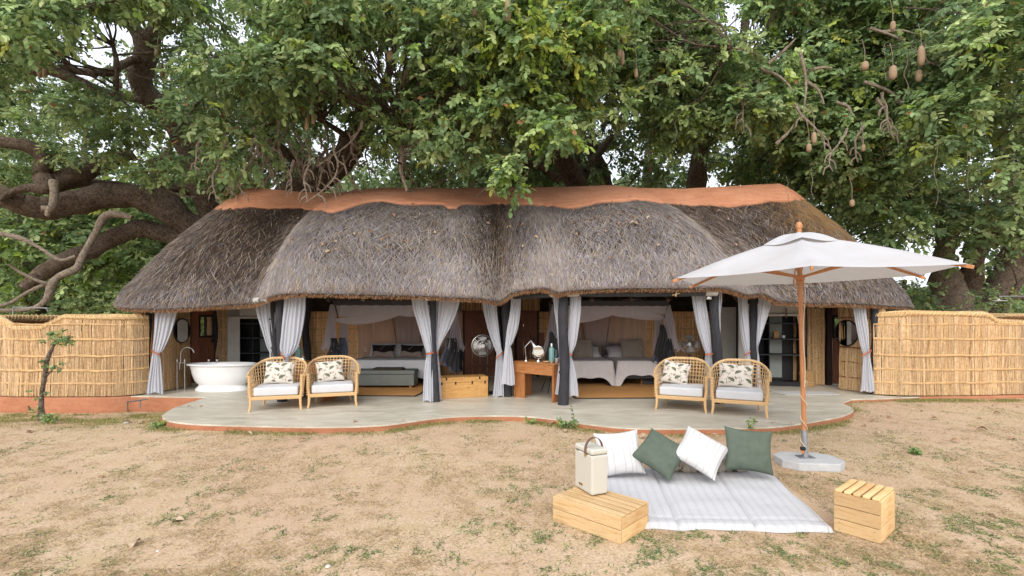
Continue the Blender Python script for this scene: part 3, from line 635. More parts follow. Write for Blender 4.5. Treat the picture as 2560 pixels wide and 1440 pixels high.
# grey canvas lining partitions and ceiling flaps
def sheet(name, pts, m, parent, th=.012, world=True, smooth=False):
    a, b, c, d = [Vector(p) for p in pts]; n = (b-a).cross(d-a).normalized()*th; return MB().add([a, b, c, d, a+n, b+n, c+n, d+n], [(0, 1, 2, 3), (7, 6, 5, 4), (0, 4, 5, 1), (1, 5, 6, 2), (2, 6, 7, 3), (3, 7, 4, 0)]).build(name, M[m], parent, smooth, world=world)
sheet('canvas_partition', [(5.2, 12.45, DZ), (5.62, 12.15, DZ), (5.62, 12.15, 2.02), (5.2, 12.45, 2.02)], 'canvas_grey', lodge); rwall([(5.3, 12.95), (6.9, 12.4)], 1.95, 1, per=90); rwall([(-7.1, 13.0), (-5.8, 13.1)], 1.95, 1, per=90)
sheet('canvas_partition', [(5.55, 13.2, DZ), (5.35, 12.5, DZ), (5.35, 12.5, 2.05), (5.55, 13.2, 2.05)], 'canvas_grey', lodge)
sheet('canvas_partition', [(-5.95, 12.4, DZ), (-5.9, 13.2, DZ), (-5.9, 13.2, 2.05), (-5.95, 12.4, 2.05)], 'canvas_grey', lodge)
# rolled-up blinds of dark canvas hanging under the eave
def blind(a, b, r, capc, flapz=.1):
    a = Vector(a); b = Vector(b); pts = [a.lerp(b, t)+Vector((0, 0, -.012*math.sin(PI*t)+.004*math.sin(t*23))) for t in np.linspace(0, 1, 26)]
    o = MB().tube(pts, [r*(1+.04*math.sin(i*1.7)) for i in range(26)], 14).build('rolled_blind', M['canvas_dark'], lodge, True, world=True)
    d = (b-a).normalized()
    for q, s in ((a, 1), (b, -1)): MB().tube([q-d*s*.015, q+d*s*.2], r*1.08, 14).build('blind_end', M['canvas_grey'], o, True, world=True); MB().tube([q-d*s*.02, q-d*s*.018], [r*.5, r*.45], 12).build('blind_core', M['black'], o, True, world=True)
    f = MB().add([a+Vector((0, .03, 0)), b+Vector((0, .03, 0)), b+Vector((0, .12, flapz+r)), a+Vector((0, .12, flapz+r))], [(0, 1, 2, 3)]).build('blind_flap', M['canvas_dark'], o, world=True)
    return o
bl = blind(P(1420, 733, 8.98), P(1790, 731, 8.98), .062, None); blind(P(1268, 740, 9.85), P(1400, 734, 8.95), .058, None); blind(P(640, 752, 9.5), P(672, 748, 9.2), .055, None)
MB().tube([P(1690, 712, 8.9), P(1691, 730, 8.88), P(1689, 741, 8.9)], [.006, .012, .012], 6).tube([P(1681, 738, 8.88), P(1700, 733, 8.88)], .007, 6).build('blind_tie', M['wrap'], bl, True, world=True)
# pale canvas patch above the curtain of the left bay
sheet('canvas_patch', [P(1026, 733, 9.0), P(1076, 733, 9.0), P(1074, 724, 9.02), P(1028, 724, 9.02)], 'canvas_grey', lodge)
# reed corner posts that carry the fences up to the thatch
for (x, y, s) in ((-7.86, 10.42, 1), (7.72, 10.34, 1)):
    reeds('reed_column', [(x-.09, y), (x, y-.07), (x+.09, y), ], DZ, 2.12, lodge, 320, .006, 1, (1.9,), (.95, .93, .9), .01, 5, 1)
# ================================================================ TREES
def norm(a): return a/(np.linalg.norm(a, axis=-1, keepdims=True)+1e-9)
def leaf_mesh(name, c, d, nrm, L, Wd, col, parent, kind='stuff'):
    """c base points, d pointing direction, nrm rough face normal; one folded hexagonal blade each"""
    d = norm(d); s = norm(np.cross(d, nrm)); n = np.cross(s, d); L = L[:, None]; Wd = Wd[:, None]; up = n*Wd
    cur = rng.uniform(-.5, .25, (len(c), 1))*n*L*.5
    f = rng.uniform(.05, .45, (len(c), 1))
    V = np.stack([c, c+d*L*.35+s*Wd*.5+up*f*.5, c+d*L*.75+s*Wd*.42+up*f*.4+cur*.5, c+d*L+cur, c+d*L*.75-s*Wd*.42+up*f*.4+cur*.5, c+d*L*.35-s*Wd*.5+up*f*.5], 1)
    k = np.arange(len(c))*6; F = np.concatenate([np.stack([k, k+1, k+2, k+3], -1), np.stack([k, k+3, k+4, k+5], -1)])
    return npmesh(name, V.reshape(-1, 3), F, M['leaf'], parent, np.repeat(col, 6, 0), kind=kind)
GREENS = np.array([lin(c) for c in ((112, 130, 82), (98, 120, 76), (126, 143, 92), (88, 109, 72), (138, 151, 103), (106, 127, 86))])
YELLOW = np.array([lin(c) for c in ((150, 166, 78), (134, 158, 72), (162, 168, 80), (124, 150, 72))])
class Crown:
    def __init__(s): s.c = []; s.cl = []
    def clump(s, c, r, n, L=.13, tone=0.0, yel=0.0, droop=.6, flat=.75):
        n = int(n*1.35) if L >= .125 and L < .16 else n; c = np.array(c, float); m = max(1, n//11); a = norm(rng.normal(0, 1, (m, 3))+np.array([0, -.25, .1])); rad = rng.uniform(.35, 1.05, m)**.6
        sp = c+a*rad[:, None]*r*np.array([1, 1, flat]); sd = norm(a*np.array([1, 1, .5])+rng.normal(0, .35, (m, 3))+np.array([0, 0, -droop]))
        k = 11; t = (np.arange(k)/k)[None, :, None]; ln = rng.uniform(.25, .5, (m, 1, 1))*(r/.6)**.3*(L/.15)
        pos = sp[:, None, :]+sd[:, None, :]*t*ln; side = norm(np.cross(sd, norm(np.array([0, 0, 1])+rng.normal(0, .5, (m, 3)))))
        sg = np.where(np.arange(k) % 2 == 0, 1, -1)[None, :, None]; tip = (np.arange(k) == k-1)[None, :, None]
        ld = np.where(tip, sd[:, None, :], sd[:, None, :]*.55+side[:, None, :]*sg+np.array([0, 0, -.25]))+rng.normal(0, .25, (m, k, 3))
        nr = norm(np.array([0, -.35, .8])+a[:, None, :]*.5+rng.normal(0, .4, (m, k, 3)))
        g = GREENS[rng.integers(0, len(GREENS), m)]*1.42; y = rng.random(m) < yel; g = np.where(y[:, None], YELLOW[rng.integers(0, len(YELLOW), m)], g)
        col = (g*rng.uniform(.75, 1.2, (m, 1))*(1+tone))[:, None, :]*rng.uniform(.75, 1.25, (m, k, 1))
        br = rng.random((m, k, 1)) < .006; col = np.where(br, np.array(lin((150, 110, 70))), col)
        LL = rng.uniform(.7, 1.2, (m, k))*L
        s.c.append((pos.reshape(-1, 3), ld.reshape(-1, 3), nr.reshape(-1, 3), LL.ravel(), LL.ravel()*rng.uniform(.45, .62, m*k), col.reshape(-1, 3))); s.cl.append((c, r))
    def build(s, parent, name='crown'):
        if not s.c: return
        A = [np.concatenate([q[i] for q in s.c]) for i in range(6)]; return leaf_mesh(name, *A, parent)
def limb(tree, pth, Y0, Y1=None, m='bark', name='limb', rscale=.8, n=18, lump=.05, sub=7):
    Y1 = Y0 if Y1 is None else Y1; k = len(pth)-1; pts = []
    for i, (px, py, r) in enumerate(pth):
        Y = Y0+(Y1-Y0)*i/k; v = P(px, py, Y); pts.append(np.array([v.x, v.y, v.z, r*Y/FPX*rscale]))
    sp = spline(pts, sub); mb = MB(); ph = random.random()*9
    mb.tube([tuple(p[:3]) for p in sp], [max(.004, p[3]*(1+lump*(vnoise(i*.9+ph, ph, 1)-.5)*2)) for i, p in enumerate(sp)], n)
    V = np.array(mb.v); rr = np.repeat([p[3] for p in sp], n); nn = len(rr)
    ds = (fbm(V[:nn, 0]*3+V[:nn, 2]*1.5, V[:nn, 2]*3+V[:nn, 1]*2, 3, 4)-.5)*.5; cen = np.repeat(np.array([p[:3] for p in sp]), n, 0); V[:nn] += (V[:nn]-cen)*ds[:, None]; mb.v = [tuple(v) for v in V]
    o = mb.build(name, M[m], tree, True, world=True); tree_limbs.setdefault(tree.name, []).extend([p for p in sp]); return o
tree_limbs = {}
def twigs(tree, crown, name='twig', m='bark', maxd=2.6):
    L = np.array(tree_limbs.get(tree.name, [[0, 15, 5, .1]])); mb = MB()
    for c, r in crown.cl:
        d = np.linalg.norm(L[:, :3]-c, axis=1)+np.maximum(0, L[:, 2]-c[2])*.3; i = int(np.argmin(d)); a = L[i, :3]
        if d[i] > maxd: a = c+np.array([random.uniform(-.6, .6), .9, -.4 if random.random() < .5 else .6])
        b = c+np.array([0, 0, -.1]); mid = (a+b)/2+rng.normal(0, .18, 3)*np.linalg.norm(b-a)*.6; r0 = min(.03, .010+.009*np.linalg.norm(b-a))
        sp = spline([a, mid, b], 4); k = len(sp); mb.tube(sp, [r0*(1-.75*i/k) for i in range(k)], 5, caps=False)
        for _ in range(3):
            e = c+rng.normal(0, 1, 3)*r*.6; q = sp[int(k*.55)]; mb.tube([q, (q+e)/2+rng.normal(0, .06, 3), e], [r0*.4, r0*.3, r0*.15], 4, caps=False)
    o = mb.build(name+'s' if False else 'twigs', M[m], tree, True, world=True); o['kind'] = 'stuff'; return o
GAPS = [(235, 105, 62), (985, 195, 34), (1000, 150, 22), (1825, 18, 40), (1600, 262, 22), (1890, 110, 34), (1480, 240, 14), (1515, 440, 16), (1560, 430, 16), (1790, 462, 34), (2345, 660, 52), (2310, 640, 30), (2240, 700, 30), (2140, 150, 12), (1660, 380, 18), (1500, 330, 18), (1360, 250, 10), (2455, 690, 26), (2540, 660, 24), (2330, 590, 26), (900, 330, 14), (2520, 330, 12), (620, 60, 12), (1800, 320, 12), (1130, 370, 14), (640, 470, 10)]
ROOFT = ([285, 400, 470, 555, 628, 1950, 1985, 2120, 2283], [755, 645, 580, 520, 472, 464, 490, 600, 763])
def gap(px, py, rp, Y=10):
    if Y < 14.6 and 300 < px < 2290 and py+rp*1.2 > float(np.interp(px, *ROOFT)) and rp > 38: return True
    return any(math.hypot(px-a, py-b) < c+rp*.62 for a, b, c in GAPS)
def scatter(crown, n, xr, ylo, yhi, Yr, r, nl, L, tone=0, yel=0, droop=.6, prob=1.0, jit=.3):
    """clumps over a stretch of view, each at its own distance; yhi(px) = how far down the foliage reaches"""
    k = 0; tries = 0
    while k < n and tries < n*8:
        tries += 1; px = random.uniform(*xr); lo = ylo; hi = yhi(px) if callable(yhi) else yhi; py = random.uniform(lo, hi); Y = random.uniform(*Yr)
        rr = r*random.uniform(.7, 1.35); rp = rr/Y*FPX
        if gap(px, py, rp, Y): continue
        crown.clump(P(px, py, Y), rr, int(nl*(rr/r)**2*random.uniform(.7, 1.2)), L, tone+random.uniform(-.32, .28), yel, droop); k += 1
def tree(label, base, cat='tree', group=None): return thing('tree', label, cat, base, 0, group)
def gl(x, y): return (x, y, float(ground_z(x, y)))
fl = lambda xs, ys: (lambda px: float(np.interp(px, xs, ys)))
# ---- big left tree
T1 = tree('huge sprawling sausage tree with thick contorted limbs left of the lodge', gl(-8.9, 16.6))
limb(T1, [(600, 880, 90), (590, 780, 74), (575, 690, 66), (545, 610, 58), (510, 560, 46)], 16.6, 15.6, name='trunk')
limb(T1, [(545, 610, 46), (480, 565, 40), (425, 530, 38), (340, 492, 38), (260, 490, 38), (190, 505, 37), (120, 520, 35), (60, 512, 34), (0, 490, 34), (-120, 470, 28)], 15.6, 12.5)
limb(T1, [(550, 640, 40), (480, 605, 32), (420, 585, 28), (350, 572, 28), (290, 592, 25), (230, 625, 24), (170, 648, 22), (110, 680, 22), (60, 720, 18)], 15.8, 14.5)
limb(T1, [(470, 560, 34), (440, 520, 30), (415, 490, 26), (398, 462, 24), (384, 452, 22)], 15.2, 14.6)
limb(T1, [(330, 380, 16), (290, 400, 22), (230, 420, 26), (180, 440, 28), (130, 452, 32), (108, 430, 28), (110, 395, 24), (80, 370, 22), (40, 360, 20), (-20, 352, 18)], 14.6, 12.8)
limb(T1, [(110, 450, 28), (115, 470, 20), (70, 470, 12), (30, 480, 10), (0, 500, 9)], 13, 12.6)
limb(T1, [(135, 452, 13), (136, 490, 11), (128, 520, 9), (105, 520, 8)], 12.6, 12.4, 'deadwood')
limb(T1, [(128, 518, 9), (118, 535, 6), (122, 540, 5)], 12.4, 12.4, 'deadwood')
limb(T1, [(540, 600, 36), (525, 540, 32), (505, 480, 30), (480, 410, 28), (455, 350, 28), (432, 300, 30), (400, 262, 31), (365, 235, 33), (352, 195, 33), (362, 145, 31), (378, 95, 30)], 15.8, 13.5)
limb(T1, [(376, 100, 26), (402, 62, 22), (425, 20, 18), (450, -60, 14)], 13.5, 13)
limb(T1, [(360, 120, 24), (340, 75, 20), (300, 40, 16), (255, 18, 12), (200, -20, 9)], 13.6, 13)
limb(T1, [(-40, 108, 14), (20, 128, 16), (75, 150, 18), (130, 175, 17), (190, 200, 15), (245, 225, 13), (300, 240, 12), (352, 250, 12)], 12, 13.6)
limb(T1, [(35, 180, 6), (90, 183, 8), (150, 172, 12), (215, 180, 11), (275, 180, 11), (310, 160, 12), (345, 145, 13)], 12.6, 13.5)
limb(T1, [(130, 110, 5), (160, 150, 8), (190, 175, 10), (240, 185, 10)], 12.8, 13)
limb(T1, [(282, 110, 6), (292, 160, 8), (290, 220, 8), (300, 250, 8), (330, 275, 8)], 12.2, 12.4)
limb(T1, [(540, 530, 22), (500, 485, 20), (440, 470, 15), (360, 472, 12), (280, 462, 12), (220, 458, 12), (160, 470, 10), (140, 490, 8)], 16, 14)
limb(T1, [(330, 545, 9), (300, 536, 11), (264, 540, 11), (240, 580, 10), (215, 625, 10), (202, 650, 10), (190, 672, 12), (150, 690, 9), (130, 712, 12), (118, 745, 9), (90, 768, 7), (40, 775, 6), (-30, 776, 5)], 13.2, 12.2, 'deadwood')
limb(T1, [(190, 640, 5), (150, 650, 5), (100, 620, 5), (50, 595, 7), (-20, 580, 8)], 13, 12.6, 'deadwood')
limb(T1, [(128, 712, 5), (90, 700, 5), (50, 680, 5), (20, 660, 4)], 12.5, 12, 'deadwood'); limb(T1, [(118, 708, 6), (70, 730, 5), (30, 755, 5), (-10, 768, 4)], 12.5, 12, 'deadwood')
limb(T1, [(400, 470, 6), (378, 440, 5), (390, 400, 8), (420, 385, 6), (425, 350, 5)], 12.2, 12.4, 'deadwood')
c = Crown()
scatter(c, 62, (-120, 640), -60, fl([-100, 160, 280, 320, 430, 470, 540, 660], [230, 90, 30, -30, -30, 200, 330, 420]), (9, 13), .5, 260, .128, .05, .04)
scatter(c, 30, (-60, 640), 190, fl([0, 300, 420, 640], [330, 330, 440, 440]), (15, 17.5), .6, 240, .13, -.05, .03)
for (px, py, rr) in ((235, 245, .45), (60, 320, .6), (20, 400, .5), (250, 300, .6), (180, 290, .55), (330, 300, .6), (170, 380, .45), (260, 360, .55), (300, 330, .4), (490, 300, .6), (560, 350, .6), (560, 430, .6), (610, 470, .5), (20, 440, .3), (360, 425, .3), (540, 200, .7), (470, 150, .6), (510, 90, .7), (450, 420, .5)):
    c.clump(P(px, py, random.uniform(11.5, 13.5)), rr, int(300*rr/.5), .13, -.03, .03)
scatter(c, 12, (-200, 700), -330, -60, (15, 18), .8, 240, .16); scatter(c, 40, (-80, 640), -40, 330, (15.5, 18), .7, 240, .15, 0, .05)
c.build(T1); twigs(T1, c)
# ---- centre-left tree with the leaning trunk
T2 = tree('sausage tree behind the roof with a thick trunk leaning right above the ridge', gl(-7.0, 17.5))
limb(T2, [(640, 900, 60), (650, 700, 52), (680, 560, 46), (730, 480, 42), (800, 445, 40), (850, 405, 40), (880, 360, 38), (905, 310, 32), (925, 275, 24)], 17.5, 15, name='trunk')
limb(T2, [(920, 290, 18), (955, 230, 16), (975, 170, 13), (990, 110, 10), (1000, 30, 7)], 15, 14)
limb(T2, [(895, 320, 20), (900, 250, 14), (880, 180, 11), (860, 100, 9), (850, 0, 7)], 15, 13.5)
limb(T2, [(800, 440, 18), (730, 395, 14), (655, 320, 16), (690, 295, 14), (745, 275, 14), (790, 270, 12), (805, 300, 10)], 14.5, 12.5)
limb(T2, [(655, 322, 10), (630, 345, 8), (600, 360, 6)], 12.5, 12); limb(T2, [(880, 350, 10), (820, 310, 8), (780, 290, 8)], 14, 13)
limb(T2, [(990, 300, 6), (1000, 350, 9), (1005, 395, 8), (1003, 430, 7), (1018, 478, 4)], 10.8, 10.6, 'deadwood')
c = Crown()
scatter(c, 120, (620, 1240), -60, fl([600, 700, 760, 860, 900, 1000, 1240], [250, 200, 200, 170, 220, 330, 330]), (8.8, 12.5), .52, 270, .128, .08, .06)
for (px, py, rr) in ((980, 260, .5), (1050, 250, .55), (1120, 260, .6), (1150, 320, .5), (1090, 330, .5), (1120, 370, .4), (960, 330, .4), (700, 230, .6),  (1200, 350, .5), (1180, 390, .3), (1060, 200, .6), (960, 345, .3), (1140, 150, .6)): c.clump(P(px, py, random.uniform(9.5, 11)), rr, int(300*rr/.5), .13, .1, .08)
scatter(c, 34, (620, 1260), -40, 300, (13.5, 16), .75, 300, .15, .12, .06); scatter(c, 45, (640, 1240), 200, 470, (16, 21), .9, 260, .17, -.1, .02); scatter(c, 6, (600, 1300), -330, -60, (15, 18), .8, 230, .16)
c.build(T2); twigs(T2, c)
# dead hanging twigs over the ridge
def dead_twig(t, px, py, Y, ln, seed):
    random.seed(seed); pts = [(px, py, 4.5)]; x, y = px, py; dx = random.uniform(-.3, .3)
    for k in range(7): dx += random.uniform(-.7, .7); dx *= .8; x += dx*ln*.16; y += ln*.15; pts.append((x, y, 4.2-k*.45))
    limb(t, pts, Y, Y, 'deadwood', 'dead_twig', n=6, lump=.2, sub=3)
    for k in (2, 4, 5, 6):
        q = pts[k]; s = random.choice((-1, 1)); limb(t, [(q[0], q[1], 3), (q[0]+s*ln*.12, q[1]+ln*.08, 2.2), (q[0]+s*ln*.16, q[1]+ln*.24, 1.5)], Y, Y, 'deadwood', 'dead_twig', n=5, lump=.1, sub=2)
for i, a in enumerate(((560, 330, 10.5, 110), (548, 410, 10.5, 90), (640, 380, 10.3, 110), (775, 390, 10.2, 110), (835, 360, 10.2, 140), (905, 300, 10.3, 110), (1150, 300, 10.6, 110), (700, 300, 10.4, 120), (735, 400, 10.4, 80))): dead_twig(T2 if a[0] > 600 else T1, *a, seed=40+i)
for i in range(26):
    px = random.uniform(470, 1010); py = random.uniform(290, 400); dead_twig(T2 if px > 620 else T1, px, py, random.uniform(10.6, 13), random.uniform(70, 150), 90+i)
for i in range(6):
    px = random.uniform(1850, 2330); py = random.uniform(90, 330); dead_twig(T2, px, py, random.uniform(9.6, 11.5), random.uniform(60, 120), 190+i)
random.seed(11)
# ---- centre trees
T3 = tree('dark forked tree rising behind the middle of the clay ridge', gl(2.6, 17.5))
limb(T3, [(1470, 900, 46), (1466, 640, 38), (1455, 500, 34), (1425, 430, 31), (1395, 385, 30), (1370, 345, 28), (1352, 320, 24)], 17.5, 16, name='trunk')
limb(T3, [(1395, 385, 20), (1402, 350, 20), (1398, 310, 18), (1420, 250, 14), (1440, 170, 11), (1470, 80, 8)], 16, 15)
limb(T3, [(1355, 325, 18), (1330, 260, 14), (1310, 180, 11), (1300, 80, 8)], 16, 14); limb(T3, [(1400, 450, 12), (1350, 415, 12), (1310, 410, 10), (1270, 420, 8)], 16, 15.5)
c = Crown()
scatter(c, 95, (1230, 1560), -60, fl([1230, 1300, 1430, 1560], [290, 310, 340, 300]), (8.8, 13.5), .5, 270, .128, .1, .16)
for (px, py, rr, y) in ((1270, 80, .6, .5), (1330, 60, .6, .6), (1300, 130, .6, .5), (1360, 110, .5, .6), (1460, 120, .5, .4), (1490, 100, .45, .5), (1310, 220, .55, .3), (1340, 240, .5, .35), (1360, 290, .5, .3), (1390, 330, .45, .25), (1330, 320, .45, .2), (1262, 405, .2, .1), (1268, 430, .18, .1), (1278, 468, .22, .1), (1265, 450, .2, .1)): c.clump(P(px, py, random.uniform(8.6, 9.6)), rr, int(300*rr/.5), .13, .22, y)
scatter(c, 20, (1240, 1620), -40, 330, (13.5, 16), .75, 300, .15, .12, .06); scatter(c, 40, (1240, 1560), 260, 465, (18, 22), .9, 260, .17, -.12, 0); scatter(c, 4, (1200, 1600), -330, -60, (15, 18), .8, 230, .16)
c.build(T3); twigs(T3, c)
T4 = tree('slimmer dark tree with a V fork just right of the middle fork', gl(3.8, 19))
limb(T4, [(1528, 860, 34), (1525, 620, 30), (1515, 480, 27), (1498, 420, 24), (1480, 370, 18), (1478, 340, 12)], 19, 18.5, name='trunk')
limb(T4, [(1455, 450, 16), (1470, 420, 14), (1500, 380, 12), (1530, 340, 9)], 18, 18); limb(T4, [(1456, 455, 12), (1445, 400, 9), (1440, 350, 7)], 18, 18)
c = Crown(); scatter(c, 60, (1440, 1740), 60, 460, (18, 22), .85, 260, .17, -.08, .03); c.build(T4); twigs(T4, c)
T5 = tree('pale speckled tree leaning right behind the ridge', gl(6.3, 17.2))
limb(T5, [(1725, 900, 40), (1728, 620, 34), (1738, 480, 30), (1748, 400, 26), (1755, 345, 25), (1775, 295, 26), (1800, 258, 28), (1835, 215, 26), (1868, 175, 22), (1895, 135, 18), (1960, 100, 12)], 17.2, 14.5, 'bark_pale', 'trunk')
limb(T5, [(1838, 185, 14), (1852, 130, 13), (1862, 70, 12), (1868, -20, 10)], 14.8, 14.2, 'bark_pale'); limb(T5, [(1790, 270, 13), (1740, 220, 10), (1690, 160, 8), (1650, 80, 6)], 15.5, 14.5)
limb(T5, [(1850, 170, 9), (1875, 195, 7), (1910, 215, 6), (1960, 240, 4)], 12.5, 12.2, 'deadwood'); limb(T5, [(1872, 195, 5), (1855, 225, 5), (1875, 260, 4), (1890, 290, 3)], 12.3, 12.1, 'deadwood')
for (x0, y0, x1, y1) in ((1905, 150, 1830, 120), (1920, 160, 1990, 95), (1900, 170, 1985, 230), (2000, 130, 2010, 280), (2008, 180, 2080, 170), (2010, 200, 2060, 260), (2175, 70, 2290, 130), (2290, 128, 2350, 150), (2200, 80, 2290, 85), (2160, 205, 2260, 260), (2240, 250, 2290, 320), (2090, 255, 2130, 290), (1940, 360, 1985, 310)):
    limb(T5, [(x0, y0, 5), ((x0+x1)/2+10, (y0+y1)/2-6, 4), (x1, y1, 2)], 11, 10.8, 'deadwood', 'dead_twig', n=6, sub=4)
c = Crown()
scatter(c, 110, (1560, 1960), -60, fl([1560, 1700, 1850, 1960], [310, 340, 290, 330]), (11.5, 16), .68, 300, .14, 0.05, .05); scatter(c, 34, (1560, 1960), -40, fl([1560, 1700, 1850, 1960], [300, 330, 280, 330]), (11.2, 12.8), .58, 320, .14, .12, .08)
scatter(c, 34, (1600, 1960), 230, 465, (18, 22), .9, 260, .17, -.05, .08); scatter(c, 4, (1560, 2000), -330, -60, (15, 18), .8, 230, .16)
for (px, py) in ((1870, 440), (1850, 420), (1820, 400), (1880, 390)): c.clump(P(px, py, 18), .7, 260, .17, .3, .5)
c.build(T5); twigs(T5, c)
# ---- right trees
T6 = tree('big speckled tree with a knotty fork behind the right end of the lodge', gl(15.2, 17.4))
limb(T6, [(2392, 850, 78), (2390, 785, 64), (2378, 735, 48), (2364, 690, 38), (2360, 650, 27), (2362, 615, 25), (2366, 585, 27), (2376, 558, 34), (2368, 530, 36), (2345, 520, 24)], 17.4, 16.5, 'bark_pale', 'trunk')
limb(T6, [(2350, 520, 22), (2310, 510, 14), (2280, 490, 11), (2240, 440, 9), (2200, 330, 8), (2180, 200, 7)], 16.5, 13, 'bark')
limb(T6, [(2395, 530, 24), (2440, 545, 18), (2500, 570, 16), (2580, 575, 16)], 16.6, 16.6); limb(T6, [(2410, 765, 40), (2428, 700, 30), (2436, 650, 26), (2458, 610, 24), (2490, 570, 19), (2520, 500, 15), (2500, 380, 14), (2420, 200, 10)], 17.3, 15)
c = Crown()
scatter(c, 80, (1930, 2320), -60, fl([1930, 2030, 2150, 2320], [420, 470, 520, 440]), (12.6, 16), .78, 340, .15, .05, .08); scatter(c, 46, (1930, 2320), -40, fl([1930, 2030, 2150, 2320], [420, 470, 520, 440]), (11.8, 13.2), .62, 340, .14, .12, .12)
scatter(c, 84, (2300, 2660), -60, fl([1950, 2030, 2150, 2250, 2420, 2660], [420, 470, 520, 440, 400, 470]), (9, 13.5), .54, 270, .128, .02, .07)
for (px, py, y) in ((1960, 340, .2), (2010, 370, .3), (2090, 380, .5), (2125, 410, .5), (2090, 420, .25), (2120, 380, .4), (2150, 440, .3), (2180, 500, .05), (2230, 540, .05), (2340, 300, .15), (2400, 300, .1), (2380, 340, .1), (2430, 320, .1), (2520, 60, .5), (2540, 110, .4), (2480, 40, .4), (2360, 360, .1), (2250, 560, .0), (2270, 580, 0)): c.clump(P(px, py, random.uniform(12.6, 13.6)), .58, 300, .15, .16, y)
scatter(c, 60, (2020, 2660), 330, fl([2020, 2200, 2300, 2420, 2660], [560, 620, 560, 590, 640]), (15, 20), .85, 260, .17, -.1, .02); scatter(c, 12, (1950, 2750), -330, -60, (15, 18), .8, 230, .16)
c.build(T6); twigs(T6, c)
T7 = tree('leaning speckled trunk at the far right edge behind the reed fence', gl(17.6, 17.8))
limb(T7, [(2470, 870, 60), (2468, 800, 48), (2484, 760, 40), (2508, 710, 38), (2532, 655, 37), (2556, 600, 32), (2600, 500, 24), (2660, 380, 20)], 17.8, 16.5, 'bark_pale', 'trunk')
limb(T7, [(2430, 800, 24), (2480, 780, 12), (2520, 752, 9), (2580, 740, 8)], 16.8, 16); limb(T7, [(2500, 800, 10), (2545, 715, 8), (2590, 680, 7)], 16, 16)
c = Crown(); scatter(c, 46, (2440, 2750), 250, 620, (15, 20), .8, 260, .17, -.08, .02); c.build(T7); twigs(T7, c)
# ---- farther trees behind, each one with its own trunk
def back_tree(label, px, Y, trunk, xr, yr, n, r=1.1, tone=0, yel=0, m='bark', hi=None, nl=300, group='trees in the wood behind the lodge', L=.19):
    t = tree(label, gl((px-1280)/FPX*Y, Y), group=group); limb(t, trunk, Y, Y-.6, m, 'trunk'); c = Crown(); scatter(c, n, xr, yr[0], hi or yr[1], (Y-2.2, Y+2.2), r, nl, L, tone, yel, .4); c.build(t); twigs(t, c); return t
back_tree('dark trunk with bark strips farthest left behind the reed fence', 85, 18, [(82, 860, 34), (84, 790, 32), (86, 720, 28), (80, 650, 24), (70, 590, 18), (50, 520, 10)], (-160, 260), (380, 770), 46, 1.0, .12, .12)
back_tree('second dark trunk from the left behind the reed fence', 165, 19.5, [(168, 850, 24), (166, 790, 22), (160, 730, 20), (145, 680, 14), (130, 600, 8)], (120, 420), (430, 780), 44, 1.0, .15, .15)
back_tree('leafy tree between the left limbs and the roof end', 300, 22, [(300, 850, 18), (296, 760, 16), (300, 660, 12), (310, 560, 8)], (250, 620), (400, 790), 46, 1.1, .1, .12)
back_tree('bright green tree far behind the upper left limbs', 200, 27, [(200, 830, 16), (205, 600, 14), (210, 400, 9), (215, 300, 5)], (-150, 520), (200, 640), 46, 1.5, .25, .25, nl=260)
back_tree('tall tree far behind the leaning trunk', 760, 27, [(760, 830, 18), (765, 500, 16), (770, 300, 9)], (520, 1060), (150, 470), 52, 1.5, .02, .05)
back_tree('dense dark tree behind the middle of the ridge', 1180, 25, [(1175, 830, 18), (1180, 500, 16), (1190, 330, 9)], (1000, 1420), (190, 475), 54, 1.4, -.05, .02)
back_tree('far tree behind the V fork', 1620, 27, [(1610, 830, 18), (1615, 500, 16), (1625, 330, 9)], (1400, 1760), (220, 475), 46, 1.4, .05, .06)
back_tree('bright leaved tree behind the right end of the ridge', 1900, 25, [(1900, 830, 20), (1905, 560, 18), (1890, 400, 12), (1880, 300, 8)], (1760, 2160), (240, 560), 52, 1.3, .15, .18)
back_tree('low spreading tree behind the right reed fence', 2250, 22, [(2250, 850, 12), (2255, 770, 10), (2262, 700, 6)], (2160, 2420), (690, 790), 24, .75, .05, .08, nl=300, L=.13)
back_tree('pale distant tree seen between the right trunks', 2450, 42, [(2452, 830, 8), (2455, 760, 6), (2455, 720, 4)], (2410, 2520), (700, 780), 14, 1.6, .7, .1, nl=260, L=.3)
back_tree('distant tree beyond the far right trunk', 2600, 26, [(2600, 830, 14), (2604, 760, 10), (2610, 700, 6)], (2510, 2760), (700, 800), 20, .9, .1, .1)
# shrubs along the back of the fences
def shrub(label, px, Y, w, top, n, tone, nl=170, r=.4, L=.09):
    x = (px-1280)/FPX*Y; t = thing('shrub', label, 'shrub', gl(x, Y), 0, 'shrubs behind the reed fences'); c = Crown(); mb = MB()
    z0 = float(ground_z(x, Y)); zt = CAMZ+(HOR-top)/FPX*Y
    for i in range(n):
        f = random.random(); p = (x+random.gauss(0, w*.42)*(1.1-f*.5), Y+random.gauss(0, .5), z0+.3+(zt-z0-.4)*f); c.clump(p, r, nl, L, tone, .05, .1)
    for i in range(7):
        a = random.uniform(0, 6.3); mb.tube([(x+.1*math.cos(a), Y+.1*math.sin(a), z0-.1), (x+w*.2*math.cos(a), Y+.3*math.sin(a), z0+(zt-z0)*.4), (x+w*.42*math.cos(a), Y+.5*math.sin(a), z0+(zt-z0)*.8)], [.03, .02, .008], 6)
    c.build(t, 'foliage'); mb.build('stem', M['bark'], t, True, world=True)
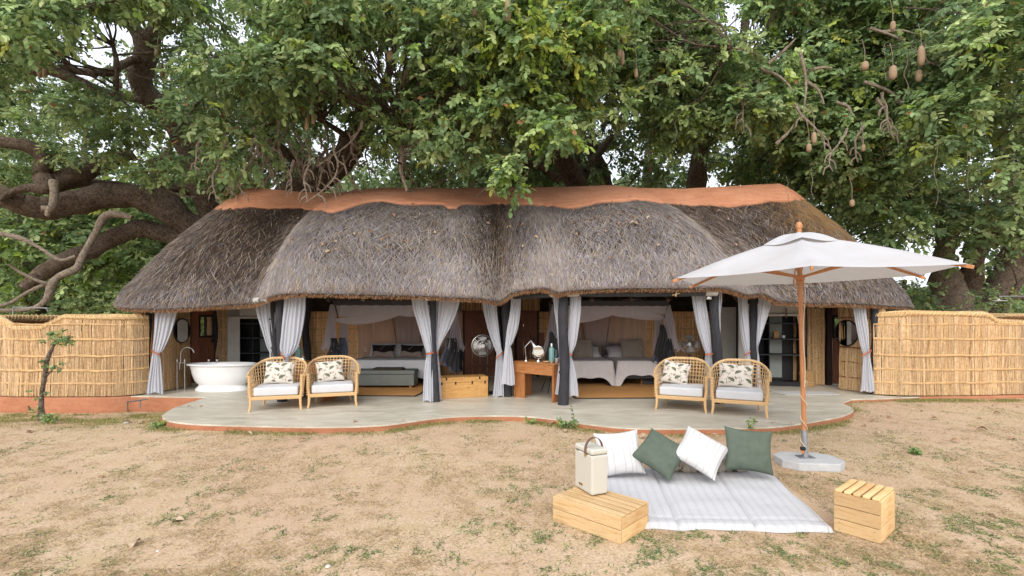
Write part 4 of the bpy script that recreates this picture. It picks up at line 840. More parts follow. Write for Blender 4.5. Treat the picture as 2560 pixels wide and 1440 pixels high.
for a in (('loose green shrub beside the right thatch corner', 2290, 14.5, 1.6, 700, 15, .0), ('leafy shrub behind the middle of the right fence', 2370, 14.2, 1.4, 735, 12, .05), ('shrub at the far right behind the rolled fence top', 2530, 15.5, 1.8, 752, 13, .1),
          ('dense shrub behind the left fence top near the thatch', 300, 15.0, 2.0, 720, 20, .0), ('shrub below the second dark trunk', 200, 15.5, 1.6, 745, 13, .08), ('shrub at the far left behind the fence corner', 20, 15.5, 1.8, 730, 14, .02), ('airy shrub between the speckled trunk and the thatch', 2250, 16, 1.2, 660, 9, -.05)): shrub(*a)
# far wood that closes the view at ground level
def far_wood():
    n = 135000; x = rng.uniform(-85, 75, n); y = rng.uniform(34, 40, n)+np.abs(x)*.1; h = (9+5*fbm(x*.12, y*0, 5)+2*vnoise(x*.6, y*0+4, 2)); h = h*(1-.72*ss(20, 27, x)*(1-ss(39, 46, x))); z = rng.random(n)*h
    d = rng.normal(0, 1, (n, 3)); nr = rng.normal(0, .5, (n, 3))+np.array([0, -.5, .7]); L = rng.uniform(.35, .7, n); tone = .7+.6*fbm(x*.5, z*.8, 1)
    col = GREENS[rng.integers(0, len(GREENS), n)]*(tone*rng.uniform(.8, 1.2, n))[:, None]; o = leaf_mesh('far_wood', np.stack([x, y, z], -1), d, nr, L, L*.6, col, None); tag(o, 'line of distant green wood closing the view behind the trees', 'wood', None, 'stuff')
far_wood()
# sausage fruits hanging on long stalks
def fruit(t, px, py, Y, ln=42, r=9, hang=60):
    L = ln/FPX*Y; rr = r/FPX*Y; p = P(px, py, Y); prof = [(rr*.15, L/2), (rr*.55, L*.46), (rr*.85, L*.36), (rr, L*.1), (rr*1.02, -L*.15), (rr*.9, -L*.34), (rr*.5, -L*.47), (rr*.1, -L*.5)]
    o = MB().lathe(prof, 10, p).build('fruit', M['fruit'], t, True, world=True); h = hang/FPX*Y
    MB().tube([p+Vector((0, 0, L/2)), p+Vector((.02, .03, L/2+h*.5)), p+Vector((-.02, .05, L/2+h))], .007, 4).build('stalk', M['deadwood'], o, True, world=True)
for a in ((100, 176, 12, 38, 6), (112, 182, 12, 24, 5), (405, 178, 12, 34, 5), (300, 212, 12.5, 20, 5), (393, 128, 12, 36, 6)): fruit(T1, *a)
for a in ((910, 45, 9.6, 26, 6), (1025, 48, 9.6, 34, 7), (975, 140, 9.6, 26, 9), (767, 310, 10, 34, 5), (783, 296, 10, 30, 5), (1187, 36, 9, 26, 7), (1240, 60, 9.4, 20, 5)): fruit(T2, *a)
for a in ((1270, 24, 8.3, 60, 8), (1548, 132, 10, 34, 6), (1556, 145, 10, 36, 5), (1560, 98, 10, 22, 6), (1590, 183, 10, 24, 5), (1520, 118, 10.2, 22, 5)): fruit(T3, *a)
for a in ((1840, 320, 12, 34, 6), (1625, 420, 14, 26, 5), (1838, 85, 12, 16, 4)): fruit(T5, *a)
for a in ((2162, 165, 9.6, 22, 8), (2232, 182, 9.6, 36, 9), (2303, 140, 9.8, 50, 8), (2297, 190, 10, 30, 7), (2035, 345, 9.6, 30, 6), (2130, 508, 10.5, 18, 6), (2440, 130, 10, 22, 7), (2022, 370, 10, 22, 6), (2158, 370, 10.4, 18, 5), (2490, 460, 12, 14, 4), (2232, 65, 9.6, 24, 6)): fruit(T6, *a)
# dry leaves caught on the left limb and hanging vines
def dry_leaf_me(L=.12):
    mb = MB(); n = 7
    for i in range(n):
        t = i/(n-1); w = L*.3*math.sin(PI*min(.97, t*.95+.03))**.8; z = .2*L*math.sin(t*3)-.1*L*t
        mb.v += [(t*L, -w, z+w*.6), (t*L, 0, z), (t*L, w, z+w*.7)]
    for i in range(n-1):
        for k in (0, 1): mb.f.append((i*3+k, i*3+k+1, i*3+k+4, i*3+k+3)); mb.mi.append(0)
    return mb
def vine(t, px, py, Y, ln):
    p = P(px, py, Y); h = ln/FPX*Y; pts = [p-Vector((.03*math.sin(i*1.3+px), .02*math.cos(i), h*i/8)) for i in range(9)]; MB().tube(pts, .0045, 4, caps=False).build('hanging_stalk', M['deadwood'], t, True, world=True)
for a in ((768, 130, 9.6, 130), (840, 190, 9.6, 80), (560, 380, 10, 90), (1233, 420, 8.6, 70), (1350, 100, 9, 130), (1430, 240, 9.4, 60), (1690, 300, 10, 60)): vine(T3 if a[0] > 1230 else T2, *a)
for a in ((2212, 110, 9.6, 90), (2265, 140, 9.4, 100), (2340, 340, 9.4, 180), (2450, 80, 9.4, 130), (2538, 370, 9.4, 90), (2030, 420, 9.4, 80), (1968, 440, 9.6, 60), (2420, 380, 9.4, 120)): vine(T6, *a)
# ================================================================ CURTAINS
def curtain(label, rows, Y, tie=None, folds=7, name='curtain', amp=.034, dy=None, m='curtain', cat='curtain', group='tied-back linen curtains along the front', base=None, strap=True):
    """rows: (py, px_left, px_right) from the top down, hung at distance Y"""
    rs = [np.array(r, float) for r in rows]; sp = np.array(spline(rs, 9)); nr = len(sp); nc = folds*7+1; V = []
    ph = random.random()*6; jit = rng.uniform(-.35, .35, nc)
    for i, (py, xl, xr) in enumerate(sp):
        w = (xr-xl)/FPX*Y; yy = Y+(dy(py) if dy else 0); am = min(amp, amp*(.35+.5*min(1, w/.35))); fr = i/(nr-1)
        for j in range(nc):
            t = j/(nc-1); px = xl+(xr-xl)*t; a = t*folds*2*PI+ph+jit[j]*.8+.5*math.sin(fr*3+t*4)
            off = am*math.sin(a)*(.7+.3*math.sin(t*9+ph))+.03*math.sin(t*PI)*-1
            p = P(px+ (1.1*math.sin(fr*9+t*6)), py+(2.0*math.sin(t*folds*1.7+ph) if i == nr-1 else 0), yy+off); V.append((p.x, p.y, p.z))
    b = sp[-1]; bx = P((b[1]+b[2])/2, b[0], Y); t = thing(name, label, cat, (bx.x, bx.y, bx.z), 0, group)
    o = npmesh('cloth', V, grid_faces(nr, nc), M[m], t, smooth=True)
    if tie and strap:
        px0, py0, px1, py1 = tie; a = P(px0, py0, Y-.07); c = P(px1, py1, Y-.07); bk1 = P(px1, py1-2, Y+.07); bk0 = P(px0, py0-2, Y+.07); mb = MB(); wd = Vector((0, 0, .017))
        loop = [Vector(q) for q in (a+(c-a)*-.03, a+(c-a)*.3+Vector((0, -.02, 0)), a+(c-a)*.7+Vector((0, -.02, 0)), c, bk1, bk0)]; n = len(loop); vs = []
        for q in loop: vs += [q-wd, q+wd]
        mb.add(vs, [(2*k, 2*((k+1) % n), 2*((k+1) % n)+1, 2*k+1) for k in range(n)]); mb.build('tieback', M['leather'], t, world=True)
    return t
CW = 'white linen curtain '
curtain(CW+'gathered at the left end post beside the bathtub', [(765, 387, 446), (800, 385, 437), (840, 383, 424), (875, 381, 408), (884, 382, 400), (894, 379, 402), (920, 374, 404), (955, 368, 406), (983, 365, 408)], 10.25, (379, 876, 399, 887), 5)
curtain(CW+'left of the double dark posts above the tub end', [(755, 635, 690), (790, 642, 689), (830, 655, 688), (865, 667, 688), (880, 674, 688), (900, 674, 690), (940, 672, 692), (985, 671, 694)], 9.95, None, 5)
curtain(CW+'swept into a bulging bag right of the double posts', [(728, 712, 764), (770, 708, 763), (810, 704, 758), (845, 702, 752), (870, 700, 745), (885, 704, 734), (896, 712, 722), (920, 704, 722), (985, 704, 724)], 9.3, (700, 882, 712, 896), 6)
curtain(CW+'left of the post before the grey bench', [(729, 1027, 1065), (770, 1031, 1070), (810, 1043, 1076), (850, 1056, 1080), (880, 1066, 1083), (886, 1067, 1083), (910, 1062, 1083), (950, 1058, 1083), (1003, 1056, 1084)], 9.35, (1065, 885, 1084, 881), 5)
curtain(CW+'fanned widest right of the post beside the pine trunk', [(736, 1088, 1153), (775, 1088, 1143), (815, 1089, 1126), (850, 1090, 1108), (880, 1091, 1096), (890, 1090, 1097), (920, 1088, 1099), (960, 1082, 1101), (998, 1080, 1103)], 9.5, (1090, 880, 1097, 883), 5)
curtain(CW+'left of the central valley post beside the pedestal fan', [(738, 1203, 1240), (780, 1208, 1242), (820, 1218, 1246), (860, 1232, 1252), (882, 1242, 1257), (892, 1241, 1257), (920, 1238, 1258), (960, 1234, 1258), (991, 1231, 1259)], 9.95, (1240, 896, 1257, 880), 5)
curtain(CW+'shorter and knotted by itself right of the central post', [(736, 1278, 1303), (780, 1274, 1300), (820, 1267, 1294), (855, 1264, 1283), (866, 1264, 1278), (876, 1262, 1280), (910, 1257, 1283), (940, 1254, 1285), (962, 1252, 1286)], 9.75, None, 4)
curtain(CW+'mostly hidden behind the knobbly post by the desk', [(738, 1381, 1403), (780, 1385, 1400), (820, 1391, 1398), (860, 1396, 1404), (900, 1398, 1406), (940, 1392, 1404), (985, 1387, 1402)], 9.3, None, 3)
curtain(CW+'right of the knobbly post in front of the twin beds', [(734, 1425, 1453), (780, 1423, 1451), (820, 1420, 1446), (860, 1417, 1440), (884, 1416, 1431), (892, 1416, 1430), (920, 1416, 1437), (960, 1415, 1443), (991, 1414, 1446)], 9.15, (1415, 884, 1431, 887), 4)
curtain(CW+'left of the post behind the two right armchairs', [(736, 1728, 1762), (780, 1734, 1768), (820, 1742, 1774), (860, 1755, 1778), (884, 1764, 1781), (894, 1763, 1781), (920, 1762, 1782), (960, 1766, 1782), (986, 1770, 1784)], 9.25, (1763, 887, 1783, 884), 5)
curtain(CW+'narrow strip right of the post behind the armchairs', [(712, 1794, 1805), (760, 1796, 1804), (800, 1796, 1802), (850, 1794, 1799)], 9.35, None, 2)
curtain(CW+'left of the post before the right wardrobe', [(724, 1843, 1867), (770, 1845, 1869), (810, 1849, 1872), (850, 1855, 1875), (880, 1863, 1876), (890, 1862, 1876), (920, 1860, 1878), (975, 1858, 1880)], 10.0, (1861, 888, 1877, 878), 4)
curtain(CW+'flaring wide right of the post before the right wardrobe', [(727, 1896, 1931), (770, 1894, 1924), (810, 1893, 1913), (850, 1892, 1902), (872, 1892, 1896), (900, 1892, 1898), (970, 1891, 1902)], 9.95, None, 4)
curtain(CW+'at the right end post beside the round mirror', [(752, 2130, 2164), (790, 2134, 2166), (830, 2142, 2171), (865, 2151, 2173), (882, 2158, 2176), (892, 2158, 2176), (920, 2155, 2180), (955, 2152, 2184), (979, 2150, 2186)], 10.2, (2155, 889, 2179, 876), 5)

# ================================================================ PILLOWS AND CLOTH
def pillow_mesh(w, h, th, n=26, pinch=.06, colfn=None, flatb=0):
    g = np.linspace(-1, 1, n); U, Vv = np.meshgrid(g, g, indexing='ij'); inn = (1-np.abs(U)**2.4)*(1-np.abs(Vv)**2.4)
    t = th/2*np.sqrt(np.clip(inn, 0, 1))**.95; e = 1-pinch*(1-np.abs(Vv)**2)*np.abs(U)**2; f = 1-pinch*(1-np.abs(U)**2)*np.abs(Vv)**2
    X = U*w/2*e; Z = Vv*h/2*f; wr = .006*(fbm(U*3+9, Vv*3, 2)-.5)*2*np.clip(inn*3, 0, 1)
    front = np.stack([X, -(t+wr), Z], -1).reshape(-1, 3); back = np.stack([X, t*.9+wr, Z], -1).reshape(-1, 3); f1 = grid_faces(n, n); N = n*n
    col = None
    if colfn is not None: col = np.concatenate([colfn((U+1)/2, (Vv+1)/2).reshape(-1, 3)]*2)
    return np.concatenate([front, back]), np.concatenate([f1[:, ::-1], f1+N])[:, ::-1], col
def stripes_col(u, v, k=9, base=(.55, .545, .545), line=(.40, .395, .385)):
    c = np.ones(u.shape+(3,))*np.array(base); f = (u*k) % 1; 
    for a in (.40, .56): c = np.where((np.abs(f-a) < .03)[..., None], np.array(line), c)
    return c
LEAFP = [(.16, .80, .20, 40), (.66, .84, .2, 35), (.42, .60, .19, -40), (.85, .58, .17, -50), (.12, .28, .2, 45), (.62, .27, .2, 40), (.9, .12, .14, 20), (.35, .08, .12, -15), (.02, .55, .1, 60), (.95, .93, .1, 40), (.40, .95, .1, -20)]
SPRIG = [(.42, .82, 60), (.3, .68, 200), (.66, .60, -45), (.22, .48, 140), (.45, .28, 100), (.76, .40, -120), (.8, .75, 20), (.52, .45, -80), (.30, .14, 60), (.08, .66, 80), (.72, .08, 100), (.92, .34, 70), (.52, .70, -10), (.28, .9, 150), (.9, .72, -70)]
def leafprint(u, v, flip=False):
    if flip: u = 1-u
    base = np.array(lin((204, 197, 186))); c = np.ones(u.shape+(3,))*base; ol = np.array(lin((58, 64, 52))); inl = np.array(lin((118, 122, 100))); sg = np.array(lin((98, 98, 84))); pk = np.array(lin((196, 176, 164)))
    for (x, y, a) in SPRIG:
        for k, da in enumerate((-50, -25, 0, 25, 50)):
            t = R(a+da); L = .15-.02*abs(k-2); dx, dy = math.cos(t), math.sin(t); px = x+dx*.02*k; py = y+dy*.02*k; p = (u-px)*dx+(v-py)*dy; q = -(u-px)*dy+(v-py)*dx
            w = .012*np.sin(np.clip(p/L, 0, 1)*PI); c = np.where(((p > 0) & (p < L) & (np.abs(q) < w))[..., None], sg if k % 2 else pk*.8, c)
    for (x, y, s, a) in LEAFP:
        s = s*1.32
        t = R(a); dx, dy = math.cos(t), math.sin(t); p = ((u-x)*dx+(v-y)*dy)/s+.5; q = (-(u-x)*dy+(v-y)*dx)/s; q = q-.12*np.sin(p*PI)
        w = .25*np.sin(np.clip(p, 0, 1)*PI)**.8*(1.15-.5*p); ins = (p > 0) & (p < 1) & (np.abs(q) < w); edge = ins & ((np.abs(q) > w*.72) | (np.abs(q) < .018)); c = np.where(ins[..., None], inl, c)
        c = np.where((ins & (q > w*.25) & (q < w))[..., None], inl*.62, c); c = np.where(edge[..., None], ol, c)
    return c
M['cotton'] = attrmat('printed_cotton', .95, .05, 0, 0)
def pillow(label, loc, rot, w, h, th, m=None, colfn=None, n=26, name='pillow', cat='pillow', group=None, pinch=.06):
    t = tag(link(bpy.data.objects.new(name, None)), label, cat, group) if False else None
    V, F, col = pillow_mesh(w, h, th, n, pinch, colfn); o = npmesh(name, V, F, m or M['cotton'], None, col, True); o.location = loc; o.rotation_mode = 'YXZ'; o.rotation_euler = rot; tag(o, label, cat, group); return o

# ================================================================ ARMCHAIRS
def make_armchair(label):
    t = thing('rattan_armchair', label, 'armchair', (0, 0, 0), 0, 'rattan armchairs on the deck'); m = M['rattan']; W2, D0, D1 = .375, -.36, .36
    # plan curve of the shell: from the left front post round the back to the right front post
    def plan(s, z):                     # s 0..1
        fl_ = .03+.055*ss(.25, .85, z); a = W2+fl_; back = D1+fl_*1.2
        ctrl = [(-a+.0, D0), (-a-.005, -.12), (-a+.01, .1), (-a*.78, back-.09), (-a*.4, back-.005), (0, back+.015), (a*.4, back-.005), (a*.78, back-.09), (a-.01, .1), (a+.005, -.12), (a, D0)]
        k = s*(len(ctrl)-1); i = min(int(k), len(ctrl)-2); f = k-i; P_ = [ctrl[max(0, i-1)], ctrl[i], ctrl[i+1], ctrl[min(len(ctrl)-1, i+2)]]
        g = lambda q: .5*((2*P_[1][q])+(-P_[0][q]+P_[2][q])*f+(2*P_[0][q]-5*P_[1][q]+4*P_[2][q]-P_[3][q])*f*f+(-P_[0][q]+3*P_[1][q]-3*P_[2][q]+P_[3][q])*f**3); return g(0), g(1)
    def top(s): e = min(s, 1-s); return .60+.06*float(ss(0, .12, e))+.185*float(ss(.1, .42, e))
    rail = .225
    # rim: three canes side by side wrapped along the top
    mb = MB()
    for dz, do in ((0, 0), (.012, .014), (-.012, .012)): mb.tube([(*[q*(1+do*.6) for q in plan(s, top(s))], top(s)+dz) for s in np.linspace(0, 1, 44)], .0125, 7)
    mb.build('top_rim', m, t, True)
    # open lattice: upright canes in pairs looping over the rim
    mb = MB(); n = 33
    for k in range(n):
        s = (k+.35)/(n-.3)
        for ds in (-.0025, .0025):
            pts = []
            for f in np.linspace(0, 1, 7):
                z = rail+.01+(top(s)+.012-rail-.01)*f; x, y = plan(min(1, max(0, s+ds*(2-f*1.2))), z); pts.append((x, y, z))
            x, y = plan(s, top(s)); r = math.hypot(x, y-0)+1e-6; pts.append((x*(1+.028/r), y*(1+.028/r), top(s)+.008)); pts.append((x*(1+.032/r), y*(1+.032/r), top(s)-.03)); mb.tube(pts, .0048, 5)
    for z in (.31, .385, .46, .535, .605, .665, .725, .78):
        seg = [];
        for s in np.linspace(0, 1, 90):
            if top(s)-.02 > z: seg.append(s)
        if len(seg) < 4: continue
        for dz in (-.004, .005): mb.tube([(*plan(s, z), z+dz+.0035*math.sin(s*n*PI)) for s in seg], .0045, 5)
    o = mb.build('cane_lattice', m, t, True)
    # legs run up into the front posts
    for sx in (-1, 1):
        x, y = plan(0 if sx < 0 else 1, .4); mb = MB(); pts = [(sx*(W2+.035), D0-.035, 0), (sx*(W2+.02), D0-.018, .1), (sx*(W2+.018), D0-.005, .2), (x, D0, .35), (x, D0, .48), (x, D0, top(0)+.01)]; mb.tube(pts, [.019, .022, .026, .026, .025, .025], 10)
        lg = mb.build('leg', M['rattan_wrap'], t, True); mb = MB()
        for z in np.linspace(.24, top(0)-.01, 9): mb.tube([(x+.03*math.cos(a), D0+.03*math.sin(a), z+.006*math.sin(a*2)) for a in np.linspace(0, 2*PI, 11)[:-1]], .0055, 5, closed=True)
        mb.build('leg_wrapping', m, lg, True)
        MB().tube([(sx*(W2*.72+.05), D1*.86+.05, 0), (sx*(W2*.72+.02), D1*.86+.015, .12), (sx*W2*.72, D1*.86, .24)], [.017, .021, .024], 9).build('leg', M['rattan_wrap'], t, True)
    # seat frame
    loop = [(-W2-.01, D0), (-W2-.01, .1), (-W2*.8, D1*.84), (-W2*.3, D1*.98), (W2*.3, D1*.98), (W2*.8, D1*.84), (W2+.01, .1), (W2+.01, D0)]
    mb = MB(); mb.box((0, D0-.005, rail-.005), (W2*2+.01, .04, .062)); mb.build('front_rail', M['rattan_wrap'], t, bevel=.012)
    mb = MB(); mb.tube([(x, y, rail) for x, y in loop], .024, 8); mb.box((0, 0, rail+.01), (W2*1.9, .6, .02)); mb.build('seat_frame', M['rattan_wrap'], t, True)
    # box cushion
    bm_ = MB().box((0, 0, 0), (.71, .66, .145)); o = bm_.build('seat_cushion', M['seat_white'], t); bevel_me(o.data, .032, 4); o.data.polygons.foreach_set('use_smooth', np.ones(len(o.data.polygons), bool)); o.location = (0, -.03, rail+.028+.0725)
    bm = bmesh.new(); bm.from_mesh(o.data); bmesh.ops.subdivide_edges(bm, edges=[e for e in bm.edges if e.calc_length() > .3], cuts=6, use_grid_fill=True)
    for v in bm.verts:
        if v.co.z > .05: v.co.z += .014*(1-(v.co.x/.36)**2)*(1-(v.co.y/.34)**2)+.003*math.sin(v.co.x*30)
        if v.co.y < -.3: v.co.y -= .008*math.cos(v.co.x*4)
    bm.to_mesh(o.data); bm.free()
    return t
AL = ['rattan armchair farthest left, beside the white bathtub', 'rattan armchair in front of the green-grey bench, second from the left', 'rattan armchair right of the twin beds with its cushion tipped to the left', 'rattan armchair farthest right, nearest the umbrella pole']
feet = [((627, 1030), (749, 1024)), ((776, 1021), (886, 1015)), ((1646, 1024), (1758, 1032)), ((1784, 1035), (1914, 1045))]
ch0 = make_armchair(AL[0]); chairs = []
for i, ((xa, ya), (xb, yb)) in enumerate(feet):
    a = Vector((*DP(xa, ya), 0)); b = Vector((*DP(xb, yb), 0)); o = ch0 if i == 0 else copy_tree(ch0); d = (b-a); rz = math.atan2(d.y, d.x); mid = (a+b)/2; nrm = Vector((d.y, -d.x, 0)).normalized()
    o.location = (mid.x-nrm.x*.395, mid.y-nrm.y*.395, DZ); o.rotation_euler = (0, 0, rz); o['label'] = AL[i]; o.scale = (d.length/.82,)*3 if False else (1, 1, 1); chairs.append(o)
def on_chair(o, x, y, z): m = Matrix.Translation(o.location)@Matrix.Rotation(o.rotation_euler.z, 4, 'Z'); return m@Vector((x, y, z))
PL = ['leaf-print cushion on the farthest left armchair', 'leaf-print cushion leaning on the second armchair from the left', 'leaf-print cushion tipped to the left on the third armchair', 'wide-set leaf-print cushion on the farthest right armchair']
for i, (o, (dx, w, tilt, h)) in enumerate(zip(chairs, ((-.01, .5, 3, .41), (-.06, .48, -6, .40), (-.12, .47, 9, .41), (-.06, .54, 3, .41)))):
    p = on_chair(o, dx, .10, .40+h*.5); pillow(PL[i], p, (R(-19), R(tilt), o.rotation_euler.z), w, h, .15, None, (lambda u, v, f=(i % 2 == 1): leafprint(u, v, f)), 110, 'cushion', 'cushion', 'leaf-print cushions on the armchairs', pinch=.05)

# ================================================================ ON THE LAWN
um = thing('umbrella', 'large white hexagonal parasol on a varnished wooden pole', 'umbrella', (3.46, 5.85, .04))
UC = Vector((3.40, 5.80, 0)); RIM = 1.5
def build_umbrella():
    apex = Vector((3.385, 5.80, 2.78)); ang = [R(-57+60*k) for k in range(6)]; tip = []
    for k, a in enumerate(ang): x = UC.x+RIM*math.cos(a); y = UC.y+RIM*math.sin(a); tip.append(Vector((x, y, 2.235+.025*math.cos(a))))
    # canopy: six cloth panels in one piece, edges hang slightly between the ribs
    nR, nS = 14, 8; V = []
    top = apex-Vector((0, 0, .05))
    for k in range(6):
        a, b = tip[k], tip[(k+1) % 6]
        for j in range(nS):
            s = j/nS
            for i in range(nR):
                r = .02+.98*i/(nR-1); e = a.lerp(b, s); e = e+(Vector((UC.x, UC.y, e.z))-e)*.055*math.sin(PI*s); p = top.lerp(e, r); p.z += .028*math.sin(PI*r)-.05*math.sin(PI*s)*r*(1-r)*2.2-.012*math.sin(PI*s)*r; V.append(p)
    cm = mat('white_parasol_canvas', (.74, .73, .73), .9, .06, 3, bump=.15, spec=.1)
    tn = NT('parasol_canvas'); tn.b.inputs['Base Color'].default_value = (.72, .70, .69, 1); v = tn.coord(); tn.col(tn.ramp(tn.noise(v, 2.2, 5), [(.3, (.50, .50, .51)), (.6, (.56, .565, .59))])); tn.b.inputs['Roughness'].default_value = .95
    tr = tn.n('ShaderNodeBsdfTranslucent'); tr.inputs['Color'].default_value = (.62, .60, .58, 1); ms = tn.n('ShaderNodeMixShader'); ms.inputs[0].default_value = .28; tn.l(tn.b.outputs[0], ms.inputs[1]); tn.l(tr.outputs[0], ms.inputs[2]); tn.l(ms.outputs[0], tn.out.inputs['Surface']); cm = tn.m
    npmesh('canopy', [tuple(v) for v in V], grid_faces(6*nS, nR, True), cm, um, smooth=True)
    # vent flap over the top with a wavy free edge
    V = []; n = 48
    for j in range(n):
        a = 2*PI*j/n+ang[0]; k = (a-ang[0])/(PI/3); s = k-math.floor(k); r6 = math.cos(PI/6)/math.cos((s-.5)*PI/3)
        for i in range(7):
            f = i/6; r = .03+.40*f*r6; z = apex.z-.03-.125*f+.022*math.sin(PI*f)*(1+.6*math.cos(2*PI*s+1))+(-.02*math.sin(PI*s)+.014*math.sin(a*3+1))*f**2*1.2; V.append((apex.x+r*math.cos(a), apex.y+r*math.sin(a), z))
    npmesh('vent_flap', V, grid_faces(n, 7, True), cm, um, smooth=True)
    mb = MB().tube([(3.47, 5.84, .34), (3.44, 5.83, 1.2), (3.40, 5.81, 2.2), (3.385, 5.80, 2.82)], .026, 14); mb.build('pole', M['teak'], um, True, world=True)
    MB().lathe([(.028, 0), (.036, .012), (.034, .05), (.024, .075), (.006, .086)], 14, (3.385, 5.80, 2.80)).build('finial', M['orange'] if False else M['teak'], um, True, world=True)
    hub = Vector((3.402, 5.81, 2.22)); MB().lathe([(.03, -.06), (.045, -.06), (.045, -.035), (.038, -.03), (.05, -.02), (.05, .035), (.03, .04)], 16, hub).build('hub', M['teak'], um, True, world=True)
    MB().lathe([(.03, 0), (.05, 0), (.05, .05), (.03, .05)], 12, apex-Vector((0, 0, .12))).build('crown_hub', M['teak'], um, True, world=True)
    for k in range(6):
        a = apex-Vector((0, 0, .095)); b = tip[k]+Vector((0, 0, -.022)); dr = (b-a).normalized(); q = dr.to_track_quat('X', 'Z').to_matrix(); L = (b-a).length
        mb = MB().box((a+b)/2, (L, .018, .032), M=q); mb.box(b+dr*.008, (.06, .022, .034), M=q); mb.build('rib', M['teak'], um, world=True, bevel=.005)
        c = a.lerp(b, .52)-Vector((0, 0, .02)); h = hub+Vector((math.cos(ang[k])*.045, math.sin(ang[k])*.045, .02)); d2 = (c-h).normalized(); q = d2.to_track_quat('X', 'Z').to_matrix(); MB().box((c+h)/2, ((c-h).length, .016, .026), M=q).build('strut', M['teak'], um, world=True, bevel=.004)
    # base slab: long octagon, steel sleeve, knob and cord
    bx, by = 3.47, 5.82; oc = [(-.33, -.12), (-.20, -.25), (.24, -.25), (.36, -.12), (.36, .10), (.22, .24), (-.22, .24), (-.34, .10)]; z0 = float(ground_z(bx, by))
    cth = math.cos(R(-6)); sth = math.sin(R(-6)); pts = [(bx+.02+x*cth-y*sth, by+x*sth+y*cth) for x, y in oc]
    o = MB().prism(pts, z0-.01, z0+.085).build('base_slab', M['concrete_base'], um, world=True); bevel_me(o.data, .012, 2)
    mb = MB().tube([(bx, by, z0+.08), (3.467, 5.84, .42)], .034, 14); mb.box((bx, by, z0+.09), (.17, .13, .012)); mb.build('pole_sleeve', M['galv'], um, True, world=True)
    MB().tube([(bx-.05, by-.03, z0+.14), (bx-.047, by-.03, z0+.22)], .012, 8).build('peg', M['orange'], um, True, world=True); MB().tube([(bx-.03, by-.04, z0+.2), (bx-.075, by-.04, z0+.2)], .022, 10).build('knob', M['black'], um, True, world=True)
    pts = [(3.42+.012*math.sin(z*7), 5.76, z) for z in np.linspace(2.16, .95, 16)]+[(3.46+.034*math.cos(a), 5.83+.034*math.sin(a), .95-a*.042) for a in np.linspace(-PI/2, 5*PI, 40)]+[(3.455, 5.79, .22)]
    MB().tube(pts, .0045, 5).build('cord', M['rope'], um, True, world=True)
build_umbrella()
# quilted mat
def build_mat():
    FL, FR, BR, BL = (.70, 4.08), (2.585, 3.985), (2.93, 5.55), (.86, 5.66); nu, nv2 = 150, 60; U, Vv = np.meshgrid(np.linspace(0, 1, nu), np.linspace(0, 1, nv2), indexing='ij')
    P4 = [np.array(q) for q in (FL, FR, BR, BL)]; XY = (P4[0]*(1-U[..., None])+P4[1]*U[..., None])*(1-Vv[..., None])+(P4[3]*(1-U[..., None])+P4[2]*U[..., None])*Vv[..., None]
    XY[..., 0] += .03*np.sin(Vv*5+1)*(U > .98)+.012*np.sin(U*9)*(Vv < .02); XY[..., 1] += .012*np.sin(U*14)*(Vv < .02)+.01*np.sin(U*30)*(Vv < .02)
    e = np.minimum(np.minimum(U, 1-U)*1.9, np.minimum(Vv, 1-Vv)*1.5); th = .042*np.sqrt(np.clip(e/.03, 0, 1))+.012*(fbm(U*9, Vv*9, 1)-.5)*np.clip(e*10, 0, 1)
    for s in (.36, .69): th -= .024*np.exp(-((U-s)/.008)**2)
    th -= .012*np.exp(-((Vv-.10)/.008)**2)+.003*np.abs(np.sin(U*PI*24))*0+.003*np.cos(Vv*19+U*9+2*np.sin(U*7))*np.clip(e*10, 0, 1)
    Z = ground_z(XY[..., 0], XY[..., 1])+.004+th; V = np.concatenate([XY, Z[..., None]], -1).reshape(-1, 3)
    f = (U*24) % 1; c = np.ones(U.shape+(3,))*np.array((.70, .70, .72)); 
    t = NT('striped_quilt'); uvn = t.attr(); sep = t.n('ShaderNodeSeparateColor'); t.l(uvn, sep.inputs[0])
    def m_(op, a, b=None):
        x = t.n('ShaderNodeMath', operation=op)
        for i, q in enumerate((a, b)):
            if q is None: continue
            if isinstance(q, (int, float)): x.inputs[i].default_value = q
            else: t.l(q, x.inputs[i])
        return x.outputs[0]
    fr = m_('FRACT', m_('MULTIPLY', sep.outputs[0], 24)); l1 = m_('LESS_THAN', m_('ABSOLUTE', m_('SUBTRACT', fr, .38)), .028); l2 = m_('LESS_THAN', m_('ABSOLUTE', m_('SUBTRACT', fr, .58)), .028); ln = m_('MAXIMUM', l1, l2)
    wv = t.noise(t.coord(), 160, 3); basec = t.ramp(wv, [(.3, (.45, .45, .46)), (.7, (.53, .53, .545))]); t.col(t.mix(m_('MULTIPLY', ln, .75), basec, (.34, .34, .33))); t.b.inputs['Roughness'].default_value = .95; t.b.inputs['Specular IOR Level'].default_value = .05; t.bump(t.noise(t.coord((1, 1, 1)), 30, 4), .35, .01)
    o = npmesh('quilted_mat', V, grid_faces(nu, nv2), t.m, None, np.stack([U, Vv, U*0], -1).reshape(-1, 3), True); tag(o, 'white quilted picnic mat with thin grey stripes spread on the dry lawn', 'mat')
build_mat()
GZ = float(ground_z(2, 5.3))
def lawnp(px, py, Y): return P(px, py, Y)
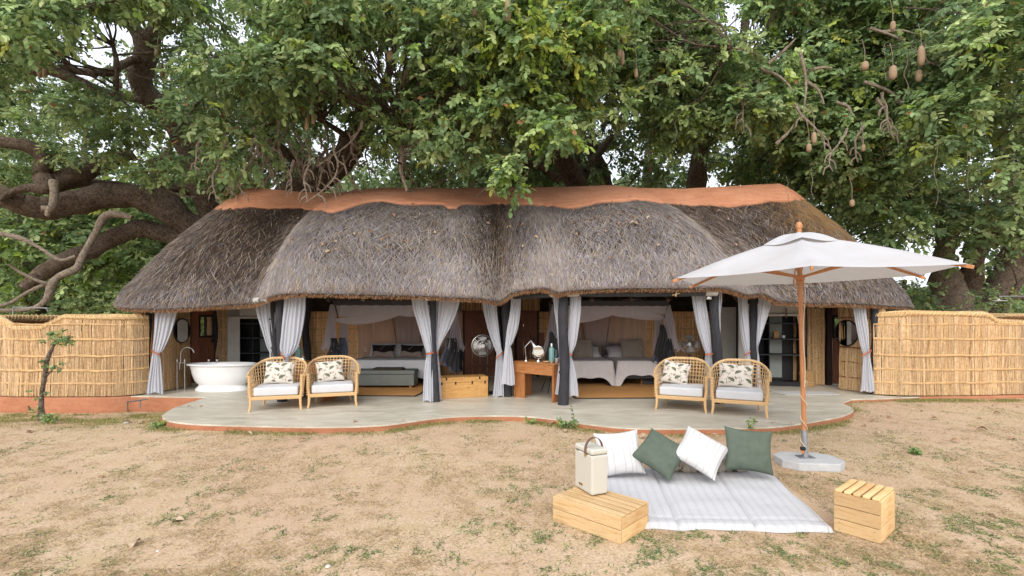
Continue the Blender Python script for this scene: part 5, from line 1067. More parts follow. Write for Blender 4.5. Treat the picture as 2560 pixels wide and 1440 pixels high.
# patterned bolster behind the four pillows
def bolster():
    n = 90; a = np.linspace(0, 2*PI, 26); s = np.linspace(0, 1, n); S, Aa = np.meshgrid(s, a, indexing='ij'); rr = .115*np.clip(np.sin(np.clip(S, .015, .985)*PI)*9, 0, 1)**.4*(1+.06*np.sin(S*23)); x = 1.62+1.02*S; y = 5.52-.03*np.sin(S*3); z = GZ+.14
    V = np.stack([x+0*Aa, y+rr*np.cos(Aa), z+rr*np.sin(Aa)], -1).reshape(-1, 3); c = leafprint((S*2.6) % 1, (Aa/(2*PI)*1.3) % 1)*np.array([.72, .69, .66]); o = npmesh('bolster', V, grid_faces(n, 26), M['cotton'], None, c.reshape(-1, 3), True); tag(o, 'long leaf-print bolster lying behind the row of lawn pillows', 'bolster')
bolster()
strv = lambda u, v: stripes_col(u, v, 8); strh = lambda u, v: stripes_col(u, v, 8)
GP = 'scatter pillows on the picnic mat'
pillow('white striped pillow standing upright behind the cream cool box', P(1548, 1133, 5.30), (R(-22), R(-4), R(5)), .50, .47, .17, None, strv, 70, group=GP, pinch=.1)
pillow('sage green pillow balanced on its corner next to the cool box', P(1651, 1133, 5.25), (R(-50), R(39), R(-3)), .47, .47, .18, M['green_cloth'], None, 34, group=GP, pinch=.1)
pillow('white striped pillow tilted on its corner between the green ones', P(1752, 1130, 5.22), (R(-48), R(40), R(4)), .48, .48, .19, None, strh, 70, group=GP, pinch=.1)
pillow('sage green pillow standing square at the umbrella end of the row', P(1871, 1126, 5.22), (R(-20), R(5), R(-8)), .49, .46, .17, M['green_cloth'], None, 34, group=GP, pinch=.1)
# crates
def crate(label, c, rz, L, Wd, H, nsl, rows, along='L'):
    t = thing('wooden_crate', label, 'crate', (c[0], c[1], float(ground_z(*c))), rz, 'pine crates on the lawn'); bh = H/rows; th = .02
    for r in range(rows):
        z = bh*(r+.5); h = bh-.005
        for s in (-1, 1):
            hh = h-(.018 if (r == rows-1 and along == 'L') else 0)
            boxpart('board', (0, s*(Wd/2-th/2), z), (L, th, h), M['pine'], t, 0, .003); boxpart('board', (s*(L/2-th/2), 0, z-(h-hh)/2), (th, Wd-2*th-.002, hh), M['pine_end'], t, 0, .003)
    for sx in (-1, 1):
        for sy in (-1, 1): boxpart('corner_post', (sx*(L/2-th-.016), sy*(Wd/2-th-.016), H/2-.012), (.03, .03, H-.03), M['pine_y'], t, 0, .002)
    if along == 'L': sw = (Wd-2*th)/nsl; [boxpart('slat', (0, -Wd/2+th+sw*(k+.5), H-.010), (L-.004, sw*.70, .018), M['pine'], t, 0, .003) for k in range(nsl)]
    else:
        sw = L/nsl
        for k in range(nsl): boxpart('slat', (-L/2+sw*(k+.5), 0, H+.010), (sw*.76, Wd, .02), M['pine_end'], t, 0, .003)
    for sx in (-1, 1):
        for z in (bh*.25, bh*.75): _s = MB().lathe([(.004, 0), (.004, .002)], 8).build('screw', M['galv'], t); _s.location = (sx*(L/2-.04), -Wd/2-.001, z); _s.rotation_euler = (PI/2, 0, 0)
    return t
M['pine_end'] = wood('pine_board_across', lin((232, 198, 146)), lin((206, 160, 104)), (12, 1, 12))
def gp(px, py, z=0.0): Y = (CAMZ-z)*FPX/(py-HOR); return Vector(((px-1280)/FPX*Y, Y, 0))
L_, F_, R_ = gp(1385.5, 1303), gp(1555.7, 1364.9), gp(1618, 1318); d = F_-L_; w = R_-F_
cc = (L_+R_)/2; CR1 = crate('long low pine crate under the cream cool box', (cc.x, cc.y), math.atan2(d.y, d.x), d.length, w.length, .215, 5, 2)
L2, F2, R2 = gp(2077, 1326), gp(2193.3, 1360), gp(2246, 1328); d2 = F2-L2; w2 = R2-F2; c2 = (L2+R2)/2
crate('tall pine crate with five top slats at the right of the mat', (c2.x, c2.y), math.atan2(d2.y, d2.x), d2.length, w2.length, .325, 5, 3, 'W')
# cool box
def coolbox():
    zc = float(ground_z(cc.x, cc.y))+.219; L3, F3, R3 = gp(1437, 1217, .217), gp(1480, 1243, .217), gp(1520, 1235.5, .217); d = F3-L3; w = R3-F3; c = (L3+R3)/2; t = thing('cool_box', 'tall cream cool box with a brown strap handle on the low crate', 'cool box', (c.x, c.y, zc), math.atan2(d.y, d.x)); a, b, h = d.length, w.length, .395
    o = MB().box((0, 0, (h-.05)/2+.002), (a, b, h-.054)).build('body', M['cream'], t); bevel_me(o.data, .02, 4); o = MB().box((0, 0, h-.024), (a+.002, b+.002, .046)).build('lid', M['cream'], t); bevel_me(o.data, .018, 4)
    MB().box((0, 0, h-.0485), (a-.012, b-.012, .006)).build('lid_seam', M['galv'], t)
    mb = MB(); vs = []; n = 22; wd = .016
    for i in range(n):
        f = i/(n-1); an = PI*f; y = -(b/2+.006)*math.cos(an)*1.0; z = h-.055+(.135*math.sin(an)**.8); x = .0+.0*f
        for s in (-1, 1):
            for r in (0, .004): vs.append((.045+s*wd, y*(1+r*6), z+r))
    mb.add(vs, [(i*4+p, i*4+q, (i+1)*4+q, (i+1)*4+p) for i in range(n-1) for p, q in ((0, 2), (2, 3), (3, 1), (1, 0))]); mb.build('strap_handle', M['leather_dark'], t, True)
    for s in (-1, 1): k = MB().lathe([(.013, 0), (.013, .005), (.009, .008)], 16).build('strap_stud', M['brass'], t, True); k.location = (.045, s*(b/2+.004), h-.062); k.rotation_euler = (PI/2 if s < 0 else -PI/2, 0, 0)
    for x in (-.09, .06): boxpart('hinge', (x, -b/2-.002, h-.052), (.03, .006, .006), M['brass'], t, 0, .001)
    boxpart('name_plate', (-.035, -b/2-.002, .055), (.06, .004, .02), M['brass'], t, 0, .001)
coolbox()

# ================================================================ BATH CORNER
def bathtub():
    t = thing('bathtub', 'white freestanding bathtub on a plinth foot under the thatch', 'bathtub', (-6.44, 10.95, DZ)); sx, sy = .74, .37
    prof = [(.64, .0), (.80, .0), (.80, .03), (.72, .09), (.69, .115), (.70, .13), (.80, .2), (.88, .34), (.93, .50), (.95, .54)]
    MB().lathe(prof[:6], 48, sx=sx, sy=sy*1.0, caps=True).build('foot', M['enamel'], t, True)
    MB().lathe([(.69, .125)]+prof[6:]+[(1.0, .55), (1.035, .56), (1.04, .578), (1.02, .592), (.97, .592), (.93, .57), (.9, .5), (.84, .34), (.7, .22), (.3, .2)], 56, sx=sx, sy=sy, caps=True).build('basin', M['enamel'], t, True)
    x, y = -1.0, -.05
    t2 = thing('tub_filler', 'tall brushed steel tub tap with an arched spout by the tub', 'tap', (-7.36, 10.93, DZ)); mb = MB()
    for dx in (-.08, .09): mb.tube([(dx, 0, 0), (dx, 0, .62)], .014, 10); mb.lathe([(.035, 0), (.035, .01), (.016, .02)], 14, (dx, 0, 0)); mb.lathe([(.018, 0), (.022, .03), (.012, .05), (.016, .07), (.004, .08)], 10, (dx, 0, .62))
    mb.build('riser', M['steel'], t2, True); MB().tube([(-.08, 0, .6), (.09, 0, .6)], .016, 10).build('cross_bar', M['steel'], t2, True)
    pts = [(.0, 0, .6), (.0, 0, .78)]+[(.15-.15*math.cos(a), 0, .80+.15*math.sin(a)) for a in np.linspace(.1, PI*.93, 14)]; MB().tube([(.0, 0, .6)]+pts[1:], .014, 10).build('spout', M['steel'], t2, True)
    MB().tube([(0, -.03, .62), (0, -.03, .46)], [.014, .010], 8).build('hand_shower', M['steel'], t2, True)
    for i, (px, l) in enumerate(((522, 'dark soap bottle with white label standing left on the tub rim'), (543, 'dark soap bottle with white label standing right on the tub rim'))):
        b = thing('bottle', l, 'bottle', (*P(px, 909, 11.26)[:2], DZ+.592), 0, 'soap bottles on the tub'); MB().lathe([(.022, 0), (.022, .075), (.008, .09), (.008, .11)], 14).build('glass', M['amber'], b, True); MB().lathe([(.0228, .015), (.0228, .06)], 14, caps=False).build('label_band', M['paper'], b, True); MB().lathe([(.009, .11), (.009, .125), (.003, .13)], 8).box((.012, 0, .13), (.03, .006, .006)).build('pump', M['black'], b, True)
bathtub()
def wall_mirror(label, c, rz, r):
    t = thing('round_mirror', label, 'mirror', c, rz, 'round black-rimmed mirrors'); m_ = Matrix.Rotation(PI/2, 3, 'X')
    MB().lathe([(r*.95, -.006), (r*.95, .006)], 40, M=m_).build('glass', M['mirror'], t); MB().tube([(r*math.cos(a), 0, r*math.sin(a)) for a in np.linspace(0, 2*PI, 41)[:-1]], .014, 8, closed=True).build('rim', M['black'], t, True)
    MB().tube([(-r*.6, 0, r*.8), (0, .0, r+.36), (r*.6, 0, r*.8)], .006, 5).build('strap', M['leather_dark'], t, True)
wall_mirror('round black-rimmed mirror hanging by a strap on the left reed wall', (-7.52, 11.22, 1.46), R(90), .27); wall_mirror('round black-rimmed mirror half behind the right end curtain', (7.38, 10.86, 1.42), R(-76), .28)
def wardrobe(label, loc, rz, w, h, d, half, items):
    t = thing('wardrobe', label, 'wardrobe', loc, rz, 'canvas-fronted black wardrobes'); th = .03
    for x in (-w/2, w/2): boxpart('side_panel', (x, d/2, h/2), (th, d, h), M['black'], t)
    boxpart('back_panel', (0, d-.01, h/2), (w, .02, h), M['black'], t); boxpart('back_board', (w*.13, d-.03, h/2+.05), (w*.26, .01, h-.2), M['canvas_green'], t)
    boxpart('bottom_panel', (0, d/2, .05), (w-th, d, .1), M['black'], t); boxpart('divider', (-w*.02, d/2+.02, h*.5), (.02, d-.06, h-.25), M['black'], t)
    for z in half: boxpart('shelf', (0, d/2, z), (w-th, d-.03, .025), M['canvas_dark'], t)
    boxpart('canvas_valance', (0, -.02, h-.11), (w+.06, .012, .26), M['canvas_grey'], t)
    V = [(w/2+.03, -.02, h), (w/2+.03, -.02, .05), (w/2+.0, -.02, .05), (w/2-.05, -.02, h*.6), (w/2-.17, -.02, h-.1), (w/2-.17, -.02, h)]; mb = MB(); n = len(V); mb.add(V+[(x, y+.01, z) for x, y, z in V], [tuple(range(n)), tuple(range(2*n-1, n-1, -1))]+[(i, (i+1) % n, n+(i+1) % n, n+i) for i in range(n)]); mb.build('canvas_flap', M['canvas_grey'], t)
    V = [(-w/2-.03, -.02, h), (-w/2-.03, -.02, .05), (-w/2+w*.28, -.02, .05), (-w/2+w*.28, -.02, h)]; 
    boxpart('canvas_flap', (-w/2+w*.10, -.02, h*.5), (w*.26, .012, h-.1), M['canvas_grey'], t)
    MB().tube([(-w/2, -.05, h-.25), (w/2-.05, -.05, h-.24)], .035, 12).build('rolled_door', M['canvas_grey'], t, True); boxpart('leather_strap', (w*.22, -.09, h-.2), (.03, .01, .22), M['leather_dark'], t)
    return t
wl = wardrobe('black wardrobe behind the bathtub with a pale canvas front', (-6.45, 12.25, DZ), R(8), 1.1, 1.86, .5, (.38, .72, 1.10, 1.46), None)
wr = wardrobe('black shelved wardrobe right of the armchairs with its canvas rolled up', (6.12, 11.62, DZ), R(-14), 1.36, 1.92, .5, (.73, 1.10, 1.47), None)
def rel(t, v): return Matrix.Translation(t.location)@Matrix.Rotation(t.rotation_euler.z, 4, 'Z')@Vector(v)
bk = rel(wr, (.14, .16, 1.115)); tb = thing('box', 'small woven box on the upper shelf of the right wardrobe', 'box', bk, R(-14)); 
for k in range(4): boxpart('woven_band', (0, 0, .025+.043*k), (.11-.002*(k % 2), .1, .040), M['basket'], tb, 0, .006)
b = thing('bottle', 'dark bottle with white label beside the woven box in the wardrobe', 'bottle', rel(wr, (.31, .16, 1.113))); MB().lathe([(.03, 0), (.03, .09), (.01, .12), (.01, .16)], 14).build('glass', M['amber'], b, True); MB().lathe([(.031, .01), (.031, .075)], 14, caps=False).build('label_band', M['paper'], b, True)
lb = thing('laundry_basket', 'squat woven laundry basket on the floor right of the wardrobe', 'basket', (6.93, 11.55, DZ)); 
for k in range(9): MB().tube([(.15*math.cos(a)*(1+.05*math.sin(k)), .15*math.sin(a), .02+.038*k) for a in np.linspace(0, 2*PI, 25)[:-1]], .021, 6, closed=True).build('coil', M['basket'], lb, True)
MB().lathe([(.16, .335), (.14, .36), (.02, .385)], 24).build('lid', M['basket'], lb, True)
def flatrug(name, label, pts, m, th=.012, edge=None, cat='rug'):
    o = MB().prism(pts, 0, th).build(name, M[m]); o.location = (0, 0, DZ+.002); tag(o, label, cat)
    if edge:
        mb = MB(); n = len(pts)
        for i in range(n):
            a = Vector((*pts[i], 0)); b = Vector((*pts[(i+1) % n], 0)); d = (b-a); mb.box(((a.x+b.x)/2, (a.y+b.y)/2, th/2+.001), (d.length+.03, .035, th+.004), math.atan2(d.y, d.x))
        mb.build('binding', M[edge], o)
    return o
flatrug('bath_mat', 'thin white woven mat on the cement before the right wardrobe', [DP(1925, 979), DP(2062, 979), DP(2100, 987), DP(1965, 988)], 'bathmat', .008, cat='mat')
flatrug('sisal_rug', 'sisal rug with dark binding in the left bedroom', [DP(800, 990), DP(1038, 991), DP(1052, 985), (-2.0, 12.9), (-4.4, 12.9)], 'rug', .012, 'rug_edge')
flatrug('sisal_rug', 'sisal rug with dark binding in front of the twin beds', [DP(1440, 997), DP(1660, 996), DP(1700, 994), (4.2, 12.9), (1.0, 12.9), DP(1430, 990)], 'rug', .012, 'rug_edge')

# ================================================================ BEDS
def spread(w, l, zt, skirt, cornerdrop, m, parent, name='bedspread', fold=.012, seed=0):
    """cloth over a mattress: foot end at y=0, head at y=l"""
    nx_, ny_ = 25, 25; V = []; F = []
    loop = []; k = 14
    for i in range(k*2): loop.append((w/2, l*(1-i/(k*2)), 1, 0))
    for i in range(7): a = PI/2*i/7; loop.append((w/2-.06+.06*math.cos(a), .06-.06*math.sin(a), math.cos(a), -math.sin(a)))
    for i in range(k*2): loop.append((w/2-.06-(w-.12)*i/(k*2), 0, 0, -1))
    for i in range(7): a = PI/2*i/7; loop.append((-w/2+.06-.06*math.sin(a), .06-.06*math.cos(a), -math.sin(a), -math.cos(a)))
    for i in range(k*2+1): loop.append((-w/2, .06+(l-.06)*i/(k*2), -1, 0))
    n = len(loop); lay = 9
    for i, (x, y, nx, ny) in enumerate(loop):
        cd_ = math.exp(-((abs(abs(x)-w/2)+abs(y))/.13)**2)*cornerdrop
        for j in range(lay):
            f = j/(lay-1); r = .05; 
            if j < 3: a = PI/2*j/2; q = -r+r*math.sin(a); z = zt-r+r*math.cos(a)
            else: g = (j-2)/(lay-3); q = .0+(.02+fold*math.sin(i*.9+seed)+.06*cd_/(cornerdrop+1e-6)*(1 if cornerdrop else 0))*g; z = zt-r-(skirt-r+cd_+.012*math.sin(i*.5+seed))*g
            V.append((x+nx*q, y+ny*q, z))
    F = [(i*lay+j, i*lay+j+1, (i+1)*lay+j+1, (i+1)*lay+j) for i in range(n-1) for j in range(lay-1)]; mb = MB(); mb.add(V, F)
    top = [(x-nx*.05, y-ny*.05, zt) for x, y, nx, ny in loop]; mb.add(top, [tuple(range(n-1, -1, -1))]); return mb.build(name, m, parent, True)
def bed(label, x, y, w, l, h, sk, cd_, m, head=True):
    t = thing('bed', label, 'bed', (x, y, DZ)); boxpart('bed_base', (0, l/2+.02, .24), (w-.06, l-.08, .12), M['char'], t); boxpart('mattress', (0, l/2+.02, .41), (w-.05, l-.08, .22), M['bedcloth'], t, 0, .05, 3)
    for sx in (-1, 1):
        for yy in (.08, l-.08): boxpart('leg', (sx*(w/2-.1), yy, .09), (.06, .06, .18), M['black'], t)
    spread(w, l, h, sk, cd_, m, t, seed=x)
    boxpart('headboard', (0, l+.06, .46), (w+.04, .06, .92), M['char'], t, 0, .01); return t
KB = bed('king bed with pale grey spread in the left bedroom', -2.93, 11.75, 1.86, 1.75, .60, .42, .05, M['bedcloth_light'])
B1 = bed('twin bed nearer the desk with grey spread', 1.85, 11.5, 1.06, 1.95, .60, .40, .2, M['bedcloth']); B2 = bed('twin bed nearer the armchairs with its spread corner hanging low', 2.98, 11.5, 1.02, 1.95, .60, .34, .28, M['bedcloth'])
dark = lambda u, v: np.where((v < .36+.06*np.sin(u*9))[..., None], np.array((.30, .235, .205)), np.array((.022, .017, .016)))*(1+0*u[..., None])*(.8+.5*fbm(u*7, v*7, 2)[..., None])+(((np.abs(u-.45+.1*np.sin(v*5)) < .014) & (v > .5))[..., None]*.14)
pillow('dark leopard-toned cushion on the left of the king bed', (-3.30, 12.62, DZ+.60+.155), (R(-28), 0, R(3)), .62, .36, .14, None, dark, 50, 'cushion', 'cushion', pinch=.12)
pillow('dark leopard-toned cushion on the right of the king bed', (-2.58, 12.62, DZ+.60+.15), (R(-28), R(2), R(-2)), .62, .35, .14, None, dark, 50, 'cushion', 'cushion', pinch=.12)
for i, (x, l) in enumerate(((-3.4, 'grey sleeping pillow behind the left dark cushion'), (-2.9, 'grey sleeping pillow showing between the dark cushions'), (-2.35, 'grey sleeping pillow behind the right dark cushion'))): pillow(l, (x, 12.95, DZ+.60+.15), (R(-35), 0, 0), .7, .42, .18, M['bedcloth_light'], None, 20, group='sleeping pillows')
for x, l in ((1.78, 'taupe ribbed cushion on the twin bed nearer the desk'), (3.03, 'taupe ribbed cushion on the twin bed nearer the armchairs')): pillow(l, (x, 12.45, DZ+.60+.23), (R(-16), R(-2), 0), .54, .50, .15, M['knit'], None, 30, 'cushion', 'cushion', 'taupe ribbed cushions', .05)
for x, l in ((1.9, 'grey sleeping pillow on the twin bed nearer the desk'), (2.85, 'grey sleeping pillow on the twin bed nearer the armchairs')): pillow(l, (x, 12.8, DZ+.60+.11), (R(-62), 0, 0), .78, .5, .26, M['bedcloth'], None, 20, group='sleeping pillows')
bn = thing('storage_bench', 'grey-green upholstered bench at the foot of the king bed', 'bench', (-2.93, 11.38, DZ)); boxpart('box_body', (0, 0, .19), (1.42, .46, .25), M['ottoman'], bn, 0, .02, 2); boxpart('lid', (0, 0, .367), (1.45, .49, .09), M['ottoman'], bn, 0, .02, 2)
for sx in (-1, 1):
    for sy in (-1, 1): MB().lathe([(.022, 0), (.034, .07)], 8, (sx*.62, sy*.17, 0)).build('foot', M['teak'], bn, True)
th_ = thing('folded_throw', 'dark folded throw lying on the grey-green bench', 'throw', (-2.82, 11.3, DZ+.413)); boxpart('fold', (0, 0, .012), (.70, .3, .024), M['throw'], th_, 0, .01, 2); boxpart('fold', (-.01, 0, .036), (.66, .28, .022), M['throw'], th_, 0, .01, 2)
st = thing('side_table', 'small brown side table right of the king bed', 'side table', (-1.62, 12.0, DZ)); boxpart('table_top', (0, 0, .60), (.58, .42, .03), M['doorwood'], st); boxpart('drawer', (0, -.01, .53), (.5, .38, .11), M['doorwood'], st)
for sx in (-1, 1):
    for sy in (-1, 1): boxpart('leg', (sx*.26, sy*.18, .29), (.04, .04, .585), M['doorwood'], st)
us = thing('crate_drawer', 'small pale wooden drawer under the twin bed nearer the armchairs', 'drawer', (3.3, 11.75, DZ)); boxpart('drawer_front', (0, 0, .09), (.4, .02, .15), M['char'], us); boxpart('drawer_side', (-.2, .1, .09), (.02, .22, .16), M['desk'], us); boxpart('drawer_rim', (0, 0.0, .17), (.42, .03, .014), M['desk'], us)
# mosquito nets
def net(label, x0, x1, y0, y1, zt, which):
    t = thing('mosquito_net', label, 'mosquito net', ((x0+x1)/2, y0, DZ), 0, 'mosquito nets over the beds'); r = .016
    c = [(x0, y0, zt), (x1, y0, zt), (x1, y1, zt), (x0, y1, zt)]; mb = MB()
    for i in range(4): mb.tube([c[i], c[(i+1) % 4]], r, 6)
    mb.build('top_frame', M['black'], t, True, world=True)
    mb = MB(); xs = np.linspace(x0, x1, 40); mb.add([(x, y0-.01, zt-.005+.006*math.sin(i*2)) for i, x in enumerate(xs)]+[(x, y0-.01, zt-.12-.012*math.sin(i*.9)**2) for i, x in enumerate(xs)], [(i, i+1, 41+i, 40+i) for i in range(39)]); mb.build('header_band', M['net_band'], t, world=True)
    # back and side walls of the net
    def wall(a, b, zb, ztop, n=60, amp=.03, nm='net_wall', m='net'):
        V = []
        for i in range(n):
            f = i/(n-1); x = a[0]+(b[0]-a[0])*f; y = a[1]+(b[1]-a[1])*f; w = amp*math.sin(i*1.05)*(1+.5*math.sin(i*.37)); V += [(x+(w if abs(b[1]-a[1]) > 1 else 0), y+(w if abs(b[1]-a[1]) <= 1 else 0), z) for z in (ztop, (ztop+zb)/2, zb)]
        npmesh(nm, V, grid_faces(n, 3), M[m], t, smooth=True)
    wall((x0, y1-.03), (x1, y1-.03), DZ+.3, zt-.02)
    # swags: front curtain of the net thrown up over the frame, dipping towards each corner
    def swag(xa, xb, za, zb, dip, y, thick, m='net_thick'):
        V = []; n = 40
        for i in range(n):
            f = i/(n-1); x = xa+(xb-xa)*f; zc = za+(zb-za)*f-dip*math.sin(PI*f**.8); tt = thick*(.25+math.sin(PI*f)**.8)
            for j in range(7): g = j/6; V.append((x, y-.05*math.sin(g*PI)*1+.02*math.sin(j*2.1+i*.2)+.25*f, zc+tt*g))
        npmesh('net_swag', V, grid_faces(n, 7), M[m], t, smooth=True)
    w = x1-x0
    swag(x0+.05, x0+w*.80, zt-.5, zt-.03, .22 if which == 0 else .16, y0+.02, .27); swag(x1-.04, x0+w*.28, zt-.5+.08, zt-.05, .14, y0+.12, .25)
    V = []
    for i in range(60): V += [(x0+w*i/59, y0+.03+.02*math.sin(i*1.3), z) for z in (zt-.1, zt-.22, zt-.34-.05*math.sin(i*.21))]
    npmesh('net_valance', V, grid_faces(60, 3), M['net_thick'], t, smooth=True)
    V = []
    for i in range(30):
        f = i/29
        for j in range(6): g = j/5; V.append((x0+.1+(w-.2)*f, y0+.2+(y1-y0-.3)*g, zt-.06-.22*math.sin(PI*f)*math.sin(PI*g)-.05*math.sin(f*17)))
    npmesh('net_roof', V, grid_faces(30, 6), M['net'], t, smooth=True)
    # gathered bunches at the front corners, grey-blue hems below
    for (x, s) in ((x0, 1), (x1, -1)):
        for (dx, wt, wb, zb, zh, ym, mm) in ((-.02, .10, .42, 1.0, 0, y0, 'net_thick'), (.17*s, .08, .30, .95, 0, y0+.35, 'net_thick')):
            V = []; n = 22; L = 16
            for j in range(L):
                g = j/(L-1); z = zt-.1-(zt-.1-zb+.15*0)*g; hw = (wt*(1-g)**1.5+wb*g)/2*(1+.1*math.sin(g*7))
                for i in range(n): f = i/(n-1)*2-1; V.append((x+dx+f*hw-(s*.06*g), ym+.05*math.sin(i*1.7+g*2)*(.3+g), z+(.05*math.sin(i*1.3) if j == L-1 else 0)))
            npmesh('net_bunch', V, grid_faces(L, n), M[mm], t, smooth=True)
        V = []; n = 20; L = 10
        for j in range(L):
            g = j/(L-1); z = 1.28-.72*g
            for i in range(n): f = i/(n-1)*2-1; V.append((x+.02*s+f*(.07+.12*g)+.03*math.sin(g*5), y0-.04+.03*math.sin(i*1.1+g*3), z+(.03*math.sin(i*.8+1) if j == L-1 else 0)-(.16*f*g)))
        npmesh('net_hem', V, grid_faces(L, n), M['char'] if (s < 0 and which == 1) or which == 0 else M['navy'], t, smooth=True)
        V = [(a+.13*s, b+.2, c) for a, b, c in V]; npmesh('net_hem', V, grid_faces(L, n), M['navy'], t, smooth=True)
    for (xx, m) in ((x0+w*.36, 0), (x0+w*.62, 1)):
        MB().tube([(xx-.08+.1*m, y1-.06, zt-.4), (xx+.05-.14*m, y1-.06, 1.0)], .009, 5).build('net_seam', M['char'], t, True, world=True)
    V = []
    for i in range(16):
        f = i/15; V += [(x0+w*(.36+.26*f), y1-.09+.01*math.sin(i*2), zt-.3), (x0+w*(.40+.18*f), y1-.09+.015*math.sin(i*1.3), 1.0)]
    npmesh('net_panel', V, grid_faces(16, 2), M['net'], t, smooth=True)
    MB().tube([(x0+.02, y0, zt), (x0+.12, y0+.02, zt-.48)], .012, 5).build('net_strap', M['black'], t, True, world=True); MB().tube([(x1-.0, y0, zt), (x1-.1, y0+.02, zt-.4)], .012, 5).build('net_strap', M['black'], t, True, world=True)
net('grey mosquito net draped over the king bed frame', -4.2, -1.35, 11.55, 13.45, 2.17, 0); net('grey mosquito net draped over the twin beds', 1.0, 3.62, 11.35, 13.35, 2.15, 1)
# bathrobes hung at the net corners
def robe(label, px, py0, py1, w, Y, m):
    p = P(px, py1, Y); t = thing('hanging_robe', label, 'robe', p, 0); V = []; n = 18; L = 14; h = (py1-py0)/FPX*Y
    for j in range(L):
        g = j/(L-1)
        for i in range(n): f = i/(n-1)*2-1; V.append((f*(.04+(w/2-.04)*min(1, g*2.2)**.7)+.03*math.sin(g*6), .05*math.sin(i*1.25+g)*(.4+g), h*(1-g)+(.05*math.sin(i*.9) if j == L-1 else 0)-.05*abs(f)*g))
    npmesh('robe_cloth', V, grid_faces(L, n), M[m], t, smooth=True, world=False); MB().tube([(0, .02, h), (0, .02, h+.05)], .006, 5).build('hook', M['black'], t)
robe('charcoal robe hanging at the armchair end of the twin-bed net', 1655, 812, 895, .24, 11.2, 'char'); robe('dark robe hanging behind the side table beside the wooden doors', 1148, 855, 925, .2, 11.7, 'char')
robe('black robe hanging between the bottle and the knobbly post', 1378, 830, 915, .2, 10.8, 'char')

# ================================================================ TRUNK, DESKS, FANS, SMALL THINGS
def chest():
    a = Vector((*DP(1094, 998), 0)); b = Vector((*DP(1220, 991.5), 0)); d = b-a; L = d.length; t = thing('pine_chest', 'varnished pine travelling chest with dark latches on the deck edge', 'chest', ((a.x+b.x)/2-d.y/L*.21*1, (a.y+b.y)/2+d.x/L*.21, DZ), math.atan2(d.y, d.x))
    boxpart('box_body', (0, 0, .155), (L, .42, .31), M['chest'], t, 0, .004); boxpart('lid', (0, 0, .363), (L+.004, .424, .10), M['chest'], t, 0, .004)
    for x in (-.42, -.15, .18, .44): boxpart('latch', (x*L, -.215, .30), (.028, .012, .055), M['black_metal'], t, 0, .002)
    for x in (-.33, .33): boxpart('hinge_strap', (x*L, -.213, .385), (.03, .01, .05), M['black_metal'], t, 0, .002); boxpart('iron_band', (x*L, 0, .415), (.012, .426, .004), M['black_metal'], t, 0, 0)
    for x in (-.33, .33): boxpart('iron_band', (x*L, -.2125, .2), (.008, .004, .40), M['rattan_wrap'], t, 0, 0)
chest()
def desk(label, a, b, dp):
    a = Vector((*a, 0)); b = Vector((*b, 0)); d = b-a; L = d.length; n = Vector((-d.y, d.x, 0))/L; c = (a+b)/2+n*dp/2; t = thing('desk', label, 'desk', (c.x, c.y, DZ), math.atan2(d.y, d.x))
    boxpart('desk_top', (0, 0, .715), (L+.02, dp+.02, .03), M['desk'], t); boxpart('drawer_front', (0, -dp/2+.012, .60), (L-.1, .024, .20), M['desk'], t); boxpart('back_apron', (0, dp/2-.02, .60), (L-.1, .02, .20), M['desk'], t)
    for s in (-1, 1):
        for k in range(3): boxpart('leg_board', (s*(L/2-.03), -dp/2+dp*(k+.5)/3, .35), (.05, dp/3-.003, .70), M['desk_v'], t, 0, .003)
    boxpart('leg_board', (-L/2+.16, -dp/2+.03, .25), (.24, .03, .5), M['desk_v'], t, 0, .003)
    return t
dk = desk('orange hardwood desk standing behind the knobbly post', DP(1284, 992), DP(1385, 1007), .5)
dk2 = desk('orange wooden table half hidden behind the two left armchairs', (-4.40, 9.70), (-3.62, 9.42), .42)
def at(t, x, y, z): return rel(t, (x, y, z))
TOP = .732
# vanity mirror
v = thing('vanity_mirror', 'round chrome vanity mirror on the orange desk', 'mirror', (*P(1346, 905, 9.78)[:2], DZ+TOP), R(-8)); MB().lathe([(.055, 0), (.055, .012), (.045, .03), (.01, .035), (.008, .07)], 20).build('stand', M['chrome'], v, True)
MB().tube([(.118*math.cos(a), 0, .19+.128*math.sin(a)) for a in np.linspace(PI, 2*PI, 18)], .006, 6).build('yoke', M['chrome'], v, True); mm = Matrix.Rotation(PI/2+.22, 3, 'X'); MB().lathe([(.10, -.004), (.10, .004)], 32, (0, 0, .2), M=mm).build('glass', M['mirror'], v); MB().tube([Vector((0, 0, .2))+mm@Vector((.108*math.cos(a), .108*math.sin(a), 0)) for a in np.linspace(0, 2*PI, 33)[:-1]], .009, 8, closed=True).build('rim', M['chrome'], v, True)
lp = thing('desk_lamp', 'silver jointed desk lamp left on the orange desk', 'lamp', (*P(1315, 903, 9.98)[:2], DZ+TOP), 0); MB().lathe([(.055, 0), (.05, .012), (.012, .02), (.012, .08)], 18).build('lamp_base', M['chrome'], lp, True); MB().tube([(0, 0, .07), (-.02, 0, .28)], .007, 6).build('lower_arm', M['chrome'], lp, True); MB().tube([(-.02, 0, .28), (.10, -.02, .41)], .006, 6).build('upper_arm', M['chrome'], lp, True)
MB().lathe([(.015, 0), (.022, -.05), (.055, -.13), (.062, -.14)], 20, (.10, -.02, .41), M=Matrix.Rotation(R(-32), 3, 'Y')@Matrix.Rotation(R(12), 3, 'X')).build('lamp_shade', M['steel'], lp, True)
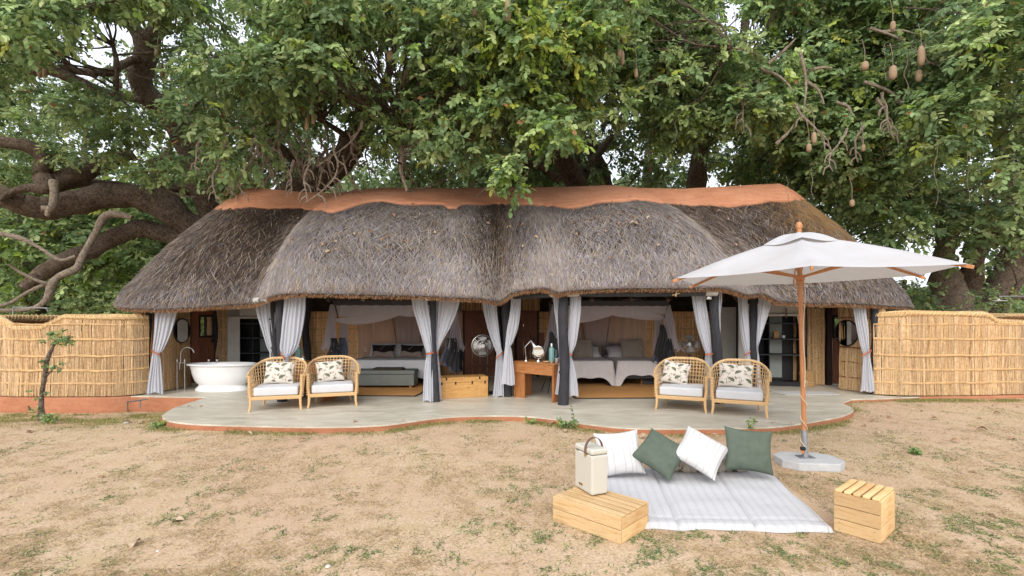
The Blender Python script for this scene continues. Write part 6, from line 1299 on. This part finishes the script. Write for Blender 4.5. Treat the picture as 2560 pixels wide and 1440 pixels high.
def flask(label, loc, s=1):
    t = thing('flask', label, 'flask', loc, 0, 'teal vacuum flasks'); MB().lathe([(.05*s, .0), (.052*s, .03*s)], 20).build('base_ring', M['steel'], t, True); MB().lathe([(.053*s, .03*s), (.053*s, .26*s), (.045*s, .285*s), (.03*s, .30*s), (.03*s, .31*s)], 22).build('flask_body', M['teal'], t, True); MB().lathe([(.026*s, .31*s), (.026*s, .37*s), (.022*s, .375*s)], 16).build('cup', M['steel'], t, True); MB().tube([(.05*s, 0, .26*s), (.085*s, 0, .24*s), (.085*s, 0, .12*s), (.052*s, 0, .09*s)], .007*s, 6).build('handle', M['teal'], t, True)
flask('teal vacuum flask on the orange desk', (*P(1379, 906, 9.55)[:2], DZ+TOP)); flask('teal vacuum flask on the table between the left armchairs', (*P(746, 905, 9.7)[:2], DZ+TOP), .95)
for i, (px, Y, l) in enumerate(((1391, 9.5, 'faceted glass nearest the flask on the desk'), (1397, 9.62, 'faceted glass half behind the knobbly post'))): g = MB().lathe([(.028, 0), (.036, .085), (.033, .085), (.025, .01)], 12, caps=False).build('drinking_glass', M['chrome']); g.location = (*P(px, 905, Y)[:2], DZ+TOP); tag(g, l, 'glass')
g = MB().lathe([(.03, 0), (.055, .03), (.058, .06), (.04, .09), (.045, .10)], 16, caps=False).build('glass_jar', M['chrome'], smooth=True); g.location = (*P(757, 905, 9.65)[:2], DZ+TOP); tag(g, 'round clear glass jar beside the flask on the left table', 'jar')
g = boxpart('folded_cloth', (*P(1368, 902, 9.7)[:2], DZ+TOP+.012), (.13, .1, .02), M['rattan'], None, .4, .006); tag(g, 'small straw-coloured folded cloth behind the flask', 'cloth')
sc = thing('desk_chair', 'woven bucket chair with thin dark legs behind the desk', 'chair', (*P(1385, 960, 10.6)[:2], DZ), .3); V = []
for i in range(20):
    for j in range(8): a = PI*.1+PI*1.8*i/19; g = j/7; V.append(((.08+.2*g**.6)*math.cos(a), (.08+.2*g**.6)*math.sin(a), .40+.22*g**2))
npmesh('seat_shell', V, grid_faces(20, 8), M['basket'], sc, smooth=True, world=False)
for sx in (-1, 1):
    for sy in (-1, 1): MB().tube([(sx*.1, sy*.1, .41), (sx*.22, sy*.2, 0)], .008, 6).build('leg', M['black_metal'], sc, True)
# pedestal fans
def fan(label, c, head, rz, r):
    t = thing('pedestal_fan', label, 'fan', c, 0, 'steel pedestal fans'); hx = Vector(head)-Vector(c); MB().lathe([(.2, 0), (.19, .02), (.03, .04)], 24).build('foot', M['black_metal'], t, True); MB().tube([(0, 0, .03), (hx.x*.9, hx.y+.1, hx.z-.02)], .016, 8).build('pole', M['black_metal'], t, True)
    mb = MB(); rot = Matrix.Rotation(rz, 3, 'Z')
    def w(x, y, z): return rot@Vector((x, y, z))+hx
    for k in range(36):
        a = 2*PI*k/36; ca, sa = math.cos(a), math.sin(a); mb.tube([w(ca*.03, -.085, sa*.03), w(ca*r*.6, -.085, sa*r*.6), w(ca*r*.95, -.05, sa*r*.95), w(ca*r, 0, sa*r), w(ca*r*.9, .06, sa*r*.9), w(ca*.05, .09, sa*.05)], .0018, 3, caps=False)
    for q, y in ((1, 0), (1.0, -.012), (.62, -.086), (.32, -.086)): mb.tube([w(q*r*math.cos(a), y, q*r*math.sin(a)) for a in np.linspace(0, 2*PI, 37)[:-1]], .003 if q < 1 else .005, 5, closed=True)
    mb.build('cage', M['steel'], t, True)
    for k in range(4):
        V = []
        for i in range(6):
            for j in range(5): f = i/5; g = j/4*2-1; a = 2*PI*k/4+g*.5*(.5+.6*f); q = .04+(r*.86-.04)*f; p = w(q*math.cos(a), .02*g, q*math.sin(a)); V.append(tuple(p))
        npmesh('blade', V, grid_faces(6, 5), M['galv'], t, smooth=True, world=False)
    MB().tube([w(0, -.03, 0), w(0, .16, 0)], [.045, .06], 14).build('motor', M['galv'], t, True); MB().tube([w(0, -.095, 0), w(0, -.085, 0)], .04, 14).build('badge', M['steel'], t, True)
fan('steel pedestal fan beside the wooden doors behind the pine trunk', (-.50, 10.45, DZ), (-.62, 10.3, 1.17), R(12), .225); fan('steel pedestal fan against the reed wall behind the right armchairs', (4.40, 12.1, DZ), tuple(P(1724, 860, 12.0)), R(-20), .225)
# storm lanterns under the eave
def lantern(label, px, py, Y):
    t = thing('storm_lantern', label, 'lantern', P(px, py, Y), 0, 'steel storm lanterns'); MB().lathe([(.055, 0), (.06, .01), (.055, .04), (.03, .05)], 18).build('fuel_base', M['steel'], t, True); MB().lathe([(.03, .05), (.045, .09), (.03, .14)], 14).build('glass_globe', M['glass'], t, True); MB().lathe([(.045, .14), (.035, .16), (.03, .18), (.01, .19)], 14).build('hood', M['steel'], t, True); MB().tube([(-.05, 0, .02), (-.06, 0, .12), (-.03, 0, .17)], .005, 5).tube([(.05, 0, .02), (.06, 0, .12), (.03, 0, .17)], .005, 5).tube([(0, 0, .19), (0, 0, .24)], .004, 4).build('side_tube', M['steel'], t, True)
lantern('steel storm lantern hanging left of the post by the bench', 1069, 751, 9.28); lantern('steel storm lantern hanging by the post behind the right armchairs', 1771, 749, 9.05)
# sockets on headboards
for px, py, l in ((913, 873, 'white plug socket left of the king bed headboard'), (1603, 873, 'white plug socket right of the twin bed headboard')):
    t = thing('socket', l, 'socket', P(px, py, 13.15)); boxpart('cover', (0, 0, 0), (.055, .02, .13), M['paper'], t, 0, .004); [boxpart('socket_hole', (0, -.011, z), (.03, .004, .03), M['black'], t, 0, 0) for z in (-.03, .03)]
# ================================================================ OUTSIDE SMALL THINGS
t = thing('shower_frame', 'thin steel pipe frame rising above the left reed fence', 'pipe frame', (-10.9, 11.5, 0)); MB().tube([P(31, 850, 11.5), P(33, 768, 11.5), P(118, 770, 11.5), P(120, 779, 11.5)], .014, 8).build('pipe', M['galv'], t, True, world=True)
t = thing('outdoor_lamp', 'pale disc lamp on a pipe arm above the right reed fence', 'lamp', P(2496, 752, 12)); MB().tube([P(2496, 750, 12), P(2497, 741, 12), P(2600, 740, 12)], .012, 8).build('arm', M['galv'], t, True, world=True); MB().lathe([(.02, .05), (.03, .02), (.16, .0), (.165, -.008), (.02, -.005)], 24).build('lamp_shade', M['cream'], t, True)
t = thing('boot_scraper', 'low bent steel rail in front of the left clay plinth', 'boot scraper', (*gp(320, 1022, -.1)[:2], -.12)); MB().tube([gp(319, 1024, -.12)+Vector((0, 0, -.14)), P(319, 1005, 9.4), P(369, 998, 9.7)], .014, 8).tube([P(350, 1002, 9.6), P(351, 1023, 9.6)], .011, 8).build('rail', M['galv'], t, True, world=True)
def sapling():
    t = thing('sapling', 'young crooked sapling with sparse leaf tufts before the left fence', 'sapling', gl(-8.25, 8.6)); pts = [(104, 1052, 9), (103, 1010, 6.5), (106, 975, 6), (112, 940, 6), (117, 905, 6), (126, 880, 5), (138, 858, 3)]
    limb(t, pts, 8.6, 8.6, 'bark_pale', 'trunk', n=8); limb(t, [(118, 938, 3), (130, 925, 2.4), (136, 912, 1.6)], 8.6, 8.5, 'bark_pale', 'twig', n=5); limb(t, [(110, 925, 2.4), (104, 914, 1.5)], 8.6, 8.6, 'bark_pale', 'twig', n=5)
    c = Crown()
    for (px, py, r, n) in ((146, 842, .13, 160), (158, 850, .1, 80), (128, 855, .1, 80), (145, 832, .08, 60), (118, 862, .06, 20), (130, 906, .09, 60), (146, 918, .08, 40), (120, 898, .06, 30), (98, 985, .08, 18), (112, 992, .07, 16), (88, 975, .06, 10), (100, 1035, .14, 60), (84, 1040, .1, 30), (120, 1038, .1, 40)): c.clump(P(px, py, 8.55), r, n, .05, .1, .1, .2)
    c.build(t, 'foliage')
sapling()
def weed(label, px, py, h, n, rad=.08):
    g = gp(px, py, .07); z = float(ground_z(g.x, g.y)); t = thing('weed', label, 'weed', (g.x, g.y, z), 0, 'weeds along the deck edge'); mb = MB(); c = Crown()
    for i in range(n):
        a = random.uniform(0, 6.3); q = random.uniform(.2, 1); tip = Vector((math.cos(a)*rad*q*1.6, math.sin(a)*rad*q, h*random.uniform(.45, 1))); mb.tube([(0, 0, 0), (tip.x*.4, tip.y*.4, tip.z*.5), tip], [.003, .0025, .001], 4)
        for f in (.35, .55, .75, .95): c.clump((g.x+tip.x*f, g.y+tip.y*f, z+tip.z*f), .018, 22, .028, .25, .15, -.2)
    mb.build('stem', mat('weed_stem', (.1, .14, .05), .7), t, True); c.build(t, 'foliage')
weed('leafy weed at the deck edge below the knobbly post', 1413, 1070, .15, 7, .12); weed('tall thin weed right of the leafy weed', 1440, 1075, .36, 2, .07); weed('upright weed growing by the deck edge behind the green pillow', 1877, 1082, .30, 3, .06); weed('low weed left of the middle of the deck edge', 1330, 1060, .09, 4, .08); weed('grassy weed on the lawn right of the umbrella base', 2290, 1128, .07, 7, .08); weed('green tuft by the left bulge of the deck', 400, 1062, .1, 9, .14); weed('green weed at the foot of the sapling', 125, 1042, .16, 8, .12)
def stone(label, px, py, r, c=(.40, .34, .28)):
    g = gp(px, py, .04); mb = MB().lathe([(r*.2, -r*.3), (r, 0), (r*.8, r*.35), (r*.3, r*.5)], 9); mb.v = [tuple(np.array(v)*(1+.25*(random.random()-.5))) for v in mb.v]; o = mb.build('stone', mat('stone', c, .9, .3, 20), smooth=True); o.location = (g.x, g.y, float(ground_z(g.x, g.y))+r*.15); tag(o, label, 'stone', 'stones on the lawn')
stone('dark stone left of the umbrella base', 1962, 1105, .035, (.2, .16, .13)); stone('pale stone at the deck edge behind the diamond pillow', 1785, 1088, .07, (.5, .42, .34)); stone('pale stone near the boot scraper', 316, 1048, .05, (.42, .4, .35)); stone('small pale pebble on the lawn at the lower left', 394, 1364, .012, (.7, .68, .64)); stone('pale pebble near the bottom centre-left of the lawn', 820, 1404, .022, (.55, .5, .44)); stone('small dark stone on the lawn left of the cool box', 1383, 1140, .016, (.18, .14, .12))
# ================================================================ GRASS AND LITTER
def grass():
    def blades(x, y, L, w, col, name, label, up=(.15, .7)):
        n = len(x); a = rng.uniform(0, 2*PI, n); e = rng.uniform(*up, n); d = np.stack([np.cos(a)*np.cos(e), np.sin(a)*np.cos(e), np.sin(e)], -1); s = np.stack([-np.sin(a), np.cos(a), rng.normal(0, .4, n)], -1); s = norm(s)*w[:, None]
        z = ground_z(x, y)-.002; p = np.stack([x, y, z], -1); t = p+d*L[:, None]; t[:, 2] = np.maximum(t[:, 2], z+.004); V = np.stack([p-s, p+s, t], 1).reshape(-1, 3)
        o = npmesh(name, V, np.arange(3*n).reshape(-1, 3), M['blade'], None, np.repeat(col, 3, 0)); tag(o, label, 'grass', None, 'stuff')
    def pts(n, y0, y1, k=1.12):
        Y = y0*(y1/y0)**rng.random(n); X = rng.uniform(-1, 1, n)*Y*k; ok = ~in_deck(X, Y); ok &= ~((X > .74) & (X < 2.85) & (Y > 4.05) & (Y < 5.55)); return X[ok], Y[ok]
    X, Y = pts(480000, 3.1, 10.2); den = fbm(X*1.3, Y*1.1, 1, 4); fine = fbm(X*7, Y*6, 3, 3); k = rng.random(len(X)) < np.clip((den-.30)*2.0+(fine-.5)*2.2, .05, 1); X, Y = X[k], Y[k]; n = len(X)
    c = np.array([lin(q) for q in ((186, 162, 120), (172, 148, 108), (200, 178, 142), (144, 124, 94), (138, 128, 92), (178, 156, 122))])[rng.integers(0, 6, n)]*rng.uniform(.8, 1.15, (n, 1)); blades(X, Y, rng.uniform(.02, .06, n), rng.uniform(.0016, .0036, n), c, 'dry_grass', 'short trampled straw-coloured grass over the lawn', (.05, .5))
    X, Y = pts(420000, 3.1, 10.2); a = fbm(X*.75+4, Y*.75, 4, 4); b = fbm(X*3.6, Y*3.0+2, 0, 3); f3 = fbm(X*14, Y*12, 2, 2); g = np.clip((a-.36)*5, 0, 1)*np.clip((b-.47)*7, 0, 1)*np.clip((f3-.42)*5, 0, 1)*1.0
    g = np.maximum(g, np.clip((b-.60)*10, 0, 1)*np.clip((f3-.45)*5, 0, 1)*.8); k = rng.random(len(X)) < g; X, Y = X[k], Y[k]; n = len(X)
    c = np.array([lin(q) for q in ((112, 128, 78), (96, 114, 74), (128, 142, 84), (88, 106, 80), (140, 150, 92))])[rng.integers(0, 5, n)]*rng.uniform(.75, 1.15, (n, 1)); blades(X, Y, rng.uniform(.015, .04, n), rng.uniform(.003, .007, n), c, 'green_creeper', 'low green creeping plants in patches on the lawn', (.1, .6))
    # taller green-straw fringe along the deck and the plinths
    n = 90000; i = rng.integers(0, len(_dp)-1, n); q = rng.random((n, 1)); p = _dp[i]*(1-q)+_dp[i+1]*q; p = p+rng.normal(0, .10, (n, 2)); m2 = 26000; xx = np.concatenate([rng.uniform(-11, -7.2, m2), rng.uniform(7.6, 12.4, m2)]); yy = np.concatenate([9.72-np.abs(rng.normal(0, .16, m2)), 9.95+.02*(xx[m2:]-8)-np.abs(rng.normal(0, .14, m2))])
    p = np.concatenate([p, np.stack([xx, yy], -1), np.stack([rng.uniform(-10, -5.2, 60000), rng.normal(9.0, .5, 60000)], -1)]); dd = fbm(p[:, 0]*2, p[:, 1]*2, 6, 3); ok = ~in_deck(p[:, 0], p[:, 1]) & (p[:, 1] < 10.3) & (rng.random(len(p)) < np.clip((dd-.36)*5, .04, 1)); p = p[ok]; n = len(p)
    gr = rng.random(n) < .6; c = np.where(gr[:, None], np.array([lin(q) for q in ((110, 126, 70), (92, 112, 66), (136, 146, 84))])[rng.integers(0, 3, n)], np.array([lin(q) for q in ((200, 176, 124), (178, 158, 108), (214, 190, 140))])[rng.integers(0, 3, n)])*rng.uniform(.75, 1.15, (n, 1))
    blades(p[:, 0], p[:, 1], rng.uniform(.02, .065, n), rng.uniform(.0015, .003, n), c, 'edge_grass', 'green and straw tufts along the deck edge and the plinths', (.3, 1.3))
grass()
# fallen leaves: each one a thing of its own
lf0 = dry_leaf_me(.13).build('fallen_leaf', M['dry'], smooth=True); first = True
M['dry2'] = mat('pale_dry_leaf', lin((186, 166, 140)), .8, .2, 18, c2=lin((150, 128, 104))); lf1 = lf0.data.copy(); lf1.materials[0] = M['dry2']
def drop(x, y, z, s, label, group, tilt=.4):
    global first
    o = lf0 if first else lf0.copy()
    if not first: link(o)
    first = False
    if random.random() < .5: o.data = lf1
    o.location = (x, y, z+.012); o.rotation_euler = (random.gauss(0, tilt), random.gauss(0, tilt), random.uniform(0, 6.3)); o.scale = (s, s, s); tag(o, label, 'leaf', group); return o
lawn = [(66, 1075), (88, 1071), (175, 1058), (330, 1046), (345, 1052), (360, 1046), (380, 1052), (500, 1030), (470, 1034), (565, 1081), (630, 1092), (745, 1107), (780, 1088), (885, 1070), (1010, 1068), (1410, 1085), (1600, 1098), (1930, 1075), (2155, 1070), (2180, 1058), (2215, 1048), (2225, 1045), (2185, 1085), (2290, 1030), (2310, 1036), (2350, 1055), (2375, 1105), (2440, 1053), (2470, 1080), (2505, 1042), (2520, 1100), (2300, 1018), (2245, 1006), (1375, 1065), (1985, 1078), (2130, 1040), (260, 1180), (350, 1338), (460, 1290), (2420, 1170), (2470, 1275), (2540, 1025)]
for (px, py) in lawn:
    g = gp(px, py, .05); z = DZ if in_deck(np.array([g.x]), np.array([g.y]))[0] else float(ground_z(g.x, g.y)); drop(g.x, g.y, z, random.uniform(.5, .95), 'curled dry leaf fallen on the lawn', 'fallen leaves on the lawn')
def roof_drop():
    spots = [(random.gauss(960, 110), random.gauss(575, 40)) for _ in range(26)]+[(random.gauss(1560, 60), random.gauss(545, 18)) for _ in range(26)]+[(random.uniform(660, 1900), random.uniform(525, 690)) for _ in range(36)]+[(1522, 651), (1520, 575), (785, 600), (880, 585), (735, 598), (1215, 560)]
    us = np.linspace(0, UMAX, 420); vv = np.linspace(.03, .85, 130); U, V_ = np.meshgrid(us, vv, indexing='ij'); q = roof_pt(U, V_, .05); px_ = 1280+q[..., 0]/q[..., 1]*FPX; py_ = HOR-(q[..., 2]-CAMZ)/q[..., 1]*FPX
    for (px, py) in sorted(spots):
        k = np.argmin((px_-px)**2+(py_-py)**2); p = q.reshape(-1, 3)[k]; drop(p[0], p[1], p[2]-.005, random.uniform(.4, .85), 'curled dry leaf caught on the thatch', 'dry leaves on the thatch', .6)
    # thin fallen sticks on the thatch
    for i in range(26):
        px, py = random.uniform(840, 1130) if i % 3 else random.uniform(1350, 1800), random.uniform(540, 640); k = np.argmin((px_-px)**2+(py_-py)**2); p = Vector(q.reshape(-1, 3)[k]); a = random.uniform(-.5, .9); L = random.uniform(.12, .4); d = Vector((math.cos(a), -.35*math.sin(a), -.7*math.sin(a)))*L/2
        o = MB().tube([-d, Vector((.01, -.02, .01)), d], .004, 4).build('stick', M['deadwood']); o.location = p+Vector((0, -.03, .02)); tag(o, 'thin dry stick lying on the thatch', 'stick', 'dry sticks on the thatch')
roof_drop()
ORD = ['leftmost', 'second from left', 'third from left', 'fourth from left', 'fifth from left', 'sixth from left', 'seventh from left', 'eighth from left', 'ninth from left', 'tenth from left', 'eleventh from left', 'twelfth from left', 'thirteenth from left', 'fourteenth from left', 'fifteenth from left', 'sixteenth from left', 'rightmost']
def relabel(group, noun, zones):
    L = {}
    for o in C.objects:
        if o.get('group') != group: continue
        p = o.location; px = 1280+p.x/p.y*FPX; py = HOR-(p.z-CAMZ)/p.y*FPX; z = zones(px, py); tone = 'pale' if (o.data is lf1) else 'brown'
        L.setdefault((z, tone if noun != 'thin dry stick' else 'thin'), []).append((px, o))
    for (z, tone), v in L.items():
        v.sort(key=lambda q: q[0])
        for i, (_, o) in enumerate(v): o['label'] = (f'{tone} {noun} {z}' if noun != 'thin dry stick' else f'{noun} {z}')+('' if len(v) == 1 else ', '+ORD[min(i, 16)])
def zone_roof(px, py):
    a = 'left hip' if px < 740 else 'left bay start' if px < 900 else 'left bay crest' if px < 1010 else 'left bay end' if px < 1170 else 'middle valley' if px < 1370 else 'right bay crest' if px < 1560 else 'right bay end' if px < 1650 else 'right hip'
    return 'on the thatch, '+a+(', by the clay' if py < 545 else ', mid slope' if py < 610 else ', low down')
def zone_lawn(px, py):
    if py > 1150: return 'on the open foreground lawn '+('at left' if px < 900 else 'at right')
    return 'on the lawn '+('near the sapling' if px < 260 else 'near the boot scraper' if px < 400 else 'by the left bulge of the deck' if px < 620 else 'before the left armchairs' if px < 900 else 'before the middle of the deck' if px < 1500 else 'behind the mat pillows' if px < 1950 else 'right of the umbrella pole' if px < 2230 else 'before the right fence')
relabel('dry leaves on the thatch', 'dry leaf', zone_roof); relabel('dry sticks on the thatch', 'thin dry stick', zone_roof); relabel('fallen leaves on the lawn', 'dry leaf', zone_lawn)
